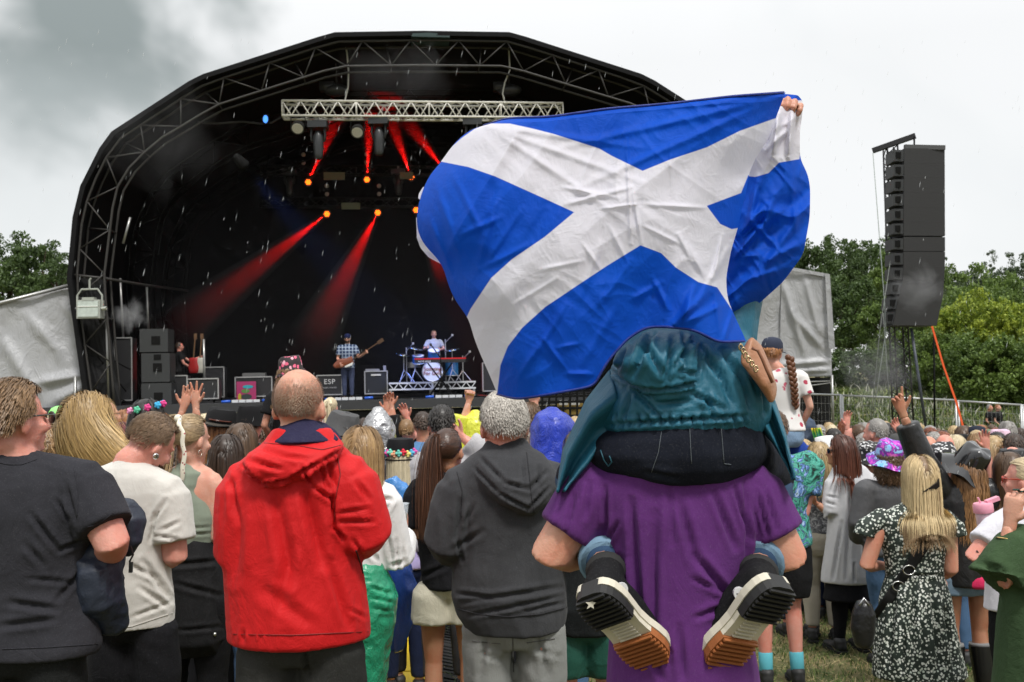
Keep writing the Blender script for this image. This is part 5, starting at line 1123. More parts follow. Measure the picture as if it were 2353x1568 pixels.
# ---------------- lighting truss
def box_truss(name, A, B, w, m, label, cat, nb=26, r=.032):
    root = empty(name, A, label, cat); bpy.context.view_layer.update(); L = (B - A); d = L.normalized(); up = V3(0, 0, 1); sd = d.cross(up).normalized(); up = sd.cross(d)
    cs = [-sd * w / 2 - up * w / 2, sd * w / 2 - up * w / 2, sd * w / 2 + up * w / 2, -sd * w / 2 + up * w / 2]
    for c_ in cs:
        b = Bld(); b.tube([c_ , c_ + L], r, 8); mk('chord', b, m, root, True)
    b = Bld()
    for i in range(nb):
        t0, t1 = L * (i / nb), L * ((i + 1) / nb)
        for j in range(4):
            a, e = (cs[j], cs[(j + 1) % 4]) if i % 2 else (cs[(j + 1) % 4], cs[j]); b.tube([a + t0, e + t1], r * .6, 5)
        if i % 8 == 0:
            for j in range(4): b.tube([cs[j] + t0, cs[(j + 1) % 4] + t0], r * .6, 5)
    for j in range(4): b.tube([cs[j] + L, cs[(j + 1) % 4] + L], r * .6, 5)
    mk('bracing', b, m, root, True); return root
WT = plain((.80, .78, .72), .5, 0)
box_truss('lighting_truss', S(650, 253, .9), S(1291, 258, .9), .40, WT, 'silver box truss hung across the front of the stage roof', 'truss', 31)
CB = plain((.45, .45, .42), .6)
for i, pts in enumerate(([(790, 92), (797, 120), (801, 165), (800, 200), (793, 230), (786, 240)], [(1168, 96), (1170, 130), (1172, 160), (1160, 190), (1155, 215), (1160, 238)])):
    b = Bld(); b.tube([S(x, y, .7) for x, y in pts], .022, 6); o = mk('hoist_cable', b, CB, None, True); tag(o, 'pale hoist cable dropping to the %s of the lighting truss' % ('left part', 'right part')[i], 'cable')
    o = empty('chain_hoist', S((773, 1170)[i], 208, 1.6), 'black chain hoist hanging above the %s of the lighting truss' % ('left part', 'right part')[i], 'hoist'); b = Bld(); b.ball((0, 0, 0), (.36, .22, .17), 14); b.box((-.25, 0, .1), (.2, .15, .12)); mk('body', b, plain((.035, .035, .038), .4), o, True); b = Bld(); b.tube([(0, 0, .15), (0, 0, .75)], .02, 5); mk('chain', b, TR, o)
def moving_head(loc, label, rx=0, s=1.0, m=None):
    m = m or plain((.030, .032, .034), .35); o = empty('moving_head_light', loc, label, 'stage light', 'moving head lights'); b = Bld(); b.box((0, 0, .02 * s), (.26 * s, .2 * s, .09 * s)); mk('base', b, m, o)
    b = Bld(); 
    for q in (-1, 1): b = Bld(); b.loft([(q * .17 * s, 0, -.08 * s), (q * .19 * s, 0, -.28 * s), (q * .16 * s, 0, -.42 * s)], [.035 * s] * 3, [.09 * s, .1 * s, .07 * s], side=V3(1, 0, 0), n=10); mk('yoke_arm', b, m, o, True)
    b = Bld(); M3 = Matrix.Rotation(R(rx), 4, 'X')
    b.loft([M3 @ V3(0, 0, z) + V3(0, 0, -.38 * s) for z in (.2 * s, .1 * s, -.15 * s, -.4 * s, -.46 * s)], [.10 * s, .145 * s, .15 * s, .125 * s, .12 * s], None, n=16, side=V3(1, 0, 0)); h_ = mk('head', b, m, o, True, auto=40)
    b = Bld(); b.tube([(0, 0, .1), (0, 0, .22)], .03, 6); mk('clamp', b, POLE, o); return o
for x, y, nm in ((731, 290, 'leftmost black moving head light under the lighting truss'), (870, 282, 'middle black moving head light under the lighting truss'), (1086, 284, 'right moving head light under the truss beside the flag')): moving_head(S(x, y, .9), nm)
def par(loc, label, tilt=-50):
    o = empty('blinder_light', loc, label, 'stage light', 'round lens lights on the truss'); M3 = Matrix.Rotation(R(tilt), 3, 'X'); b = Bld(); b.loft([M3 @ V3(0, 0, z) for z in (.15, .05, -.12)], [.1, .16, .185], None, n=18, flat1=True); mk('can', b, plain((.02, .02, .022), .4), o, True, auto=40)
    b = Bld(); b.loft([M3 @ V3(0, 0, z) for z in (-.115, -.128)], [.15, .145], None, n=18, flat1=True); mk('lens', b, plain((.62, .60, .56), .25, var=.3, nsc=30), o, True, auto=40); b = Bld(); b.tube([(-.19, 0, 0), (-.19, 0, .25), (.19, 0, .25), (.19, 0, 0)], .018, 5); mk('bracket', b, DK, o)
par(S(685, 291, .7), 'round lens light left of the leftmost moving head'); par(S(822, 300, .7), 'round lens light between the two left moving heads')
# ---------------- red beam lamps
HAZEB = []
def beam_lamp(x, y, tx, ty, L, r1, label, energy, dens, d0=8.2, d1=7.2, face=1.0):
    A, B = S(x, y, d0), S(tx, ty, d1); ax = (B - A).normalized(); o = empty('beam_light', A, label, 'stage light', 'red beam lights'); q = ax.to_track_quat('Z', 'Y').to_matrix()
    to = (V3(0, 0, CAMZ) - A).normalized(); qf = (to * .8 + ax * .25).normalized().to_track_quat('Z', 'Y').to_matrix()
    b = Bld(); b.loft([qf @ V3(0, 0, z) for z in (-.22, -.05, -.01)], [.08, .15, .155], None, n=16, flat1=True); mk('housing', b, plain((.02, .015, .015), .4), o, True, auto=40)
    b = Bld(); 
    for k in range(7):
        a = k * 1.047; rr = .068 if k else 0; b.ball(qf @ V3(rr * math.cos(a), rr * math.sin(a), .0), .034, 8)
    mk('led_cluster', b, plain((.8, .2, .03), .4, emit=(1, .13, .008), es=4.0), o, True)
    l = bpy.data.lights.new('lamp', 'SPOT'); l.energy = energy; l.color = (1, .005, .004); l.spot_size = 2 * math.atan(r1 / L) * .9; l.spot_blend = 1.0; l.shadow_soft_size = .03
    lo_ = bpy.data.objects.new('lamp', l); col.objects.link(lo_); lo_.parent = o; lo_.rotation_euler = (-ax).to_track_quat('Z', 'Y').to_euler(); lo_.location = ax * .18 + to * .10
    b = Bld(); n_ = 24; V = []; 
    for z, r in ((.05, .10), (L, r1)):
        for j in range(n_): V.append(q @ V3(r * math.cos(j * 2 * math.pi / n_), r * math.sin(j * 2 * math.pi / n_), z))
    b.add([A + v for v in V], [(j, (j + 1) % n_, (j + 1) % n_ + n_, j + n_) for j in range(n_)] + [tuple(range(n_ - 1, -1, -1)), tuple(range(n_, 2 * n_))])
    m = bpy.data.materials.new('beam_haze'); m.use_nodes = True; t = m.node_tree; t.nodes.clear(); vo = nn(t, 'ShaderNodeVolumePrincipled'); vo.inputs['Color'].default_value = (.9, .9, .9, 1); vo.inputs['Anisotropy'].default_value = .0; oc_ = nn(t, 'ShaderNodeTexCoord').outputs['Object']; dn_ = nn(t, 'ShaderNodeVectorMath', operation='DISTANCE'); t.links.new(oc_, dn_.inputs[0]); dn_.inputs[1].default_value = A; fo_ = mathn(t, 'SUBTRACT', 1.05, mathn(t, 'MULTIPLY', dn_.outputs['Value'], 1 / L), clamp=True); nz__ = mathn(t, 'MULTIPLY_ADD', noise(t, oc_, 1.1, 3), 1.2, .4); t.links.new(mathn(t, 'MULTIPLY', mathn(t, 'MULTIPLY', fo_, nz__), dens * 2.2), vo.inputs['Density'])
    t.links.new(vo.outputs[0], nn(t, 'ShaderNodeOutputMaterial').inputs['Volume'])
    h_ = mk('beam_smoke', b, m); tag(h_, 'thin smoke lit red by the ' + label, 'smoke', kind='stuff')
E_ = 2800
beam_lamp(708, 419, 768, 285, 4.0, .62, 'upward red beam light, leftmost of the upper row', E_, .16)
beam_lamp(843, 413, 850, 285, 5.0, .75, 'upward red beam light, second of the upper row', E_, .16)
beam_lamp(945, 407, 913, 318, 3.2, .50, 'upward red beam light, third of the upper row', E_, .16)
beam_lamp(1022, 392, 978, 335, 3.0, .45, 'upward red beam light next to the flag edge', E_, .16)
beam_lamp(751, 492, 470, 708, 7.4, .80, 'downward red beam light, left of the lower row', 8100, .07, 8.0, 4)
beam_lamp(868, 489, 735, 750, 6.6, .80, 'downward red beam light, middle of the lower row', 8100, .07, 8.0, 4)
beam_lamp(956, 483, 1020, 640, 3.6, .45, 'downward red beam light partly behind the flag', 8100, .07, 8.0, 6)
for i, (x, y) in enumerate(((665, 412), (915, 410), (745, 150), (590, 400))):
    if i < 2: moving_head(S(x, y - 14, 9.0), 'unlit moving head beside the %s red upward beam' % ('leftmost', 'third')[i], s=.9, m=plain((.05, .05, .055), .4))
for i, (x, y, w_, h_) in enumerate(((768, 405, .62, .13), (934, 404, .4, .12), (806, 474, .55, .11))):
    b = Bld(); b.box(S(x, y, 8.1), (w_ / 2 * 1.15, .03, h_), SM); o = mk('reflector_panel', b, plain((.20, .21, .12), .5)); tag(o, 'small pale yellow-green panel %s the rear lights' % ('between the first two upper beams of', 'behind the flag edge beside', 'below the upper row of')[i], 'panel')
for i, (x, y) in enumerate(((697, 365), (842, 364), (751, 437), (871, 437))):
    o = empty('twin_lens_light', S(x, y, 8), 'small twin white lens light %s' % ('above the leftmost red beam', 'inside the second red beam', 'above the left lower beam', 'above the middle lower beam')[i], 'stage light'); 
    for q in (-1, 1): b = Bld(); b.ball((0, 0, q * .14), .075, 10); mk('lens', b, plain((.55, .48, .45), .3), o, True)
box_truss('rear_lighting_bar', S(600, 392, 9.3), S(1400, 396, 9.3), .3, plain((.03, .03, .03), .5, .5), 'dark rear lighting bar carrying the upper red lights', 'truss', 30, .03)
box_truss('rear_lighting_bar', S(600, 466, 9.3), S(1400, 468, 9.3), .3, plain((.03, .03, .03), .5, .5), 'dark rear lighting bar carrying the lower red lights', 'truss', 30, .03)
# blue wash on the band
for nm, x, y, tx, ty, e_, lb in (('wash', 560, 380, 985, 850, 2600, 'blue wash light high on the left of the stage'), ('wash', 1330, 360, 930, 850, 2200, 'blue wash light high behind the flag')):
    A, B = S(x, y, .5), S(tx, ty, 3.2); o = empty('wash_light', A, lb, 'stage light'); b = Bld(); d_ = (B - A).normalized(); b.loft([-d_ * .3, V3(0, 0, 0), d_ * .02], [.1, .16, .16], None, n=14); mk('housing', b, DK, o, True)
    l = bpy.data.lights.new('lamp', 'SPOT'); l.energy = e_; l.color = (.10, .22, 1); l.spot_size = R(22); l.spot_blend = .6; l.shadow_soft_size = .15; lo_ = bpy.data.objects.new('lamp', l); col.objects.link(lo_); lo_.parent = o; lo_.rotation_euler = (-d_).to_track_quat('Z', 'Y').to_euler(); lo_.location = d_ * .1
o = empty('small_blue_light', S(610, 274, 1.5), 'tiny blue lamp left of the lighting truss', 'stage light'); b = Bld(); b.ball((0, 0, 0), (.07, .05, .11), 10); mk('lens', b, plain((.1, .3, 1), .3, emit=(.08, .3, 1), es=1.6), o, True); b = Bld(); b.box((0, .1, .02), (.09, .06, .14)); mk('housing', b, DK, o)
b = Bld(); b.tube([S(x, y, 1.6) for x, y in ((455, 281), (500, 284), (560, 280), (600, 285), (625, 282), (648, 268))], .03, 6); o = mk('cable', b, TR, None, True); tag(o, 'slack black cable looping from the arch to the lighting truss', 'cable')
# ---------------- floodlight on the left leg
def flood():
    o = empty('floodlight', S(206, 711, -.3), 'large white framed floodlight hanging on the left stage leg', 'floodlight'); m = plain((.42, .44, .40), .4, .3)
    b = Bld(); b.loft([(0, .25, 0), (0, .1, 0), (0, -.12, -.02)], [.16, .27, .30], [.13, .2, .245], side=V3(1, 0, 0), n=4, phase=math.pi / 4, flat1=True, cap=True, power=.9); b.v = []; b.f = []; b.n = 0; b.mi = []
    b.box((0, .05, 0), (.29, .14, .23)); b.box((0, -.02, .25), (.15, .08, .04)); mk('housing', b, m, o)
    b = Bld(); b.box((0, -.105, 0), (.25, .012, .19)); mk('glass', b, plain((.50, .56, .52), .12, var=.4, nsc=8), o); b = Bld(); b.bar((-.25, -.12, .06), (.25, -.12, .06), .02); mk('lamp_tube', b, plain((.7, .7, .66), .3), o)
    b = Bld(); b.tube([(-.31, 0, 0), (-.31, 0, .34), (-.2, 0, .5), (.2, 0, .5), (.31, 0, .34), (.31, 0, 0)], .025, 6); mk('yoke', b, m, o); b = Bld(); b.tube([(0, 0, .5), (0, 0, .72), (.04, 0, .78)], .025, 6); b.tube([(.3, 0, 0), (.42, 0, .02)], .05, 6); mk('hook', b, m, o)
flood()
def text(root, s_, loc, size, m, rot=None, name='lettering', al='CENTER', font_sp=1.0):
    cu = bpy.data.curves.new('t', 'FONT'); cu.body = s_; cu.size = size; cu.align_x = al; cu.align_y = 'CENTER'; cu.extrude = .004; cu.space_character = font_sp; cu.materials.append(m)
    q = bpy.data.objects.new('t', cu); col.objects.link(q); dg = bpy.context.evaluated_depsgraph_get(); dg.update(); me = bpy.data.meshes.new_from_object(q.evaluated_get(dg)); bpy.data.objects.remove(q)
    o = bpy.data.objects.new(name, me); col.objects.link(o); o.parent = root; o.location = loc; o.rotation_euler = rot or (math.pi / 2, 0, 0)
    return o
SROT = math.atan2(SX.y, SX.x)
def sroot(name, x, y, d, label, cat, group=None, z=None):
    p = S(x, y, d); o = empty(name, (p.x, p.y, DECK if z is None else z), label, cat, group, SROT); return o, 2288 / (Yf(x) + d)
CASE = plain((.018, .018, .02), .5); ALU = plain((.5, .5, .5), .35, .6)
def case(name, x0, x1, y0, y1, d, label, cat, face=CASE, dep=.5, frame=True, grille=None, wheels=True, z=None):
    o, k = sroot(name, (x0 + x1) / 2, y1, d, label, cat); w = (x1 - x0) / k / 2; h = (y1 - y0) / k; b = Bld(); b.box((0, dep / 2, h / 2 + .06), (w, dep / 2, h / 2 - .06)); mk('body', b, face, o)
    if frame:
        b = Bld()
        for zz in (.12, h): b.bar((-w, -.012, zz), (w, -.012, zz), .03)
        for q in (-1, 1): b.bar((q * w, -.012, .1), (q * w, -.012, h + .01), .03)
        mk('edging', b, ALU, o)
    if grille: b = Bld(); b.box((0, -.008, h * .55), (w - .05, .006, h * .38)); mk('grille', b, grille, o)
    if wheels:
        for q in (-1, 1): b = Bld(); b.ball((q * w * .7, .05, .05), (.03, .05, .05), 10); mk('wheel', b, DK, o, True)
    return o, w, h
GR = plain((.075, .078, .085), .7, nsc=60)
PAm = plain((.030, .032, .034), .6, bd=.003, nsc=50)
for i, (y0, y1) in enumerate(((755, 810), (811, 879), (880, 945))):
    xx = (322 + (i > 0) * 4, 385 + i * 4); pA = S(sum(xx) / 2, y1, .6); k = 2288 / (Yf(355) + .6); w, h = (xx[1] - xx[0]) / k / 2, (y1 - y0) / k
    o = empty('speaker_cabinet', pA, '%s cabinet of the grey loudspeaker stack on the left of the stage' % ('top', 'middle', 'bottom')[i], 'loudspeaker', 'loudspeaker stack on stage left', SROT)
    b = Bld(); b.box((0, .35, h / 2), (w, .35, h / 2 - .01)); mk('cabinet', b, PAm, o); b = Bld(); b.box((.05, -.006, h * .5), (.11, .008, .11)); mk('port', b, DK, o)
    if i == 1: b = Bld(); b.box((.05, -.006, h * .85), (.09, .008, .07)); mk('port', b, DK, o)
case('rack_case', 265, 303, 786, 940, 1.2, 'tall black rack case beside the left stage leg', 'flight case')
case('rack_case', 472, 514, 772, 850, 3.5, 'tall open equipment rack behind the stage technician', 'flight case')
case('flight_case', 432, 501, 868, 924, 1.0, 'wide silver-edged flight case in front of the technician', 'flight case')
case('flight_case', 398, 430, 866, 930, 1.2, 'narrow silver-edged case next to the loudspeaker stack', 'flight case')
o, w, h = case('mixing_case', 542, 624, 850, 904, 3.0, 'low silver-edged case with a painted panel leaning on it', 'flight case')
b = Bld(); b.box((0, .2, h + .06), (.32, .15, .06)); q_ = mk('equipment', b, plain((.12, .12, .12), .4), o)
o, k = sroot('painted_panel', 566, 903, 2.8, 'pink painted board with a turquoise blob leaning on the low case', 'picture'); b = Bld(); b.box((0, 0, .28), (.27, .015, .27)); mk('board', b, plain((.38, .03, .13), .6), o)
for c_, h2, cc in (((.05, .40), (.15, .05), (.02, .35, .42)), ((-.02, .28), (.12, .06), (.10, .22, .05)), ((.0, .12), (.16, .08), (.03, .04, .04)), ((-.18, .12), (.05, .10), (.45, .35, .03))):
    b = Bld(); b.loft([(c_[0], -.018, c_[1]), (c_[0], -.022, c_[1])], [h2[0]] * 2, [h2[1]] * 2, side=V3(1, 0, 0), up=V3(0, 1, 0), n=12, cap=False); mk('paint_patch', b, plain(cc, .6), o)
o, w, h = case('amplifier', 732, 776, 816, 850, 3.2, 'grey fronted guitar amplifier on top of the lettered case', 'amplifier', grille=plain((.16, .16, .155), .8), wheels=False, z=DECK + .66, frame=False)
o, w, h = case('flight_case', 729, 786, 850, 904, 3.0, 'black flight case lettered ESP under the guitar amplifier', 'flight case')
text(o, 'ESP', (0, -.02, h * .72), .20, plain((.65, .65, .65), .6), font_sp=1.15); text(o, 'music rentals', (0, -.02, h * .48), .075, plain((.4, .4, .4), .6))
o, w, h = case('amplifier', 839, 890, 841, 902, 3.0, 'black bass amplifier cabinet right of the guitarist', 'amplifier', grille=plain((.03, .032, .035), .8)); b = Bld(); b.box((-.1, .2, h + .035), (.2, .12, .035)); b.box((.25, .15, h + .08), (.04, .04, .08)); mk('equipment', b, plain((.25, .25, .26), .4), o); b = Bld(); b.box((0, -.02, h * .86), (.14, .01, .025)); mk('badge', b, plain((.6, .58, .5), .4), o)
case('flight_case', 1110, 1150, 826, 900, 3.2, 'black flight case at the right of the drum riser', 'flight case')
# ---------------- riser and drums
rz, kk = sroot('drum_riser', 994, 903, 2.6, 'low silver truss-edged platform under the drum kit', 'platform'); RW = 199 / kk / 2; RH = (903 - 868) / kk
b = Bld(); b.box((0, 1.0, RH - .03), (RW, 1.0, .03)); mk('platform', b, plain((.03, .03, .035), .6), rz)
b = Bld()
for zz in (RH - .03, RH - .21): b.bar((-RW, -.02, zz), (RW, -.02, zz), .045)
n_ = 18
for i in range(n_): xa = -RW + 2 * RW * i / n_; xb = xa + 2 * RW / n_; b.bar((xa, -.02, RH - .03 - .18 * (i % 2)), (xb, -.02, RH - .03 - .18 * ((i + 1) % 2)), .025)
b.bar((0, -.02, RH), (0, -.02, RH - .22), .06); mk('edge_truss', b, plain((.72, .74, .78), .4, .2), rz)
for xx in (-RW + .05, .0, RW - .05):
    for yy in (.02, 1.9): b = Bld(); b.bar((xx, yy, RH - .2), (xx, yy, 0), .06); mk('leg', b, ALU, rz)
bpy.context.view_layer.update(); RI = rz.matrix_world.copy(); RZ = DECK + RH
dk_ = empty('drum_kit', RI @ V3(.0, .9, RH), 'blue and white drum kit on the riser', 'drum kit', None, SROT)
def drum(name, c_, r, l, m, ax=(0, 0, 1), head=(.75, .78, .82), tilt=0):
    M = Matrix.Translation(c_) @ Matrix.Rotation(R(tilt), 4, 'X') @ (Matrix.Rotation(R(90), 4, 'X') if ax == 'y' else Matrix()); b = Bld(); b.revolve([(r, -l / 2), (r, l / 2)], M, n=24, closed=False); o = mk(name, b, m, dk_, True)
    for z in (-1, 1): b = Bld(); b.revolve([(r * .97, z * l / 2 - .002), (r * .97, z * l / 2 + .002)], M, n=24); mk('drum_skin', b, plain(head, .4), o); b = Bld(); b.tube([M @ V3(r * math.cos(a), r * math.sin(a), z * l / 2) for a in np.linspace(0, 6.283, 25)], .014, 5); mk('hoop', b, ALU, o, True)
    return o
BL = plain((.02, .13, .30), .25, coat=.5, var=.3)
bd_ = drum('bass_drum', V3(.02, -.35, .29), .29, .42, BL, 'y'); RED = plain((.28, .02, .02), .6)
text(bd_, 'Scouting', (.02, -.575, .37), .145, RED); text(bd_, 'For Girls', (.02, -.575, .24), .145, RED)
drum('tom', V3(.08, -.15, .80), .17, .24, BL, tilt=22); drum('tom', V3(-.38, -.2, .66), .17, .22, BL, tilt=15); drum('floor_tom', V3(.62, .1, .36), .2, .4, BL); drum('snare_drum', V3(-.5, .15, .5), .18, .14, ALU)
for x, y, z, t_ in ((-.48, -.25, .98, 14), (.62, -.2, .92, -10), (-.8, .0, .8, 8)):
    b = Bld(); M = Matrix.Translation((x, y, z)) @ Matrix.Rotation(R(t_), 4, 'Y') @ Matrix.Rotation(R(12), 4, 'X'); b.revolve([(.24, 0), (.06, .012), (.02, .035), (.005, .036)], M, n=24); cy = mk('cymbal', b, plain((.25, .28, .25), .25, .9), dk_, True)
    b = Bld(); b.tube([(x, y, z), (x, y, .3)], .014, 6)
    for a in (0, 2.1, 4.2): b.tube([(x, y, .35), (x + .25 * math.cos(a), y + .25 * math.sin(a), 0)], .012, 5)
    mk('cymbal_stand', b, ALU, dk_)
for x, z in ((-.72, 1.02), (.44, 1.25), (.95, .75)):
    b = Bld(); b.tube([(x, .1, 0), (x, .1, z)], .016, 6); b.tube([(x, .1, z - .1), (x + .2, -.1, z + .1)], .014, 6); b.tube([(x, .1, .3), (x - .22, -.1, 0)], .012, 5); b.tube([(x, .1, .3), (x + .22, -.1, 0)], .012, 5); b.box((x + .2, -.1, z + .11), (.03, .03, .03)); mk('microphone_stand', b, ALU, dk_)
kb = empty('keyboard', S(1012, 829, 2.1), 'red stage piano keyboard in front of the drum kit', 'keyboard', None, SROT + R(1)); b = Bld(); b.box((0, .15, 0), (.72, .16, .05)); mk('body', b, plain((.02, .02, .02), .5), kb); b = Bld(); b.box((0, .15, .058), (.725, .165, .02)); mk('red_top', b, plain((.55, .01, .015), .4), kb); text(kb, 'nord stage', (-.45, -.02, -.01), .085, plain((.7, .7, .7), .5))
b = Bld(); 
for q in (-1, 1): b.bar((q * .35, .15, -.06), (-q * .35, .15, S(1012, 829, 2.1).z * 0 - (kb.location.z - DECK)), .04)
mk('stand', b, DK, kb)
ms_ = empty('microphone_stand', S(1014, 907, 1.9), 'black tripod microphone stand in front of the keyboard', 'microphone stand', None, SROT); ms_.location.z = DECK; b = Bld(); b.tube([(0, 0, .25), (0, 0, 1.1), (-.25, 0, 1.45)], .018, 6); mk('pole', b, DK, ms_)
for a in (.3, 2.4, 4.5): b = Bld(); b.tube([(0, 0, .5), (.42 * math.cos(a), .42 * math.sin(a), 0)], .016, 5); mk('leg', b, DK, ms_)
b = Bld(); b.ball((-.27, 0, 1.48), (.035, .035, .05), 8); mk('microphone', b, plain((.05, .05, .05), .4), ms_)

# thin fog filling the stage
b = Bld(); zt = S(970, 240).z; b.box(V3(c.x, c.y, (DECK + zt) / 2) + SY * 5.0, (7.6, 4.7, (zt - DECK) / 2 - .05), SM); m = bpy.data.materials.new('stage_fog'); m.use_nodes = True; tt = m.node_tree; tt.nodes.clear(); vo = nn(tt, 'ShaderNodeVolumePrincipled'); vo.inputs['Color'].default_value = (.9, .9, .95, 1); vo.inputs['Density'].default_value = .0035; tt.links.new(vo.outputs[0], nn(tt, 'ShaderNodeOutputMaterial').inputs['Volume'])
tag(mk('stage_fog', b, m), 'thin fog filling the inside of the stage', 'fog', kind='stuff')
# ================================================================ tents beside the stage
TARP = None
def tarp_mat():
    m, t, b = newmat('grey_tarpaulin'); o = nn(t, 'ShaderNodeTexCoord').outputs['Object']
    c = mixc(t, noise(t, o, 1.5, 6, .6), (.30, .305, .32), (.43, .435, .45)); t.links.new(c, b.inputs['Base Color']); b.inputs['Roughness'].default_value = .38
    w = noise(t, mapping(t, o, (1, 1, .5), (0, .6, 0)), 2.2, 7, .62, 1.5); bump(t, b, mathn(t, 'ABSOLUTE', mathn(t, 'SUBTRACT', w, .5)), .09, .8); return m
TARP = tarp_mat()
def tarp_sheet(TL, TR_, BL_, BR_, Y, Y2, seed, name, root, lines=()):
    XY = coons([TL, TR_], [BL_, BR_], [TL, BL_], [TR_, BR_], 60, 60); X, Yp = XY[..., 0], XY[..., 1]; u = np.linspace(0, 1, 60)[None, :]
    D = Y + (Y2 - Y) * u + 0 * X - .12 * nz(X, Yp, 1 / 90, 1 / 200, seed, .6) - .02 * nz(X, Yp, 1 / 30, 1 / 50, seed + 3, -.5) - crease(X, Yp, lines); W = P_arr(X, Yp, D)
    b = Bld(); Mi = root.matrix_world.inverted(); G = np.array([[list(Mi @ Vector(p)) for p in r] for r in W]); b.grid(G, .02); return mk(name, b, TARP, root, True)
root = empty('side_tent', (-13, 26, ground_z(26)), 'grey tarpaulin covered wing left of the stage', 'tent'); bpy.context.view_layer.update()
tarp_sheet((-260, 765), (172, 655), (-230, 1010), (214, 925), 24.6, 25.4, 5, 'tarpaulin', root, [(0, 770, 80, 905, 14, .12), (60, 720, 150, 830, 12, .1), (90, 880, 200, 860, 10, .15), (120, 925, 206, 880, 14, .2), (150, 700, 190, 760, 7, .08)])
Mi = root.matrix_world.inverted(); b = Bld(); b.tube([Mi @ P(-260, 763, 24.5), Mi @ P(172, 653, 25.3)], .05, 6); b.tube([Mi @ P(173, 865, 25.0), Mi @ P(172, 1000, 25.0)], .04, 6); mk('pole', b, POLE, root, True)
b = Bld(); b.prism([Mi @ P(-260, 763, 25.2), Mi @ P(172, 654, 25.9), Mi @ P(172, 655, 33), Mi @ P(-260, 763, 33)], (0, 0, -.03)); mk('roof', b, TARP, root)
root = empty('side_tent', (9.5, 26, ground_z(26)), 'grey tarpaulin covered wing right of the stage under the trees', 'tent'); bpy.context.view_layer.update(); Mi = root.matrix_world.inverted()
tarp_sheet((1690, 560), (1796, 611), (1700, 868), (1790, 867), 26.6, 26.5, 15, 'tarpaulin', root); tarp_sheet((1796, 611), (1905, 631), (1790, 867), (1912, 866), 26.5, 26.3, 25, 'tarpaulin', root, [(1800, 650, 1850, 820, 9, .12), (1780, 840, 1905, 830, 6, .1), (1850, 640, 1880, 760, 7, .08), (1790, 855, 1905, 850, 4, .1), (1820, 720, 1890, 800, 8, .1)])
b = Bld(); b.prism([Mi @ P(1896, 628, 26.15), Mi @ P(1907, 631, 26.15), Mi @ P(1919, 803, 26.1), Mi @ P(1905, 800, 26.15)], (0, .03, 0)); b.prism([Mi @ P(1796, 610, 26.3), Mi @ P(1905, 630, 26.2), Mi @ P(1904, 638, 26.2), Mi @ P(1796, 618, 26.3)], (0, .03, 0)); mk('flap', b, TARP, root)
b = Bld(); b.prism([Mi @ P(1690, 868, 26.8), Mi @ P(1908, 868, 26.7), Mi @ P(1912, 1060, 26.7), Mi @ P(1690, 1060, 26.8)], (0, .05, 0)); mk('lower_skirt', b, plain((.010, .010, .010), .8, bd=.02, nsc=4), root)
for q in ([(1912, 862), (1915, 1000)], [(1790, 880), (1912, 876)], [(1800, 895), (1910, 880)], [(1722, 690), (1724, 880)], [(1830, 878), (1880, 990)]):
    b = Bld(); b.tube([Mi @ P(q[0][0], q[0][1], 26.2), Mi @ P(q[1][0], q[1][1], 26.2)], .035 if q[0][0] == 1912 else .02, 6); mk('scaffold_pole', b, POLE if q[0][0] != 1830 else TR, root, True)
b = Bld(); b.prism([Mi @ P(1796, 611, 26.6), Mi @ P(1905, 631, 26.4), Mi @ P(1907, 640, 31), Mi @ P(1800, 620, 31)], (0, 0, -.03)); mk('roof', b, TARP, root)
# scaffolding lattice under the right of the stage
root = empty('crowd_barrier', (2.5, 24.6, ground_z(24.6)), 'black scaffold lattice with yellow and white panels under the stage right', 'barrier'); bpy.context.view_layer.update(); Mi = root.matrix_world.inverted()
b = Bld()
for y in (912, 925, 940, 958): b.tube([Mi @ P(1225, y, 24.9), Mi @ P(1430, y - 4, 24.9)], .035, 5)
for x in range(1230, 1430, 16): b.tube([Mi @ P(x, 900, 24.9), Mi @ P(x, 990, 24.9)], .03, 5)
mk('frame', b, DK, root); b = Bld(); b.prism([Mi @ P(1280, 928, 25.3), Mi @ P(1420, 925, 25.3), Mi @ P(1420, 965, 25.3), Mi @ P(1280, 965, 25.3)], (0, .02, 0)); mk('yellow_panel', b, plain((.22, .15, .03), .7), root); b = Bld()
for x in (1285, 1312, 1340): b.prism([Mi @ P(x, 920, 25.2), Mi @ P(x + 20, 920, 25.2), Mi @ P(x + 20, 931, 25.2), Mi @ P(x, 931, 25.2)], (0, .02, 0))
mk('white_panel', b, plain((.45, .45, .43), .7), root)
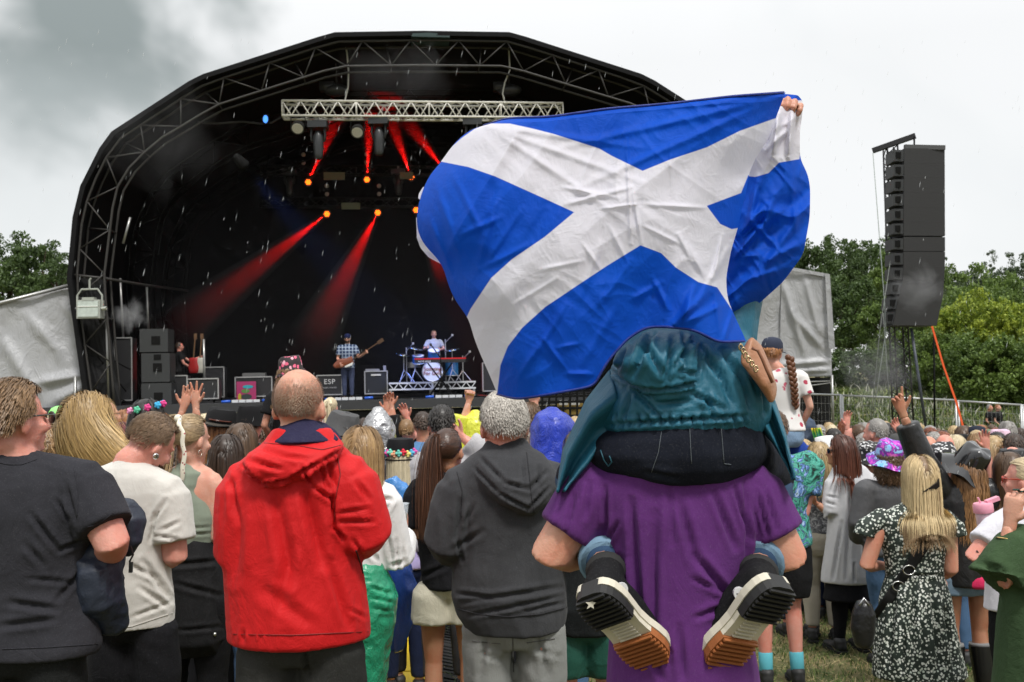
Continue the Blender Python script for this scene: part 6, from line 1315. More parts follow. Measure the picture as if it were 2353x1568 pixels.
# ================================================================ line array tower
def line_array():
    root = empty('line_array', (9.5, 22.2, ground_z(22)), 'tall hanging column of black line array loudspeakers', 'loudspeaker'); bpy.context.view_layer.update(); Mi = root.matrix_world.inverted()
    ys = np.linspace(341, 748, 13); blk = plain((.016, .016, .017), .6, nsc=30, bd=.003); fr = plain((.06, .062, .064), .5)
    L = lambda y: np.interp(y, [340, 640, 700, 748], [2078, 2076, 2062, 2052]); Rr = lambda y: np.interp(y, [340, 600, 676, 750], [2171, 2172, 2168, 2152]); F_ = lambda y: np.interp(y, [340, 640, 700, 748], [2054, 2052, 2044, 2040])
    for i in range(12):
        y0, y1 = ys[i] + .06, ys[i + 1] - (2.6 if i == 5 else (1.2 if i == 6 else .06)); Y = 22.0
        b = Bld(); A = [Mi @ P(L(y0), y0, Y), Mi @ P(Rr(y0), y0 + .5, Y + .1), Mi @ P(Rr(y1), y1 + .5, Y + .1), Mi @ P(L(y1), y1, Y)]; b.prism(A, Mi.to_3x3() @ V3(.0, .8, 0)); q = mk('cabinet', b, blk, root)
        f0, f1 = y0 + 3.5, y1 - 4; b = Bld(); fp = [P(F_(f0), f0, Y + .25), P(L(f0) - 1, f0, Y + .02), P(L(f1) - 1, f1, Y + .02), P(F_(f1), f1, Y + .25)]; b.prism([Mi @ p_ for p_ in fp], Mi.to_3x3() @ V3(.0, .5, 0)); mk('front_grille', b, fr, q)
        c_ = (fp[0] + fp[2]) / 2 + V3(-.01, -.02, 0); b = Bld(); b.box(Mi @ c_ + V3(.0, 0, 0), (.06, .03, .07)); mk('horn', b, DK, q)
    b = Bld(); b.bar(Mi @ P(2078, 338, 22.1), Mi @ P(2171, 340, 22.1), .08, .10); mk('rigging_frame', b, fr, root); b = Bld(); b.tube([Mi @ P(2101, 314, 22.1), Mi @ P(2101, 338, 22.1)], .02, 5); mk('chain', b, DK, root)
    t = empty('speaker_tower', P(2075, 1090, 22.9), 'black lattice mast with a tilted top beam beside the line array', 'tower'); t.location.z = ground_z(22.9); bpy.context.view_layer.update(); Mi = t.matrix_world.inverted()
    m = plain((.03, .03, .032), .45, .4); a0, a1 = P(2046, 336, 22.9), P(2080, 1075, 22.9); d = a1 - a0; off = [V3(-.12, -.12, 0), V3(.12, -.12, 0), V3(.12, .12, 0), V3(-.12, .12, 0)]
    b = Bld(); 
    for o_ in off: b.tube([Mi @ (a0 + o_), Mi @ (a1 + o_ * 1.5)], .022, 6)
    mk('chords', b, m, t, True); b = Bld(); n_ = 34
    for i in range(n_):
        for j in range(4):
            k1, k2 = i / n_, (i + 1) / n_; p1, p2 = (off[j], off[(j + 1) % 4]) if i % 2 else (off[(j + 1) % 4], off[j]); b.tube([Mi @ (a0 + d * k1 + p1 * (1 + .5 * k1)), Mi @ (a0 + d * k2 + p2 * (1 + .5 * k2))], .012, 4)
    mk('bracing', b, m, t); b = Bld(); b.bar(Mi @ P(2005, 347, 22.9), Mi @ P(2104, 312, 22.5), .12, .11); mk('top_beam', b, m, t)
    for q, r_, mm in (([(2006, 352), (2033, 700), (2036, 760), (2005, 965)], .010, plain((.28, .32, .30), .5)), ([(2046, 600), (2022, 760), (2002, 960)], .008, plain((.2, .22, .2), .5)), ([(2030, 720), (2046, 960)], .008, plain((.2, .22, .2), .5)), ([(2094, 754), (2128, 985)], .035, plain((.05, .06, .08), .5)), ([(2146, 760), (2148, 1000)], .022, DK)):
        b = Bld(); b.tube([Mi @ P(x, y, 22.3) for x, y in q], r_, 6); mk('guy_wire' if r_ < .02 else 'brace', b, mm, t, True)
    b = Bld(); b.grid(np.array([[list(P(x - w_, y, 21.9)), list(P(x + w_, y, 21.9))] for x, y, w_ in ((2142, 750, 2.2), (2168, 840, 2.2), (2198, 925, 2.4), (2222, 1012, 2.6), (2238, 1075, 2.6))]), .01); o = mk('ratchet_strap', b, plain((.75, .10, .02), .6)); tag(o, 'orange ratchet strap running down from the line array', 'strap')
line_array()
# ================================================================ fence
FM = plain((.42, .43, .43), .4, .6)
def fence(x0, y0, Y0, x1, y1, Y1, label):
    A, B = P(x0, y0, Y0), P(x1, y1, Y1); root = empty('fence_panel', A, label, 'fence', 'mesh fence panels behind the crowd'); root.location.z = ground_z(Y0); bpy.context.view_layer.update(); Mi = root.matrix_world.inverted(); H = 2.0; dn = V3(0, 0, -H)
    b = Bld(); b.tube([Mi @ A, Mi @ B], .028, 6); mk('rail', b, FM, root, True); b = Bld(); b.tube([Mi @ (A + dn), Mi @ (B + dn)], .02, 6); mk('rail', b, FM, root, True)
    for q in (A, B): b = Bld(); b.tube([Mi @ (q + V3(0, 0, .02)), Mi @ (q + dn)], .028, 6); mk('post', b, FM, root, True)
    b = Bld(); n = int((B - A).length / .09)
    for i in range(1, n): p = A.lerp(B, i / n); b.tube([Mi @ p, Mi @ (p + dn)], .0028, 3)
    for i in range(1, 9): b.tube([Mi @ (A + dn * i / 9), Mi @ (B + dn * i / 9)], .003, 3)
    mk('wire_mesh', b, FM, root)
fence(1936, 909, 25, 2196, 920, 24.2, 'mesh fence panel between the right tent and the orange strap'); fence(2202, 922, 24.2, 2346, 931, 23.8, 'mesh fence panel right of the orange strap'); fence(2350, 932, 23.8, 2640, 950, 23.0, 'mesh fence panel at the far right edge'); fence(1800, 905, 25.6, 1931, 908, 25.1, 'mesh fence panel tucked behind the right tent')
# ================================================================ trees and bank
def leafmat(c1, c2, key):
    m, t, b = newmat('leaves_' + key); o = nn(t, 'ShaderNodeTexCoord').outputs['Object']; oi = nn(t, 'ShaderNodeObjectInfo').outputs['Random']
    v = noise(t, o, .55, 4, .6); v2 = nn(t, 'ShaderNodeTexWhiteNoise'); t.links.new(nn(t, 'ShaderNodeNewGeometry').outputs['Random Per Island'], v2.inputs[1]) if False else None
    ri = nn(t, 'ShaderNodeNewGeometry').outputs['Random Per Island']
    f = mathn(t, 'MULTIPLY_ADD', ri, .55, mathn(t, 'MULTIPLY_ADD', mathn(t, 'SUBTRACT', v, .5), 1.6, .2), clamp=True); c = mixc(t, f, c1, c2); t.links.new(c, b.inputs['Base Color']); b.inputs['Roughness'].default_value = .6
    tr = nn(t, 'ShaderNodeBsdfTranslucent'); t.links.new(c, tr.inputs[0]); ms = nn(t, 'ShaderNodeMixShader'); ms.inputs[0].default_value = .3; t.links.new(b.outputs[0], ms.inputs[1]); t.links.new(tr.outputs[0], ms.inputs[2]); t.links.new(ms.outputs[0], t.nodes['Material Output'].inputs[0]); return m
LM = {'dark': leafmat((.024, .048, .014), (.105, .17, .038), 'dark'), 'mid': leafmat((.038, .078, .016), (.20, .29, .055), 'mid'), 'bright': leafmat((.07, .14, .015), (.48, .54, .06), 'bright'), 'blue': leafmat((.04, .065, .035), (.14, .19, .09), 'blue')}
BARK = plain((.06, .045, .03), .9, bd=.02, nsc=8)
def leaf_mesh(n_cl, per, rx, rz, leaf, seed):
    rs = np.random.RandomState(seed); d = rs.normal(size=(n_cl, 3)); d /= np.linalg.norm(d, axis=1, keepdims=True); r = rs.uniform(.35, 1.0, n_cl) ** .6
    lump = .72 + .5 * vnoise(d * 2.1 + 5, seed); C = d * (r * lump)[:, None] * np.array([rx, rx, rz]); C[:, 2] = np.where(C[:, 2] < -.55 * rz, -.55 * rz + (C[:, 2] + .55 * rz) * .3, C[:, 2])
    cr = rx * rs.uniform(.09, .24, n_cl); q = rs.normal(size=(n_cl, per, 3)); q /= np.linalg.norm(q, axis=2, keepdims=True); q *= (rs.rand(n_cl, per, 1) ** .45); Pp = (C[:, None] + q * cr[:, None, None] * np.array([1, 1, .75])).reshape(-1, 3)
    n = len(Pp); a = rs.normal(size=(n, 3)); a /= np.linalg.norm(a, axis=1, keepdims=True); b_ = np.cross(a, rs.normal(size=(n, 3))); b_ /= np.linalg.norm(b_, axis=1, keepdims=True); s_ = leaf * rs.uniform(.5, 1.2, (n, 1))
    V = np.stack([Pp - a * s_, Pp - b_ * s_ * .55, Pp + a * s_, Pp + b_ * s_ * .55], 1).reshape(-1, 3); me = bpy.data.meshes.new('crown'); Fq = np.arange(n * 4).reshape(-1, 4); me.from_pydata(V.tolist(), [], Fq.tolist()); me.update(); return me
LV = [leaf_mesh(130, 90, 1, 1.25, .044, 1), leaf_mesh(130, 100, 1, 1.05, .046, 2), leaf_mesh(160, 90, 1, .85, .046, 3), leaf_mesh(120, 90, 1, 1.7, .040, 4)]
ntree = 0
def tree(cx, ytop, Y, wpx, kind, var, label, ybase=None, name='tree'):
    global ntree; ntree += 1
    top = P(cx, ytop, Y); gz = float(ground_h(np.array([[top.x]]), np.array([[Y]]))[0, 0]); rx = wpx * Y / FPX / 2; v = LV[var]; zr = (1.25, 1.05, .85, 1.7)[var] * 1.0
    H = top.z - gz; rz = min(H * .62, rx * zr * 1.3) / zr
    root = empty(name, (top.x, Y, gz), label, 'tree' if name == 'tree' else 'bush', 'trees behind the field' if name == 'tree' else 'bushes in front of the trees'); me = v.copy(); me.materials.append(LM[kind]); o = bpy.data.objects.new('crown', me); col.objects.link(o); o.parent = root; o.location = (0, 0, H - rz * zr * .98); o.scale = (rx, rx, rz); o.rotation_euler = (0, 0, ntree * 1.3)
    b = Bld(); rs = np.random.RandomState(ntree); zc = H - rz * zr; tr_ = .035 * H ** .9 * .5; b.loft([(0, 0, -.3), (.1, 0, zc * .5), (0, .1, zc)], [tr_ * 1.4, tr_, tr_ * .8], None, n=8)
    for k in range(7): a = rs.uniform(0, 6.28); e = rs.uniform(.4, .8); b.loft([(0, 0, zc * .75), (rx * .3 * math.cos(a), rx * .3 * math.sin(a), zc + rz * .1), (rx * e * math.cos(a), rx * e * math.sin(a), zc + rz * rs.uniform(.1, .7))], [tr_ * .6, tr_ * .4, tr_ * .12], None, n=6)
    mk('trunk', b, BARK, root, True)
for a in ((1868, 548, 52, 150, 'dark', 1, 'dark tree just right of the flag edge'), (1925, 545, 54, 130, 'dark', 0, 'dark tree behind the right tent with two pointed lobes'), (1990, 560, 56, 130, 'dark', 0, 'dark tree left of the speaker mast'), (2045, 572, 50, 120, 'mid', 1, 'mid green tree behind the speaker mast'), (1950, 640, 46, 170, 'dark', 2, 'broad low dark tree beside the right tent'), (2030, 690, 43, 130, 'mid', 2, 'lower green tree below the speaker mast'),
          (2120, 585, 70, 110, 'blue', 0, 'tree hidden behind the line array'), (2180, 598, 75, 90, 'blue', 3, 'hazy tree just right of the line array'), (2225, 618, 80, 90, 'blue', 1, 'low hazy tree in the dip of the skyline'), (2265, 588, 78, 80, 'blue', 3, 'tall hazy tree right of the dip'), (2315, 592, 76, 90, 'blue', 3, 'tall hazy tree near the right edge'), (2370, 590, 74, 120, 'blue', 1, 'hazy tree cut by the right edge'), (2420, 600, 70, 140, 'blue', 0, 'hazy tree outside the right edge'), (2000, 548, 58, 170, 'dark', 1, 'tall dark tree filling the skyline left of the speaker mast'), (2150, 600, 66, 170, 'mid', 1, 'green tree filling the gap right of the speaker mast'), (2300, 612, 68, 190, 'mid', 1, 'green tree filling the skyline above the bright bushes'), (2240, 660, 62, 200, 'mid', 2, 'wide mid green tree in the second row'), (2340, 650, 60, 160, 'mid', 1, 'mid green tree in the second row at the right edge'),
          (2130, 690, 44, 120, 'mid', 1, 'green tree directly under the line array'), (1810, 560, 58, 170, 'dark', 1, 'tree hidden behind the flag'), (85, 540, 50, 190, 'dark', 1, 'tree with ragged top left of the stage'), (20, 548, 55, 150, 'dark', 0, 'tree at the left edge behind the grey tarpaulin'), (140, 590, 48, 110, 'dark', 1, 'lower tree touching the stage arch on the left'), (-80, 560, 52, 180, 'mid', 2, 'tree outside the left edge')): tree(*a)
for a in ((2215, 690, 40, 180, 'bright', 2, 'bright yellow-green bush right of the line array'), (2300, 672, 39, 190, 'bright', 1, 'tallest bright bush near the right edge'), (2390, 700, 38, 170, 'bright', 2, 'bright bush cut by the right edge'), (2160, 760, 38, 150, 'mid', 2, 'mid green bush below the line array'), (2260, 770, 36, 210, 'mid', 2, 'dense green bush above the two walkers'), (2350, 780, 36, 180, 'mid', 2, 'dense green bush at the right edge'), (2070, 790, 40, 170, 'dark', 2, 'dark bush behind the speaker mast'), (1970, 800, 40, 170, 'dark', 2, 'dark bush beside the right tent')): tree(*a, name='bush')
wm = [plain((.05, .085, .02), .8), plain((.12, .17, .04), .8), plain((.22, .24, .08), .9), plain((.42, .42, .34), .9)]
blades('weeds', 130000, (7, 34), (26.5, 42), .22, wm[:3] + wm[:2], 'tall rough weeds on the bank behind the mesh fence', seed=7, lie=.7, wid=.045, cat='weeds')
blades('weed_flowers', 5000, (7, 34), (26.5, 40), .40, wm[3:], 'pale seed heads standing among the weeds on the bank', seed=8, lie=.3, wid=.05, cat='weeds')
# ================================================================ smoke
def puff(name, x, y, Y, r, dens, label, seed):
    b = Bld(); c_ = P(x, y, Y); b.ball((0, 0, 0), r, 20); m = bpy.data.materials.new('smoke'); m.use_nodes = True; t = m.node_tree; t.nodes.clear(); vo = nn(t, 'ShaderNodeVolumePrincipled'); vo.inputs['Color'].default_value = (.95, .95, .95, 1); vo.inputs['Anisotropy'].default_value = .2
    oc = nn(t, 'ShaderNodeTexCoord').outputs['Object']; ln = nn(t, 'ShaderNodeVectorMath', operation='LENGTH'); mp = mapping(t, oc, (1 / r[0], 1 / r[1], 1 / r[2])); t.links.new(mp, ln.inputs[0])
    nv = noise(t, oc, 1.5 / max(r) * 1.3, 5, .6, .8); v = mathn(t, 'SUBTRACT', mathn(t, 'MULTIPLY_ADD', nv, 1.5, -.28), ln.outputs['Value']); v = mathn(t, 'MULTIPLY', mathn(t, 'MAXIMUM', v, 0), dens); t.links.new(v, vo.inputs['Density']); t.links.new(vo.outputs[0], nn(t, 'ShaderNodeOutputMaterial').inputs['Volume'])
    o = mk(name, b, m, None, True, Matrix.Translation(c_)); tag(o, label, 'smoke', kind='stuff')
puff('smoke', 305, 720, 24.2, (.95, .5, .8), 5.0, 'white smoke drifting in front of the left stage leg', 1)
puff('smoke', 2120, 655, 20.6, (1.2, .6, 1.0), 1.4, 'thin white smoke in front of the line array', 2)
puff('smoke', 2030, 840, 21.5, (1.8, .8, 1.8), 1.2, 'thin smoke drifting below the speaker mast', 3)
puff('smoke', 400, 300, 24.6, (4.2, 1.2, 2.8), .16, 'faint smoke along the left shoulder of the arch', 4)
puff('smoke', 950, 160, 24.6, (3.6, 1.2, 1.6), .18, 'faint smoke under the top of the arch', 5)
# ================================================================ rain
def rain():
    rs = np.random.RandomState(12); b = Bld(); V = []; Fs = []; n0 = 0
    for i in range(560):
        Y = rs.uniform(2.2, 20) if i % 3 else rs.uniform(4, 9); x, y = rs.uniform(0, 2353), rs.uniform(60, 1150); c_ = P(x, y, Y); L = rs.uniform(.5, 1.7) * 13 * Y / FPX / 2; w = rs.uniform(.6, 1.2) * 1.15 * Y / FPX / 2; d = V3(.22, 0, 1).normalized() * L; s_ = V3(w, 0, 0); u_ = V3(0, w, 0)
        V += [c_ - d, c_ - s_, c_ + u_, c_ + s_, c_ - u_, c_ + d]; n = n0; Fs += [(n, n + 1, n + 2), (n, n + 2, n + 3), (n, n + 3, n + 4), (n, n + 4, n + 1), (n + 5, n + 2, n + 1), (n + 5, n + 3, n + 2), (n + 5, n + 4, n + 3), (n + 5, n + 1, n + 4)]; n0 += 6
    m, t, bs = newmat('raindrop'); bs.inputs['Base Color'].default_value = (.75, .78, .8, 1); bs.inputs['Roughness'].default_value = .2; bs.inputs['Alpha'].default_value = .42
    b.add(V, Fs); tag(mk('rain', b, m), 'falling rain drops across the scene', 'rain', kind='stuff')
rain()
# ================================================================ the crowd
HC = {'black': ((.008, .007, .007), (.03, .024, .02)), 'dark': ((.018, .011, .008), (.07, .04, .025)), 'brown': ((.05, .028, .015), (.15, .085, .045)), 'red': ((.09, .02, .01), (.30, .09, .035)), 'ginger': ((.16, .055, .018), (.46, .20, .07)), 'blonde': ((.26, .17, .08), (.72, .54, .29)), 'platinum': ((.42, .33, .2), (.80, .70, .48)), 'grey': ((.14, .13, .12), (.42, .40, .37)), 'maroon': ((.05, .006, .012), (.20, .03, .05)), 'caramel': ((.12, .06, .025), (.42, .26, .12))}
CC = {'black': (.012, .012, .013), 'charcoal': (.04, .04, .045), 'grey': (.22, .22, .23), 'white': (.68, .68, .68), 'navy': (.012, .02, .055), 'blue': (.02, .09, .42), 'steel': (.10, .24, .42), 'cyan': (.02, .33, .60), 'red': (.50, .02, .02), 'pink': (.65, .12, .30), 'lilac': (.46, .28, .62), 'green': (.035, .085, .04), 'yellow': (.62, .60, .04), 'orange': (.65, .12, .02), 'beige': (.45, .38, .28), 'olive': (.08, .09, .04), 'maroon': (.10, .01, .02), 'denim': (.06, .12, .22), 'teal': (.01, .14, .16)}
GC = 'people in the crowd'
RNC = np.random.RandomState(77)
def crowd(cx, top, Y, label, hair='short', hc='brown', tc='black', bc=None, sex=None, rot=None, yaw=0, pitch=0, group=GC, arms=None, sk=None, w=1.0, H=None, base=None, hat=None, bottoms=True, seated=False, top_kw=None, extra=None, head=None, hl=None, roll=0, bkw=None):
    sex = sex or ('f' if hair in ('long', 'bob', 'tail', 'curly') else 'm'); rot = RNC.uniform(-18, 18) if rot is None else rot
    p = Person(cx, top, Y, rot=rot, sex=sex, w=w * RNC.uniform(.95, 1.1), yaw=yaw, pitch=pitch, skinc=sk or SKN[RNC.randint(0, 3)], H=H, base=base, head=head, roll=roll); far = Y > 9; p.hatted = bool(hat) or (extra in (fedora, flowerhat, softcap) if 'flowerhat' in globals() and 'softcap' in globals() else False) or (label.find('fedora') > 0)
    k = p.k; vx = .020 if far else .013
    for n, q in (('L', -1), ('R', 1)):
        if arms and n in arms:
            for key, pt in zip(('el', 'wr'), arms[n][:2]): p.J[key + n] = p.px(*pt)
            if len(arms[n]) > 2:
                a = arms[n][2]; d = (p.J['wr' + n] - p.J['el' + n]); p.hand(n, a.get('curl', .15), V3(0, 1 if a.get('palm') else -1, 0), a.get('th', q), d, **{k_: v for k_, v in a.items() if k_ not in ('curl', 'palm', 'th')})
    if seated:
        for n, q in (('L', -1), ('R', 1)): p.J['hip' + n] = V3(q * .09 * k, 0, .86 * k); p.J['kn' + n] = V3(q * .16 * k, .34 * k, .88 * k); p.J['an' + n] = V3(q * .15 * k, .30 * k, .52 * k)
    p.body(vx, label, group=group, legs='LR', face=not far or yaw or rot > 90)
    m = tc if not isinstance(tc, str) else cloth(CC[tc], .9, .2)
    tk = dict(hem=.88, sleeve=.6, loose=.02, vox=vx, amp=.010, sc=(7, 7, 4), seed=int(cx) % 97, it=3); tk.update(top_kw or {}); p.top('top', m, **tk)
    if bottoms: p.bottoms('trousers', bc if bc is not None and not isinstance(bc, str) else cloth(CC[bc or ('black', 'navy', 'denim', 'charcoal')[RNC.randint(0, 4)]]), vox=vx * 1.1, **{**dict(loose=.012, t=1.9), **(bkw or {})})
    if not far and not seated: p.shoes(plain((.02, .02, .02), .6))
    hm = hairmat(*HC[hc]) if hair != 'bald' else None; sd_ = int(cx * 3) % 997; wd = .011 if far else .006; N = 320 if far else 900
    if hair == 'short': p.hair(hm, N, .03, 3, wd, lo=-.5, pad=.012, seed=sd_)
    elif hair == 'buzz': p.hair(hm, N, .014, 2, wd * .6, lo=-.55, pad=.005, seed=sd_)
    elif hair == 'long': p.hair(hm, int(N * 1.3), hl or .40, 13, wd, style='long', lo=-.5, pad=.02, curl=.06, vol=.015, seed=sd_)
    elif hair == 'bob': p.hair(hm, int(N * 1.1), hl or .24, 9, wd, style='bob', lo=-.5, pad=.022, curl=.06, vol=.02, seed=sd_)
    elif hair == 'tail': p.hair(hm, N, .2, 7, wd * .8, style='tail', lo=-.5, pad=.006, tie=(0, -.105, .06), tailL=.3, tail_n=N // 3, seed=sd_)
    elif hair == 'curly': p.hair(hm, int(N * 1.6), hl or .34, 14, wd, style='bob', lo=-.5, pad=.035, curl=.8, vol=.05, seed=sd_)
    if hat:
        kind, hmat = hat[0], hat[1]; hk = hat[2] if len(hat) > 2 else {}
        if kind == 'bucket': p.bucket(hmat, **hk)
        elif kind == 'cap': p.cap(hmat, **hk)
    if extra: extra(p)
    return p
def vor(name, sc, stops, base, thr=.3, det=0, feat='F1', rough=.7):
    m, t, b = newmat(name); o = nn(t, 'ShaderNodeTexCoord').outputs['Object']; v = nn(t, 'ShaderNodeTexVoronoi', feature=feat); v.inputs['Scale'].default_value = sc
    wv = nn(t, 'ShaderNodeVectorMath', operation='ADD'); t.links.new(o, wv.inputs[0]); ns = nn(t, 'ShaderNodeTexNoise'); ns.inputs['Scale'].default_value = sc * 1.3; t.links.new(o, ns.inputs[0]); sc_ = nn(t, 'ShaderNodeVectorMath', operation='SCALE'); t.links.new(ns.outputs[1], sc_.inputs[0]); sc_.inputs['Scale'].default_value = .6 / sc; t.links.new(sc_.outputs[0], wv.inputs[1]); t.links.new(wv.outputs[0], v.inputs['Vector'])
    col_ = ramp(t, v.outputs['Color'], stops, 'CONSTANT'); f = ramp(t, v.outputs['Distance'], [(thr - .03, 1.), (thr + .03, 0.)]); t.links.new(mixc(t, f, base, col_), b.inputs['Base Color']); b.inputs['Roughness'].default_value = rough; return m
def nram(name, sc, stops, rough=.8, det=3, dist=.6, squash=(1, 1, 1)):
    m, t, b = newmat(name); o = nn(t, 'ShaderNodeTexCoord').outputs['Object']; t.links.new(ramp(t, noise(t, mapping(t, o, squash), sc, det, .6, dist), stops), b.inputs['Base Color']); b.inputs['Roughness'].default_value = rough; return m
M_ditsy = vor('ditsy_floral', 62, [(0, (.66, .68, .62)), (.5, (.50, .55, .48)), (.8, (.72, .74, .70))], (.012, .022, .016), .40)
M_tie = nram('tie_dye', 13, [(.30, (.04, .35, .70)), (.42, (.35, .55, .85)), (.48, (.10, .02, .20)), (.55, (.28, .02, .42)), (.62, (.75, .10, .48)), (.72, (.5, .6, .9))], det=5, dist=1.2)
M_hearts = vor('hearts_print', 26, [(0, (.75, .12, .22)), (.6, (.80, .40, .48))], (.02, .012, .014), .36)
M_haw = nram('tropical_print', 9, [(.34, (.005, .01, .01)), (.42, (.01, .16, .12)), (.48, (.10, .45, .35)), (.52, (.02, .04, .03)), (.58, (.10, .22, .55)), (.64, (.45, .60, .80)), (.7, (.04, .10, .05))], det=5, dist=2)
M_wfl = vor('floral_tee', 13, [(0, (.42, .04, .08)), (.55, (.55, .10, .16)), (.8, (.10, .18, .08))], (.72, .70, .68), .25)
M_mono = vor('monogram_print', 38, [(0, (.7, .7, .7)), (.5, (.62, .62, .62))], (.012, .012, .014), .34)
M_pvc = plain((.010, .010, .011), .16, coat=.6, bd=.003, nsc=12)
M_foil = plain((.42, .42, .43), .22, .7, bd=.012, nsc=26)
M_patg = nram('grey_print_jacket', 22, [(.38, (.04, .04, .045)), (.52, (.14, .14, .15)), (.62, (.38, .38, .38))], det=6, dist=2)
M_rain = nram('rainbow_print', 5, [(.3, (.6, .05, .02)), (.42, (.8, .35, .02)), (.5, (.75, .7, .05)), (.58, (.1, .5, .1)), (.68, (.05, .25, .6))], det=1)
M_yel = cloth((.72, .74, .06), .3, 0, .15, .006, False, .4, 20)
M_tart = None
def tartan():
    m, t, b = newmat('blue_check'); o = nn(t, 'ShaderNodeTexCoord').outputs['Object']; c = (.02, .04, .10)
    out = None
    for ax in 'XZ':
        w = nn(t, 'ShaderNodeTexWave', wave_type='BANDS', bands_direction=ax); w.inputs['Scale'].default_value = 3.4; t.links.new(o, w.inputs[0]); f = ramp(t, w.outputs[1], [(.80, 0.), (.86, .7)]); c = mixc(t, f, c, (.40, .48, .62))
    t.links.new(c, b.inputs['Base Color']); b.inputs['Roughness'].default_value = .9; return m
# ---------------- left group
crowd(206, 916, 4.9, 'woman with long golden windblown hair in a black coat and sunglasses', 'none', 'caramel', tc=cloth(CC['black'], .8), sex='f', rot=20, yaw=25, top_kw=dict(sleeve=1.8, loose=.03), extra=lambda p: (p.hair(hairmat((.20, .12, .05), (.62, .42, .17)), 5200, .42, 14, .0032, style='long', lo=-.5, pad=.045, vol=.05, wind=(.42, -.1, .05), seed=3, curl=.05), p.glasses()))
crowd(244, 920, 8.6, 'bald man in glasses behind the golden-haired woman', 'bald', tc='white', yaw=55, extra=lambda p: p.glasses(lens=False, name='glasses'))
crowd(141, 937, 9.0, 'person in a lime green cap at the left', 'short', 'brown', 'charcoal', hat=('cap', plain((.30, .85, .22), .6), dict(back=True)))
crowd(117, 958, 6.6, 'pale blonde woman half hidden behind the charcoal t-shirt man', 'long', 'platinum', 'grey')
crowd(108, 985, 5.4, 'darker blonde woman with curls beside the charcoal t-shirt man', 'curly', 'caramel', 'white')
crowd(288, 945, 9.4, 'woman with short orange-brown hair looking right', 'bob', 'ginger', 'orange', yaw=65)
crowd(272, 974, 7.6, 'person with maroon hair and a maroon shiny jacket', 'bob', 'maroon', cloth(CC['maroon'], .3, 0, .2, .004, False, .5))
crowd(316, 930, 9.8, 'dark-haired head behind the flower crown', 'short', 'black', 'navy')
def fcrown(p, cols, up=.035, rad=(.095, .108), n=10, back=True, sz=.022):
    o = empty('flower_crown', (0, 0, 0)); o.parent = p.root
    for i in range(n):
        a = 2 * math.pi * i / n + .3; b = Bld(); c_ = p.hd(rad[0] * math.cos(a), -.012 + rad[1] * math.sin(a), up + .02 * math.sin(a + 1)); b.ball(c_, sz * .8, 8)
        for j in range(5): b.ball(c_ + V3(math.cos(j * 1.257) * sz * .6, -.004, math.sin(j * 1.257) * sz * .6), sz * .5, 6)
        mk('flower', b, plain(cols[i % len(cols)], .7), p.root, True)
    bpy.data.objects.remove(o)
FC = [(.70, .05, .25), (.05, .45, .75), (.35, .12, .65), (.75, .65, .08), (.70, .70, .60), (.65, .02, .03), (.75, .30, .50), (.1, .5, .3)]
crowd(340, 921, 6.0, 'dark-haired woman wearing a crown of bright paper flowers', 'long', 'black', 'black', extra=lambda p: fcrown(p, FC, .085))
crowd(400, 985, 5.9, 'person clapping with both hands raised above the ponytail woman', 'short', 'dark', 'black', rot=0, sex='f', H=1.62,
      arms={'L': [(398, 1010, -.05), (419, 945, -.05), dict(curl=.08, th=1, d=None) if False else dict(curl=.08)], 'R': [(455, 1005, -.05), (450, 938, -.05), dict(curl=.06, spread=.35)]}, top_kw=dict(sleeve=.3))
def fedora(p, mat=None):
    b = Bld(); M = p.hatM(.03, 0, -6, 10); wob = lambda q, a, r: q + V3(0, 0, (.022 * abs(math.cos(a)) ** 2 if r > .11 else 0) - (.014 * math.exp(-(q.x / .02) ** 2) if q.z > .11 else 0))
    b.revolve([(.158, .0), (.16, .004), (.102, .006), (.098, .03), (.090, .10), (.078, .122), (.04, .126), (.004, .122)], M, .95, 1.12, 32, wob=wob); h_ = mk('fedora', b, plain((.012, .012, .013), .8), p.root, True, auto=50)
    b = Bld(); b.revolve([(.1035, .014), (.1045, .030)], M, .95, 1.12, 32, closed=False); mk('hat_band', b, plain((.25, .23, .20), .4, .5), h_)
    b = Bld(); b.tube([M @ V3(.105 * math.cos(a) * .95, .105 * math.sin(a) * 1.12, .05) for a in np.linspace(-1.2, .2, 8)], .006, 5); mk('sunglasses_on_hat', b, plain((.08, .02, .01), .2), h_, True)
crowd(508, 948, 6.7, 'red-haired woman in a black fedora with a chain band', 'long', 'ginger', 'grey', yaw=42, extra=fedora, top_kw=dict(sleeve=0, hem=.88, neck=False), hl=.2)
crowd(578, 934, 7.6, 'person in a floppy black cap left of the red jacket', 'short', 'dark', 'charcoal', hat=('bucket', plain((.010, .010, .011), .95), dict(brim=.02, name='cap')))
crowd(556, 976, 5.9, 'brown-haired person directly left of the red hood', 'long', 'brown', 'navy')
def braid(p, x0, z0, n=9, L=.34, r=.022, col=None, off=(0, 0)):
    b = Bld(); 
    for i in range(n):
        t = i / (n - 1)
        for q in (-1, 1): c_ = V3(x0 + off[0] * t + q * r * .45, -.10 - .03 * math.sin(t * 3) + off[1] * t, z0 - L * t - q * .008); b.ball(c_, (r * (1.05 - .45 * t), r * (1 - .4 * t), L / n * .85), 8, Euler((0, q * .6, 0)).to_matrix())
    mk('braid', b, hairmat(*HC[col]), p.root, True)
crowd(520, 1002, 5.45, 'woman with dark brown hair and a loose braid in a slate grey top', 'long', 'dark', 'charcoal', hl=.25, extra=lambda p: braid(p, -.11, 1.36 * p.k, 8, .22, .028, 'brown'))
crowd(603, 962, 8.0, 'light brown-haired head between the black cap and the red jacket man', 'short', 'brown', 'pink')
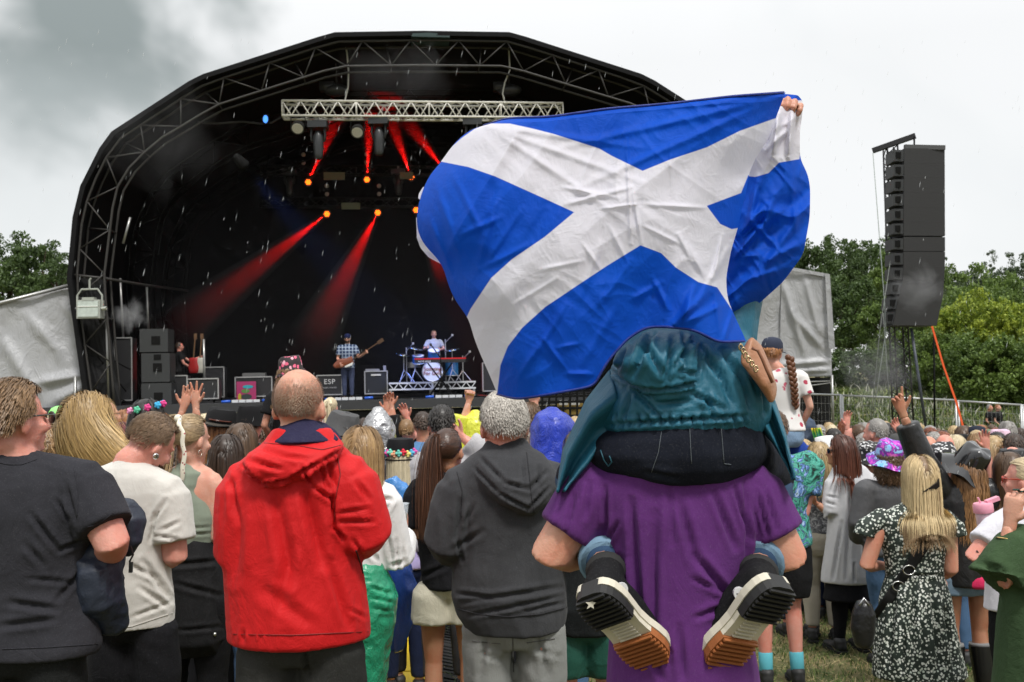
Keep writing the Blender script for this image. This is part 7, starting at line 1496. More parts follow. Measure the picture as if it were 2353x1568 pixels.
# ---------------- rider children behind the red jacket
crowd(641, 946, 7.1, 'dark curly-haired adult carrying the girl in the heart print hat', 'short', 'black', 'black', group='people carrying someone on their shoulders')
def riderbase(cx, top, Y, H): t = P(cx, top, Y); return V3(t.x, Y - .05, t.z - H)
crowd(672, 826, 7.0, 'curly-haired girl in a pink heart print bucket hat riding on shoulders', 'curly', 'caramel', 'black', H=1.30, base=riderbase(672, 826, 7.0, 1.30), seated=True, group='people riding on shoulders', hat=('bucket', M_hearts, dict(brim=.04, h=.11, tilt=2, tiltx=-6)), rot=0)
crowd(764, 995, 9.4, 'adult in pink carrying the small blonde child', 'short', 'blonde', 'pink', group='people carrying someone on their shoulders', H=1.75)
crowd(763, 914, 9.2, 'small blonde child in a lilac top riding on shoulders', 'tail', 'platinum', 'lilac', H=1.05, base=riderbase(763, 914, 9.2, 1.05), seated=True, group='people riding on shoulders', rot=10)
# ---------------- centre group
def softcap(p): p.bucket(plain((.06, .06, .062), .7, bd=.004, nsc=20), name='cap', brim=.03, h=.075, up=.06, tilt=0, tiltx=14)
crowd(788, 952, 5.9, 'long black-haired woman in a grey peaked cap behind the red jacket', 'long', 'black', 'charcoal', extra=softcap)
crowd(838, 962, 9.5, 'dark-haired head left of the silver foil hood', 'short', 'dark', 'black')
def hood(p, mat, up=.0, s=1.0, name='hood', amp=.010, sc=(18, 18, 18), pt=0, down=-.20, wide=.15):
    b = Bld(); C = [p.hd(0, -.03, down - .02), p.hd(0, -.025, down * .6), p.hd(0, -.01, -.05), p.hd(0, 0, .04), p.hd(0, .0, .10), p.hd(0, 0, .135 + pt)]; b.loft(C, [wide * s, .115 * s, .108 * s, .108 * s, .082 * s, .035 * s], [.13 * s, .125 * s, .125 * s, .125 * s, .10 * s, .045 * s], side=p.HM.to_3x3() @ V3(1, 0, 0), n=20)
    me = fuse(b, .010, 2, disp=p.disp(amp, sc, 5, fine=.004)); return link(name, me, mat, p.root)
crowd(869, 955, 6.5, 'person in a crinkled silver foil hood', 'none', tc=M_foil, extra=lambda p: hood(p, M_foil, pt=.03, amp=.016), sex='f', top_kw=dict(sleeve=1.6))
crowd(893, 968, 9.6, 'person in black sleeves raising both hands near the stage front', 'short', 'brown', 'black', rot=0, arms={'L': [(884, 985, 0), (888, 950, 0), dict(curl=.3)], 'R': [(905, 970, 0), (900, 938, 0), dict(curl=.5)]}, top_kw=dict(sleeve=1.5))
crowd(912, 957, 9.8, 'woman with long straight golden-brown hair near the stage front', 'long', 'caramel', 'black')
crowd(934, 964, 9.6, 'man with cropped light brown hair left of the blue t-shirt man', 'buzz', 'caramel', 'black', arms={'R': [(946, 985, .1), (938, 966, .1), dict(curl=.3)]})
crowd(971, 934, 9.4, 'man in a sky blue t-shirt facing the stage', 'short', 'dark', cloth((.10, .23, .44), .9), H=1.86, rot=0, w=1.15)
crowd(1015, 932, 6.4, 'man in a pale grey hoodie with dark hair rubbing his neck', 'short', 'black', cloth((.42, .41, .42), .95, .3), rot=0, w=1.15, arms={'R': [(1100, 1035, -.02), (1066, 1008, -.02), dict(curl=.9)]}, top_kw=dict(sleeve=1.7, loose=.03, extra=None))
def flowerhat(p):
    b = Bld(); M = p.hatM(.05); b.revolve([(.115, -.055), (.118, -.05), (.100, -.045), (.098, .0), (.098, .06), (.09, .085), (.05, .092), (.003, .09)], M, .95, 1.08, 28); h_ = mk('top_hat', b, plain((.010, .010, .012), .7), p.root, True, auto=40)
    cols = [(.10, .45, .70), (.75, .10, .40), (.20, .65, .50), (.75, .35, .20), (.15, .55, .45), (.70, .03, .06), (.8, .7, .2)]
    for i in range(9):
        a = -math.pi + .35 + i * .30; c_ = M @ V3(.104 * math.cos(a), .112 * math.sin(a), -.012 + .006 * (i % 3)); b = Bld(); b.ball(c_, .017, 8); [b.ball(c_ + V3(.014 * math.cos(j * 1.6), -.006, .014 * math.sin(j * 1.6)), .010, 6) for j in range(4)]; mk('flower', b, plain(cols[i % 7], .7), h_, True)
crowd(921, 1007, 6.4, 'platinum blonde woman in a black hat ringed with bright flowers', 'long', 'platinum', cloth((.42, .36, .62), .8), rot=0, extra=flowerhat, hl=.33, bc=cloth((.010, .016, .045)), H=1.62, top_kw=dict(sleeve=1.0))
def bluebag():
    b = Bld(); Y = 6.05; T = [P(x, y, Y) for x, y in ((890, 1104), (915, 1118), (938, 1140), (935, 1158), (895, 1150))]; b.loft([P(902, 1108, Y), P(912, 1130, Y), P(920, 1150, Y)], [.05, .075, .06], [.05, .06, .05], side=(1, 0, 0), n=14)
    o = link('plastic_bag', fuse(b, .008, 2, disp=lambda V, N: V + N * (.02 * (ridged(V * 16, 3) - .5))[:, None]), cloth((.05, .22, .55), .2, 0, .2, .006, False, .6, 20)); tag(o, 'crinkled blue plastic bag on the flower hat woman\'s back', 'bag')
    Y = 5.7; b = Bld(); b.loft([P(915, 1300, Y), P(922, 1350, Y), P(918, 1430, Y), P(905, 1488, Y)], [.07, .095, .085, .06], [.06, .07, .06, .04], side=(1, 0, 0), n=16)
    o = link('poncho', fuse(b, .009, 2, disp=lambda V, N: V + N * (.016 * (ridged(V * np.array([12, 12, 4]), 5) - .5))[:, None]), cloth((.006, .04, .22), .22, 0, .2, .006, False, .5)); tag(o, 'dark blue plastic poncho hanging beside the yellow cable ramp', 'poncho')
bluebag()
crowd(1092, 950, 7.8, 'person in a yellow plastic poncho punching the air', 'none', 'dark', M_yel, rot=0, sex='f', extra=lambda p: hood(p, M_yel, amp=.006), arms={'L': [(1068, 962, 0), (1076, 928, 0), dict(curl=1.3, thumb=.2)]}, top_kw=dict(sleeve=1.15, loose=.05, hem=.6, flare=.06))
crowd(1218, 926, 7.4, 'short-haired man raising a fist behind the blue hood', 'short', 'brown', 'charcoal', yaw=30, arms={'R': [(1236, 965, 0), (1230, 936, 0), dict(curl=1.3, thumb=.2)]}, top_kw=dict(sleeve=.5))
crowd(1203, 979, 6.2, 'brown-haired woman with a white headband right of the grey-haired man', 'long', 'brown', 'charcoal', extra=lambda p: mk('headband', (lambda b: (b.tube([p.hd(.088 * math.cos(a), .0, .02 + .095 * math.sin(a)) for a in np.linspace(0, math.pi, 14)], .006, 5), b)[1])(Bld()), plain((.6, .6, .6), .5), p.root, True))
M_bh = cloth((.008, .035, .42), .32, 0, .2, .010, False, .35, 14)
crowd(1270, 945, 5.6, 'person in a bright royal blue rain hood', 'none', tc=M_bh, rot=0, w=1.05, extra=lambda p: hood(p, M_bh, s=1.12, amp=.026, sc=(7, 7, 4), down=-.27, wide=.25), top_kw=dict(sleeve=1.8, loose=.03))
crowd(1322, 958, 11, 'person in a cream top just left of the raincoat hem', 'short', 'blonde', 'beige')
# ---------------- behind the duo
crowd(1824, 992, 8.0, 'man in a royal blue t-shirt carrying the girl in the navy cap', 'short', 'dark', cloth((.012, .045, .26), .9), rot=0, w=1.15, H=1.8, group='people carrying someone on their shoulders', arms={'R': [(1868, 1145, -.05), (1845, 1150, .25)]}, sk=SK_PINK)
def girl(p):
    braid(p, .045, p.J['shR'].z + .14, 10, .36, .024, 'ginger', off=(.03, 0))
crowd(1774, 778, 7.8, 'ginger-braided girl in a navy cap and floral tee on shoulders', 'short', 'ginger', M_wfl, bc=cloth((.22, .33, .48), .9, .1, .15), sex='f', H=1.52, base=riderbase(1790, 778, 7.8, 1.52), head=(1775, 812, 0), seated=True, rot=4, yaw=30, roll=4, group='people riding on shoulders', hat=('cap', plain((.030, .036, .06), .8), {}), extra=girl, top_kw=dict(hem=.90, loose=.02), w=1.0)
crowd(1778, 985, 6.5, 'person in a turquoise tropical print shirt and black shorts', 'short', 'brown', M_haw, rot=0, w=1.15, H=1.76, bc='black', arms={'R': [(1845, 1180, -.03), (1815, 1215, .2)]}, sk=SK_PINK, top_kw=dict(loose=.035), bkw=dict(t=.85, loose=.035), extra=lambda p: [mk('sock', (lambda b: (b.loft([p.J['kn' + n].lerp(p.J['an' + n], .72), p.J['an' + n]], [.046, .044], None, n=12), b)[1])(Bld()), plain((.10, .42, .50), .8), p.root, True) for n in 'LR'])
# ---------------- right group, nearer people
def dress(p):
    T = p.rows([(1155, 2075, 2140, .06), (1172, 2040, 2170, .085), (1195, 2012, 2190, .10), (1240, 2022, 2180, .115), (1300, 2036, 2168, .105), (1322, 2038, 2166, .102), (1370, 2024, 2182, .13), (1440, 2014, 2192, .15), (1500, 2010, 2205, .17), (1552, 2008, 2220, .185)])
    def ex(b):
        for x0, x1, q in ((2030, 1990, 'L'), (2165, 2192, 'R')): b.loft([p.px(x0, 1190, 0), p.px(x1, 1215, -.01), p.px(x1 + (x1 - x0) * .1, 1232, -.01)], [.06, .062, .068], [.06, .062, .068], n=14, flat1=True)
    return p.top('floral_dress', M_ditsy, rows=T, sleeve=0, extra=ex, vox=.009, amp=.010, sc=(8, 8, 2.5), seed=5, folds=[(2060, 1340, 2040, 1530, 7, .02), (2100, 1340, 2095, 1540, 7, .02), (2140, 1340, 2160, 1540, 7, .02), (2170, 1400, 2195, 1540, 6, .02), (2040, 1322, 2168, 1322, 3, .012), (2080, 1440, 2075, 1545, 6, .016), (2120, 1440, 2125, 1545, 6, .016)])
def build_dress():
    p = Person(2112, 1046, 5.55, sex='f', w=1.15, head=(2113, 1100, 0), yaw=0, pitch=4, skinc=SK_WARM, H=1.56)
    p.set_rows([(1160, 2080, 2135, .05), (1180, 2045, 2170, .08), (1210, 2030, 2185, .095), (1260, 2040, 2170, .105), (1320, 2042, 2164, .10), (1400, 2030, 2180, .12)], .88)
    p.arm('L', [(2022, 1205, 0), (1992, 1300, -.02), (2030, 1300, .22)]); p.arm('R', [(2180, 1205, 0), (2184, 1310, -.02), (2150, 1330, .22)]); p.arm_r = (.058, .052, .044, .03); p.hand('L', .6)
    p.body(.009, 'blonde woman in a ditsy floral dress with a crossbody strap', group='people at the right of the crowd')
    d_ = dress(p); p.shoes(plain(BLK, .4), boot=.1)
    p.hair(hairmat((.10, .055, .03), (.40, .27, .15)), 3200, .44, 16, .0034, style='long', lo=-.5, pad=.018, vol=.0, seed=8, curl=.05, cap=True)
    o = p.hair(hairmat((.42, .29, .14), (.88, .70, .40)), 3200, .36, 16, .0032, style='long', lo=-.2, pad=.030, vol=.0, seed=18, curl=.07, cap=False); 
    b = Bld(); c_ = p.hd(.02, -.135, -.05); b.prism([c_ + V3(-.055, -.01, -.02), c_ + V3(.02, -.02, .03), c_ + V3(.03, -.02, .05), c_ + V3(.035, -.01, .005), c_ + V3(.0, .0, -.02)], (0, .02, 0)); mk('hair_clip', b, plain((.012, .012, .012), .4), p.root)
    b = Bld(); b.tube([p.hd(.088 * math.cos(a), .005, .03 + .088 * math.sin(a)) for a in np.linspace(.2, math.pi - .2, 14)], .005, 5); mk('sunglasses_on_head', b, plain((.05, .04, .03), .2), p.root, True)
    W = on_surf([d_], resample([(2165, 1190), (2130, 1245), (2100, 1290), (2060, 1350), (2015, 1420)], 26), .006); b = Bld(); b.loft([w_ for w_ in W], .030, .004, side=V3(.75, 0, -.65), n=8, cap=False); o = mk('crossbody_strap', b, plain((.012, .012, .012), .7), None, True); 
    b = Bld()
    for i in (13, 17): b.tube([W[i] + V3(.032 * math.cos(a), -.012, .026 * math.sin(a)) for a in np.linspace(0, 6.3, 13)], .004, 5)
    mk('buckle', b, plain((.6, .6, .58), .25, 1), o, True)
    tag(o, 'wide black bag strap across the floral dress', 'strap')
    b = Bld(); Y = 5.35; b.loft([P(1984, 1390, Y), P(1985, 1410, Y), P(1983, 1445, Y), P(1984, 1478, Y)], [.045, .062, .066, .05], [.05, .06, .06, .05], side=(1, 0, 0), n=14); o = link('backpack', fuse(b, .007, 3), plain((.012, .012, .013), .3, bd=.006, nsc=30)); tag(o, 'small black leather backpack hanging beside the floral dress', 'bag')
    b = Bld(); b.tube([P(1975, 1392, Y - .05), P(1985, 1375, Y - .03), P(1998, 1392, Y - .05)], .006, 6); mk('handle', b, plain((.4, .4, .4), .3, 1), o, True)
build_dress()
def build_cardi():
    p = Person(1938, 997, 7.4, sex='f', rot=-8, w=1.2, head=(1932, 1040, 0), yaw=-72, pitch=-6, skinc=SK_TAN)
    p.set_rows([(1062, 1925, 1968, .06), (1075, 1912, 1990, .085), (1100, 1902, 2008, .11), (1150, 1904, 2012, .12), (1200, 1902, 2010, .125), (1260, 1896, 2012, .14), (1310, 1890, 2014, .15), (1336, 1888, 2008, .15)], .75)
    for q in ('hipL', 'hipR', 'knL', 'knR'): p.J[q].x *= .62
    p.arm('L', [(1916, 1110, 0), (1908, 1180, -.03), (1880, 1160, -.02)]); p.arm('R', [(2000, 1110, 0), (2010, 1190, 0), (1990, 1200, .2)]); p.arm_r = (.052, .045, .04, .027); p.hand('L', .5)
    p.body(.010, 'laughing woman in sunglasses and a long pale grey cardigan turned left', group='people at the right of the crowd')
    p.top('cardigan', cloth((.56, .56, .58), .95, .2, .06, .002), sleeve=1.15, loose=.022, vox=.010, amp=.010, sc=(8, 8, 2), seed=7, folds=[(1935, 1200, 1915, 1330, 4, .016), (1955, 1130, 1945, 1330, 5, .016), (1985, 1130, 1985, 1320, 5, .012), (1900, 1140, 1925, 1145, 3, .01), (1898, 1155, 1922, 1162, 3, .01), (1962, 1295, 1964, 1334, 3, .03)])
    p.skirt('black_skirt', cloth((.010, .010, .012)), .60, .42, r0=.15, r1=.185); p.bottoms('tights', cloth((.006, .006, .007), .9), t=2.0, loose=.002, t0=.55); p.shoes(plain(BLK, .6))
    p.hair(hairmat((.03, .012, .008), (.18, .06, .035)), 1500, .44, 14, .0075, style='long', lo=-.5, front=.15, pad=.025, vol=.015, seed=4); p.glasses()
build_cardi()
crowd(1880, 1018, 7.75, 'blonde woman in a grey print jacket and beige trousers holding a phone', 'long', 'blonde', M_patg, bc=cloth((.42, .38, .31), .9, .1, .08), sex='f', rot=10, hl=.34, arms={'R': [(1925, 1160, 0), (1890, 1160, .1)]}, top_kw=dict(sleeve=1.6, hem=.93, loose=.03), w=1.15)
crowd(2040, 1020, 6.9, 'woman in a purple and blue tie-dye bucket hat with frizzy hair', 'curly', 'brown', cloth((.075, .075, .08), .6, .1), rot=0, w=1.1, hat=('bucket', M_tie, dict(brim=.065, h=.11, tilt=18, tiltx=6)), top_kw=dict(sleeve=1.7, loose=.03), hl=.2)
crowd(1999, 1020, 8.0, 'person in a black and white patterned bucket hat left of the tie-dye hat', 'short', 'dark', 'black', hat=('bucket', M_mono, dict(brim=.05, tilt=14)))
crowd(2168, 1025, 6.9, 'person in a black and white letter print bucket hat left of the glossy hat', 'short', 'ginger', 'black', hat=('bucket', M_mono, dict(brim=.05, h=.1, tilt=16, tiltx=-14)))
def build_pvc():
    p = Person(2222, 1020, 5.9, sex='f', w=1.2, head=(2222, 1078, 0), pitch=-4, roll=10, skinc=SK_TAN)
    p.set_rows([(1100, 2195, 2240, .06), (1118, 2165, 2270, .10), (1150, 2150, 2285, .12), (1220, 2150, 2285, .13), (1300, 2152, 2278, .14), (1342, 2155, 2272, .14)])
    p.arm('L', [(2165, 1125, 0), (2118, 1058, -.05), (2079, 962, -.05)]); p.arm('R', [(2275, 1130, 0), (2290, 1230, 0), (2260, 1240, .2)]); p.arm_r = (.055, .05, .045, .030)
    p.hands.append(hand_parts(p.px(2074, 948, -.05), p.Mi.to_3x3() @ V3(-.35, 0, 1), p.Mi.to_3x3() @ V3(0, -1, 0), 1, .5, .2, .95, fing=[.05, .7, .9, .8], thumb=.9))
    p.body(.009, 'woman in a glossy black bucket hat and black raincoat pointing upwards', group='people at the right of the crowd')
    p.top('raincoat', cloth((.012, .012, .013), .35, 0, .2, .004, False, .2), sleeve=1.86, loose=.026, vox=.009, amp=.014, sc=(7, 7, 3), seed=17)
    p.skirt('pink_top_hem', cloth((.60, .02, .10), .7), .86, .815, r0=.185, r1=.19); p.bottoms('denim_shorts', cloth((.15, .22, .29), .9, .1, .2), t=.32, loose=.03, waist=1.0)
    for n in 'LR':
        b = Bld(); a = p.legpath(n, 2.0, 1.2); b.loft([p.J['kn' + n].lerp(p.J['an' + n], .25), p.J['kn' + n].lerp(p.J['an' + n], .6), p.J['an' + n]], [.068, .062, .05], None, n=14, flat0=True); mk('wellington_boot', b, plain((.012, .012, .012), .25), p.root, True, auto=40)
        b = Bld(); b.loft([p.J['kn' + n].lerp(p.J['an' + n], .20), p.J['kn' + n].lerp(p.J['an' + n], .26)], [.064, .066], None, n=14, cap=False); mk('boot_sock', b, cloth((.2, .2, .2)), p.root, True)
    p.shoes(plain((.012, .012, .012), .25)); p.hatted = True; p.hair(hairmat((.10, .045, .02), (.45, .24, .10)), 1800, .46, 14, .006, style='bob', pad=.03, vol=.045, curl=.28, seed=6)
    p.bucket(M_pvc, brim=.07, h=.13, tilt=24, tiltx=14, up=.03, soft=.008)
build_pvc()
# ---------------- right edge pair
def build_edge():
    p = Person(2345, 1050, 4.9, sex='f', w=1.2, head=(2352, 1105, 0), yaw=-50, skinc=SK_PINK)
    p.set_rows([(1160, 2320, 2380, .06), (1180, 2290, 2430, .09), (1220, 2275, 2450, .12), (1300, 2270, 2450, .13), (1400, 2262, 2450, .14)])
    p.arm('L', [(2292, 1215, 0), (2238, 1278, -.05), (2300, 1300, .25)]); p.arm_r = (.062, .056, .046, .03)
    p.body(.010, 'blonde woman in red-framed sunglasses and a white t-shirt at the right edge', group='people at the right of the crowd'); p.top('t_shirt', cloth((.62, .61, .66), .9), sleeve=.6, loose=.022, vox=.010, amp=.012, sc=(7, 7, 3))
    p.bottoms('trousers', cloth((.008, .008, .009))); p.shoes(plain(BLK)); p.hair(hairmat((.40, .30, .18), (.80, .66, .42)), 1800, .2, 9, .0055, style='tail', lo=-.5, pad=.006, tie=(0, -.11, .02), tailL=.12, tail_n=300, seed=3); p.glasses(plain((.35, .03, .01), .2))
    b = Bld(); rs = np.random.RandomState(4)
    W = on_surf([p.root], [(2246, 1268), (2252, 1278), (2258, 1272), (2264, 1284), (2270, 1288)], .001)
    for w_ in W: b.box(p.Mi @ w_, (.006, .003, .003), Euler((0, rs.uniform(-1, 1), 0)).to_matrix())
    mk('tattoo', b, plain((.05, .035, .03), .6), p.root)
    q = Person(2440, 1080, 3.7, sex='f', w=1.2, head=(2440, 1150, 0), yaw=-20, skinc=SK_WARM)
    q.set_rows([(1205, 2380, 2450, .07), (1225, 2340, 2520, .10), (1280, 2318, 2560, .14), (1400, 2305, 2560, .16), (1500, 2295, 2560, .17), (1620, 2285, 2560, .18)])
    q.arm('L', [(2352, 1265, -.02), (2300, 1335, -.05), (2318, 1215, -.02)]); q.arm_r = (.062, .05, .042, .029)
    q.hands.append(hand_parts(q.px(2322, 1200, -.02), q.Mi.to_3x3() @ V3(.22, 0, 1), q.Mi.to_3x3() @ V3(.7, .6, 0), -1, .35, .08, .95, fing=[.35, .45, .6, .7], thumb=.5)); q.arm_r = (.062, .05, .042, .029)
    q.body(.009, 'person in an oversized dark green coat with a ringed hand raised at the right edge', group='people at the right of the crowd')
    q.top('green_coat', cloth((.040, .072, .032), .95, .2), sleeve=1.1, loose=.05, sl_end=.115, vox=.009, amp=.013, sc=(6, 6, 2.5), seed=8); q.bottoms('trousers', cloth(BLK)); q.hair(hairmat(*HC['brown']), 900, .3, 9, .006, style='long', pad=.02)
    b = Bld(); e = q.J['wrL'].lerp(q.J['elL'], .22); dd = (q.J['elL'] - q.J['wrL']).normalized().to_track_quat('Z', 'Y').to_matrix(); b.tube([e + dd @ V3(.036 * math.cos(a), .036 * math.sin(a), 0) for a in np.linspace(0, 6.3, 16)], .003, 5); mk('bangle', b, plain((.7, .5, .2), .2, 1), q.root, True)
    b = Bld(); d2 = V3(.22, 0, 1).normalized(); 
    for u, h_ in ((.03, .115), (.01, .12)): b.tube([q.px(2322, 1200, -.02) + d2 * h_ + V3(u - .01 + .011 * math.cos(a), .011 * math.sin(a), 0) for a in np.linspace(0, 6.3, 12)], .0028, 5)
    mk('ring', b, plain((.02, .05, .04), .2, 1), q.root, True)
    M = Matrix.Translation(P(2264, 1200, 5.2)) @ Matrix.Rotation(R(-6), 4, 'Y'); b = Bld(); b.revolve([(.036, -.14), (.040, -.13), (.043, .05)], M, n=20); o = mk('water_bottle', b, plain((.62, .45, .52), .25), None, True, auto=40); tag(o, 'pale pink water bottle sticking up beside the white t-shirt sleeve', 'bottle'); b = Bld(); b.revolve([(.048, .05), (.050, .055), (.050, .09), (.044, .10)], M, n=20); b.bar(M @ V3(.02, 0, .10), M @ V3(.085, 0, .115), .035, .02); b.tube([M @ V3(-.01, 0, .1), M @ V3(-.02, 0, .13)], .005, 6); mk('lid', b, plain((.75, .32, .42), .4), o, True, auto=40)
build_edge()
crowd(2315, 1042, 5.9, 'woman with long wavy auburn hair beside the glossy black hat', 'long', 'brown', nram('black_floral', 30, [(.5, (.01, .01, .01)), (.6, (.4, .38, .3))]), rot=0)
crowd(2325, 1026, 6.8, 'woman in a wide black cap above the auburn hair', 'short', 'black', 'black', sex='f', hat=('bucket', plain((.014, .014, .016), .5), dict(brim=.05, h=.07)), arms={'L': [(2275, 1075, 0), (2268, 1036, 0), dict(curl=.2)]})
# ---------------- right group, farther people
for a in ((1848, 960, 9.2, 'person in a cyan waterproof and navy hood next to the girl on shoulders', 'short', 'black', 'cyan', dict(extra=lambda p: hood(p, plain((.03, .05, .09), .7)), top_kw=dict(sleeve=1.5))),
          (1864, 1000, 9.6, 'dark-haired woman behind the blonde with the grey print jacket', 'long', 'dark', 'black', {}), (1846, 1010, 9.0, 'blonde head tucked right of the girl\'s jeans', 'tail', 'blonde', 'black', {}),
          (1914, 986, 10, 'dark-haired person below the stage tent pole', 'short', 'black', 'navy', {}), (1930, 1000, 9.0, 'brown-haired head just behind the woman in sunglasses', 'short', 'brown', 'grey', {}),
          (1970, 976, 9.6, 'man with a close brown crop and a raised hand', 'buzz', 'brown', 'olive', dict(arms={'L': [(1948, 1010, 0), (1947, 985, 0), dict(curl=.25)]})),
          (2010, 963, 8.2, 'grey-haired man in a dark jacket with short sides', 'buzz', 'grey', 'navy', dict(yaw=-25, w=1.1)), (2036, 974, 10, 'dark-haired woman right of the grey-haired man', 'bob', 'black', 'black', {}),
          (2064, 1000, 8.6, 'person in a charcoal cap with a raised open hand', 'short', 'brown', 'charcoal', dict(hat=('cap', plain((.06, .062, .06), .8), {}), arms={'R': [(2088, 1020, 0), (2074, 1000, 0), dict(curl=.25)]})),
          (2139, 984, 10.4, 'red-haired woman facing the camera with sunglasses on her head', 'short', 'red', 'white', dict(rot=180, sex='f', extra=lambda p: p.glasses(z=.075, y=.075))),
          (2132, 1002, 8.2, 'bald pink-headed man left of the second bald man', 'bald', 'grey', 'olive', {}), (2146, 994, 8.8, 'grey-haired person between the two bald men', 'short', 'grey', 'charcoal', {}), (2170, 998, 8.0, 'bald man with a stubbled scalp above the letter print hat', 'bald', 'grey', 'grey', dict(sk=SK_PINK)),
          (2203, 1000, 9.6, 'person in a floppy black hat by the orange strap', 'short', 'dark', 'black', dict(hat=('bucket', plain((.008, .008, .009), .8), dict(brim=.07)))),
          (2242, 982, 10.6, 'man in a navy baseball cap near the mesh fence', 'short', 'brown', 'navy', dict(hat=('cap', plain((.012, .016, .03), .7), {}), yaw=-60)),
          (2245, 998, 9.0, 'dark blonde woman behind the crown of the glossy hat', 'bob', 'caramel', 'grey', {}), (2280, 1004, 8.2, 'blonde woman with a yellow scarf right of the glossy hat', 'bob', 'blonde', 'yellow', {}),
          (2297, 989, 9.8, 'person in a pale pink bucket hat near the right edge', 'short', 'brown', 'pink', dict(hat=('bucket', plain((.60, .42, .52), .8), dict(brim=.03)))), (2326, 998, 8.0, 'brown-haired man under the right end of the fence', 'short', 'dark', 'pink', {}),
          (1985, 992, 10.5, 'black-haired person between the crop-haired man and the grey-haired man', 'short', 'black', 'black', {}), (2098, 992, 10, 'person in a grey hood behind the raised black sleeve', 'short', 'grey', 'grey', {}), (2272, 990, 11, 'person in a green cap beside the pink hat', 'short', 'brown', 'green', dict(hat=('cap', plain((.12, .16, .09), .8), {})))):
    crowd(a[0], a[1], a[2], a[3], a[4], a[5], a[6], **a[7])
crowd(1897, 1010, 8.6, 'person in a white cowboy hat behind the sunglasses woman', 'short', 'brown', 'white', extra=lambda p: mk('cowboy_hat', (lambda b: (b.revolve([(.17, .0), (.172, .005), (.10, .0), (.095, .04), (.085, .11), (.05, .115), (.004, .105)], p.hatM(.04, 0, 0, -8), .95, 1.15, 26, wob=lambda q, a, r: q + V3(0, 0, .05 * abs(math.cos(a)) ** 3 if r > .12 else 0)), b)[1])(Bld()), plain((.70, .70, .70), .7), p.root, True))
b = Bld(); b.grid(np.array([[list(P(x + (y - 985) * .3, y, 9.0 + .05 * math.sin(x))) for x in np.linspace(1866, 1884, 8)] for y in np.linspace(984, 1012, 8)]), .01); o = mk('folding_fan', b, M_rain, None, True); tag(o, 'rainbow coloured cloth held up near the white cowboy hat', 'cloth')
# ---------------- far crowd in front of the stage, each with an unlike pairing of hair and clothes
used = set(); combos = [(h, c) for h in ('black', 'dark', 'brown', 'red', 'ginger', 'blonde', 'platinum', 'grey') for c in ('black', 'white', 'navy', 'red', 'pink', 'green', 'grey', 'steel', 'yellow', 'teal', 'beige', 'lilac', 'orange')]; RNC.shuffle(combos)
nmx = {'black': 'black', 'dark': 'dark brown', 'brown': 'mid brown', 'red': 'auburn', 'ginger': 'ginger', 'blonde': 'blonde', 'platinum': 'pale blonde', 'grey': 'grey'}
spots = [(x + RNC.uniform(-9, 9), 958 + RNC.uniform(0, 24) + (10 if x > 1800 else 0) - (8 if x < 700 else 0), RNC.uniform(10.5, 17)) for x in list(range(100, 620, 34)) + list(range(740, 1330, 36)) + list(range(1836, 2353, 20))] + [(x + RNC.uniform(-8, 8), 972 + RNC.uniform(0, 18) + (12 if x > 1800 else 0), RNC.uniform(8.2, 10.5)) for x in list(range(110, 600, 60)) + list(range(800, 1300, 70)) + list(range(1945, 2353, 42))]
for i, (x, y, Y) in enumerate(spots):
    h, c = combos[i % len(combos)]; st = ('short', 'long', 'short', 'bob', 'short', 'long', 'tail')[i % 7]; h = str(h); c = str(c)
    cc = CC[c]; cc = tuple(v * .8 for v in cc)
    place = 'left of the red jacket' if x < 620 else ('in front of the stage centre' if x < 1340 else 'right of the flag')
    lab = 'far person in %s, %s %s, %s' % ({'steel': 'steel blue'}.get(c, c), nmx[h], {'short': 'cropped hair', 'long': 'long hair', 'bob': 'bob', 'tail': 'ponytail'}[st], place)
    crowd(x, y, Y, lab, st, h, cloth(cc, .9), group='far people deep in the crowd', top_kw=dict(vox=.025))
# two walkers on the bank
for x, hc_, lb in ((2273, 'grey', 'grey-haired walker in black on the bank behind the fence'), (2292, 'ginger', 'ginger-haired walker in black on the bank behind the fence')):
    t = P(x, 888, 33); gz = float(ground_h(np.array([[t.x]]), np.array([[33.]]))[0, 0]); crowd(x, 888, 33, lb, 'short', hc_, 'black', 'black', H=max(1.5, t.z - gz), rot=140, group='walkers on the bank')
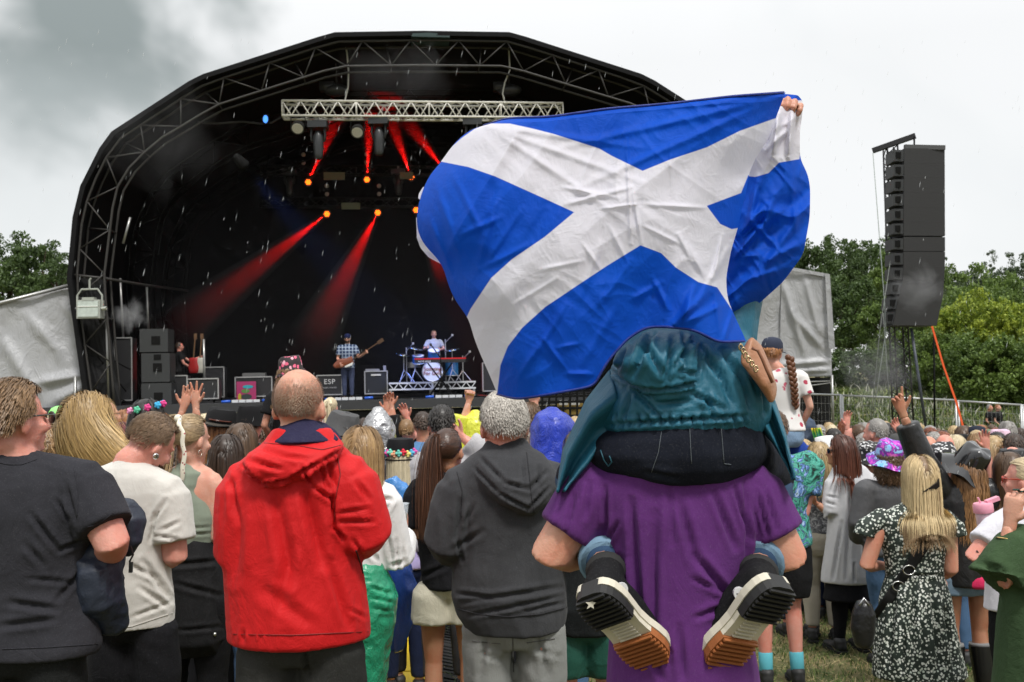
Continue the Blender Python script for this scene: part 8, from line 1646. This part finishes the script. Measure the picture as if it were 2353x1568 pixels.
# ---------------- musicians
def band():
    def st(cx, top, d, **k):
        Y = Yf(cx) + d; t = P(cx, top, Y); return dict(base=V3(t.x, Y, DECK), H=t.z - DECK)
    q = st(798, 768, 1.6); Y = Yf(798) + 1.6
    def ext(p):
        k = p.k; b = Bld(); c_ = V3(-.02, .26, .98 * k); m = plain((.20, .05, .02), .3, coat=.5)
        b.loft([c_ + V3(.38, 0, -.10), c_ + V3(.22, 0, -.02), c_ + V3(.02, 0, .03), c_ + V3(-.12, 0, .07)], [.06, .14, .10, .12], [.03] * 4, side=V3(0, 0, 1), n=12); g = link('bass_guitar', fuse(b, .014, 1), m); g.matrix_world = p.M; tag(g, 'dark red bass guitar with a white scratchplate held by the guitarist', 'guitar')
        b = Bld(); b.bar(c_ + V3(-.12, .02, .08), c_ + V3(-.80, .03, .52), .045, .03); b.box(c_ + V3(-.88, .03, .57), (.09, .015, .05), Euler((0, .57, 0)).to_matrix()); mk('neck', b, plain((.08, .04, .02), .4), g); b = Bld(); b.prism([c_ + V3(.1, .035, -.10), c_ + V3(-.14, .035, .02), c_ + V3(-.1, .035, -.08), c_ + V3(.08, .035, -.13)], (0, .01, 0)); mk('scratchplate', b, plain((.7, .7, .68), .4), g)
        b = Bld(); 
        for i in range(120): a = RNG.uniform(-1, 1); b.box(p.hd(.05 * a, .075 + RNG.rand() * .015 - .03 * abs(a), -.06 - RNG.rand() * .05), (.008, .006, .012))
        mk('beard', b, plain((.03, .02, .015), .9), p.root); p.glasses()
    p = Person(798, 768, Y, rot=172, skinc=SK_FAIR, yaw=8, **q); k = p.k
    p.J['elL'] = V3(-.30, .06, 1.12 * k); p.J['wrL'] = V3(-.48, .28, 1.22 * k); p.J['elR'] = V3(.27, -.0, 1.10 * k); p.J['wrR'] = V3(.20, .28, .96 * k); p.hand('L', .9); p.hand('R', .6)
    p.body(.014, 'bearded guitarist in a checked shirt and beanie on stage', group='musicians on stage'); p.top('checked_shirt', tartan(), hem=.84, sleeve=.7, loose=.025, vox=.014); p.bottoms('jeans', cloth((.06, .075, .14))); p.shoes(plain((.03, .015, .01))); p.cap(plain((.01, .015, .06), .8), 'beanie', up=.03, peak=False); p.hair(hairmat(*HC['dark']), 300, .02, 2, .008); ext(p)
    t = P(997, 759, Yf(997) + 4.0); Hd = 1.70; p = Person(997, 759, Yf(997) + 4.0, rot=180, skinc=SK_FAIR, base=V3(t.x, Yf(997) + 4.0, t.z - Hd), H=Hd, yaw=-15)
    p.J['elL'] = V3(-.30, .1, 1.12); p.J['wrL'] = V3(-.22, .38, 1.10); p.J['elR'] = V3(.30, .1, 1.12); p.J['wrR'] = V3(.20, .36, 1.16); p.hand('L', 1.1); p.hand('R', 1.1)
    for n, s_ in (('L', -1), ('R', 1)): p.J['kn' + n] = V3(s_ * .2, .42, .84); p.J['an' + n] = V3(s_ * .2, .40, .42)
    p.body(.014, 'drummer in a pale shirt seated behind the drum kit', group='musicians on stage'); p.top('shirt', cloth((.45, .46, .48)), sleeve=.7, vox=.014); p.bottoms('trousers', cloth(BLK)); p.hair(hairmat(*HC['brown']), 300, .015, 2, .008)
    q = st(413, 787, 2.6); Y = Yf(413) + 2.6; p = Person(413, 787, Y, rot=70, skinc=SK_PINK, **q); k = p.k; p.J['elR'] = V3(.25, .10, 1.12 * k); p.J['wrR'] = V3(.2, .38, .95 * k); p.J['elL'] = V3(-.22, .25, 1.22 * k); p.J['wrL'] = V3(-.18, .5, 1.30 * k); p.hand('L', .3); p.hand('R', .5)
    p.body(.014, 'bearded stage technician in black reaching over equipment', group='crew on stage'); p.top('t_shirt', cloth(BLK), sleeve=.6, vox=.014); p.bottoms('trousers', cloth(BLK)); p.shoes(plain(BLK)); p.hair(hairmat(*HC['dark']), 400, .04, 3, .008); p.glasses(lens=False, name='glasses')
    for x, y0, lb, cm in ((445, 822, 'guitar with a red body standing beside the technician', (.35, .02, .02)), (460, 812, 'guitar with a pale body standing in the rack', (.5, .48, .42))):
        o = empty('guitar', S(x, 865, 2.2), lb, 'guitar'); b = Bld(); b.loft([(0, 0, .1), (0, 0, .25), (0, 0, .38), (0, 0, .5)], [.13, .16, .11, .13], [.03] * 4, side=V3(1, 0, 0), n=12); mk('body', b, plain(cm, .3), o, True); b = Bld(); b.bar((0, 0, .5), (.05, 0, 1.05), .04, .03); b.box((.06, 0, 1.1), (.04, .015, .08)); mk('neck', b, plain((.15, .08, .04), .4), o)
band()
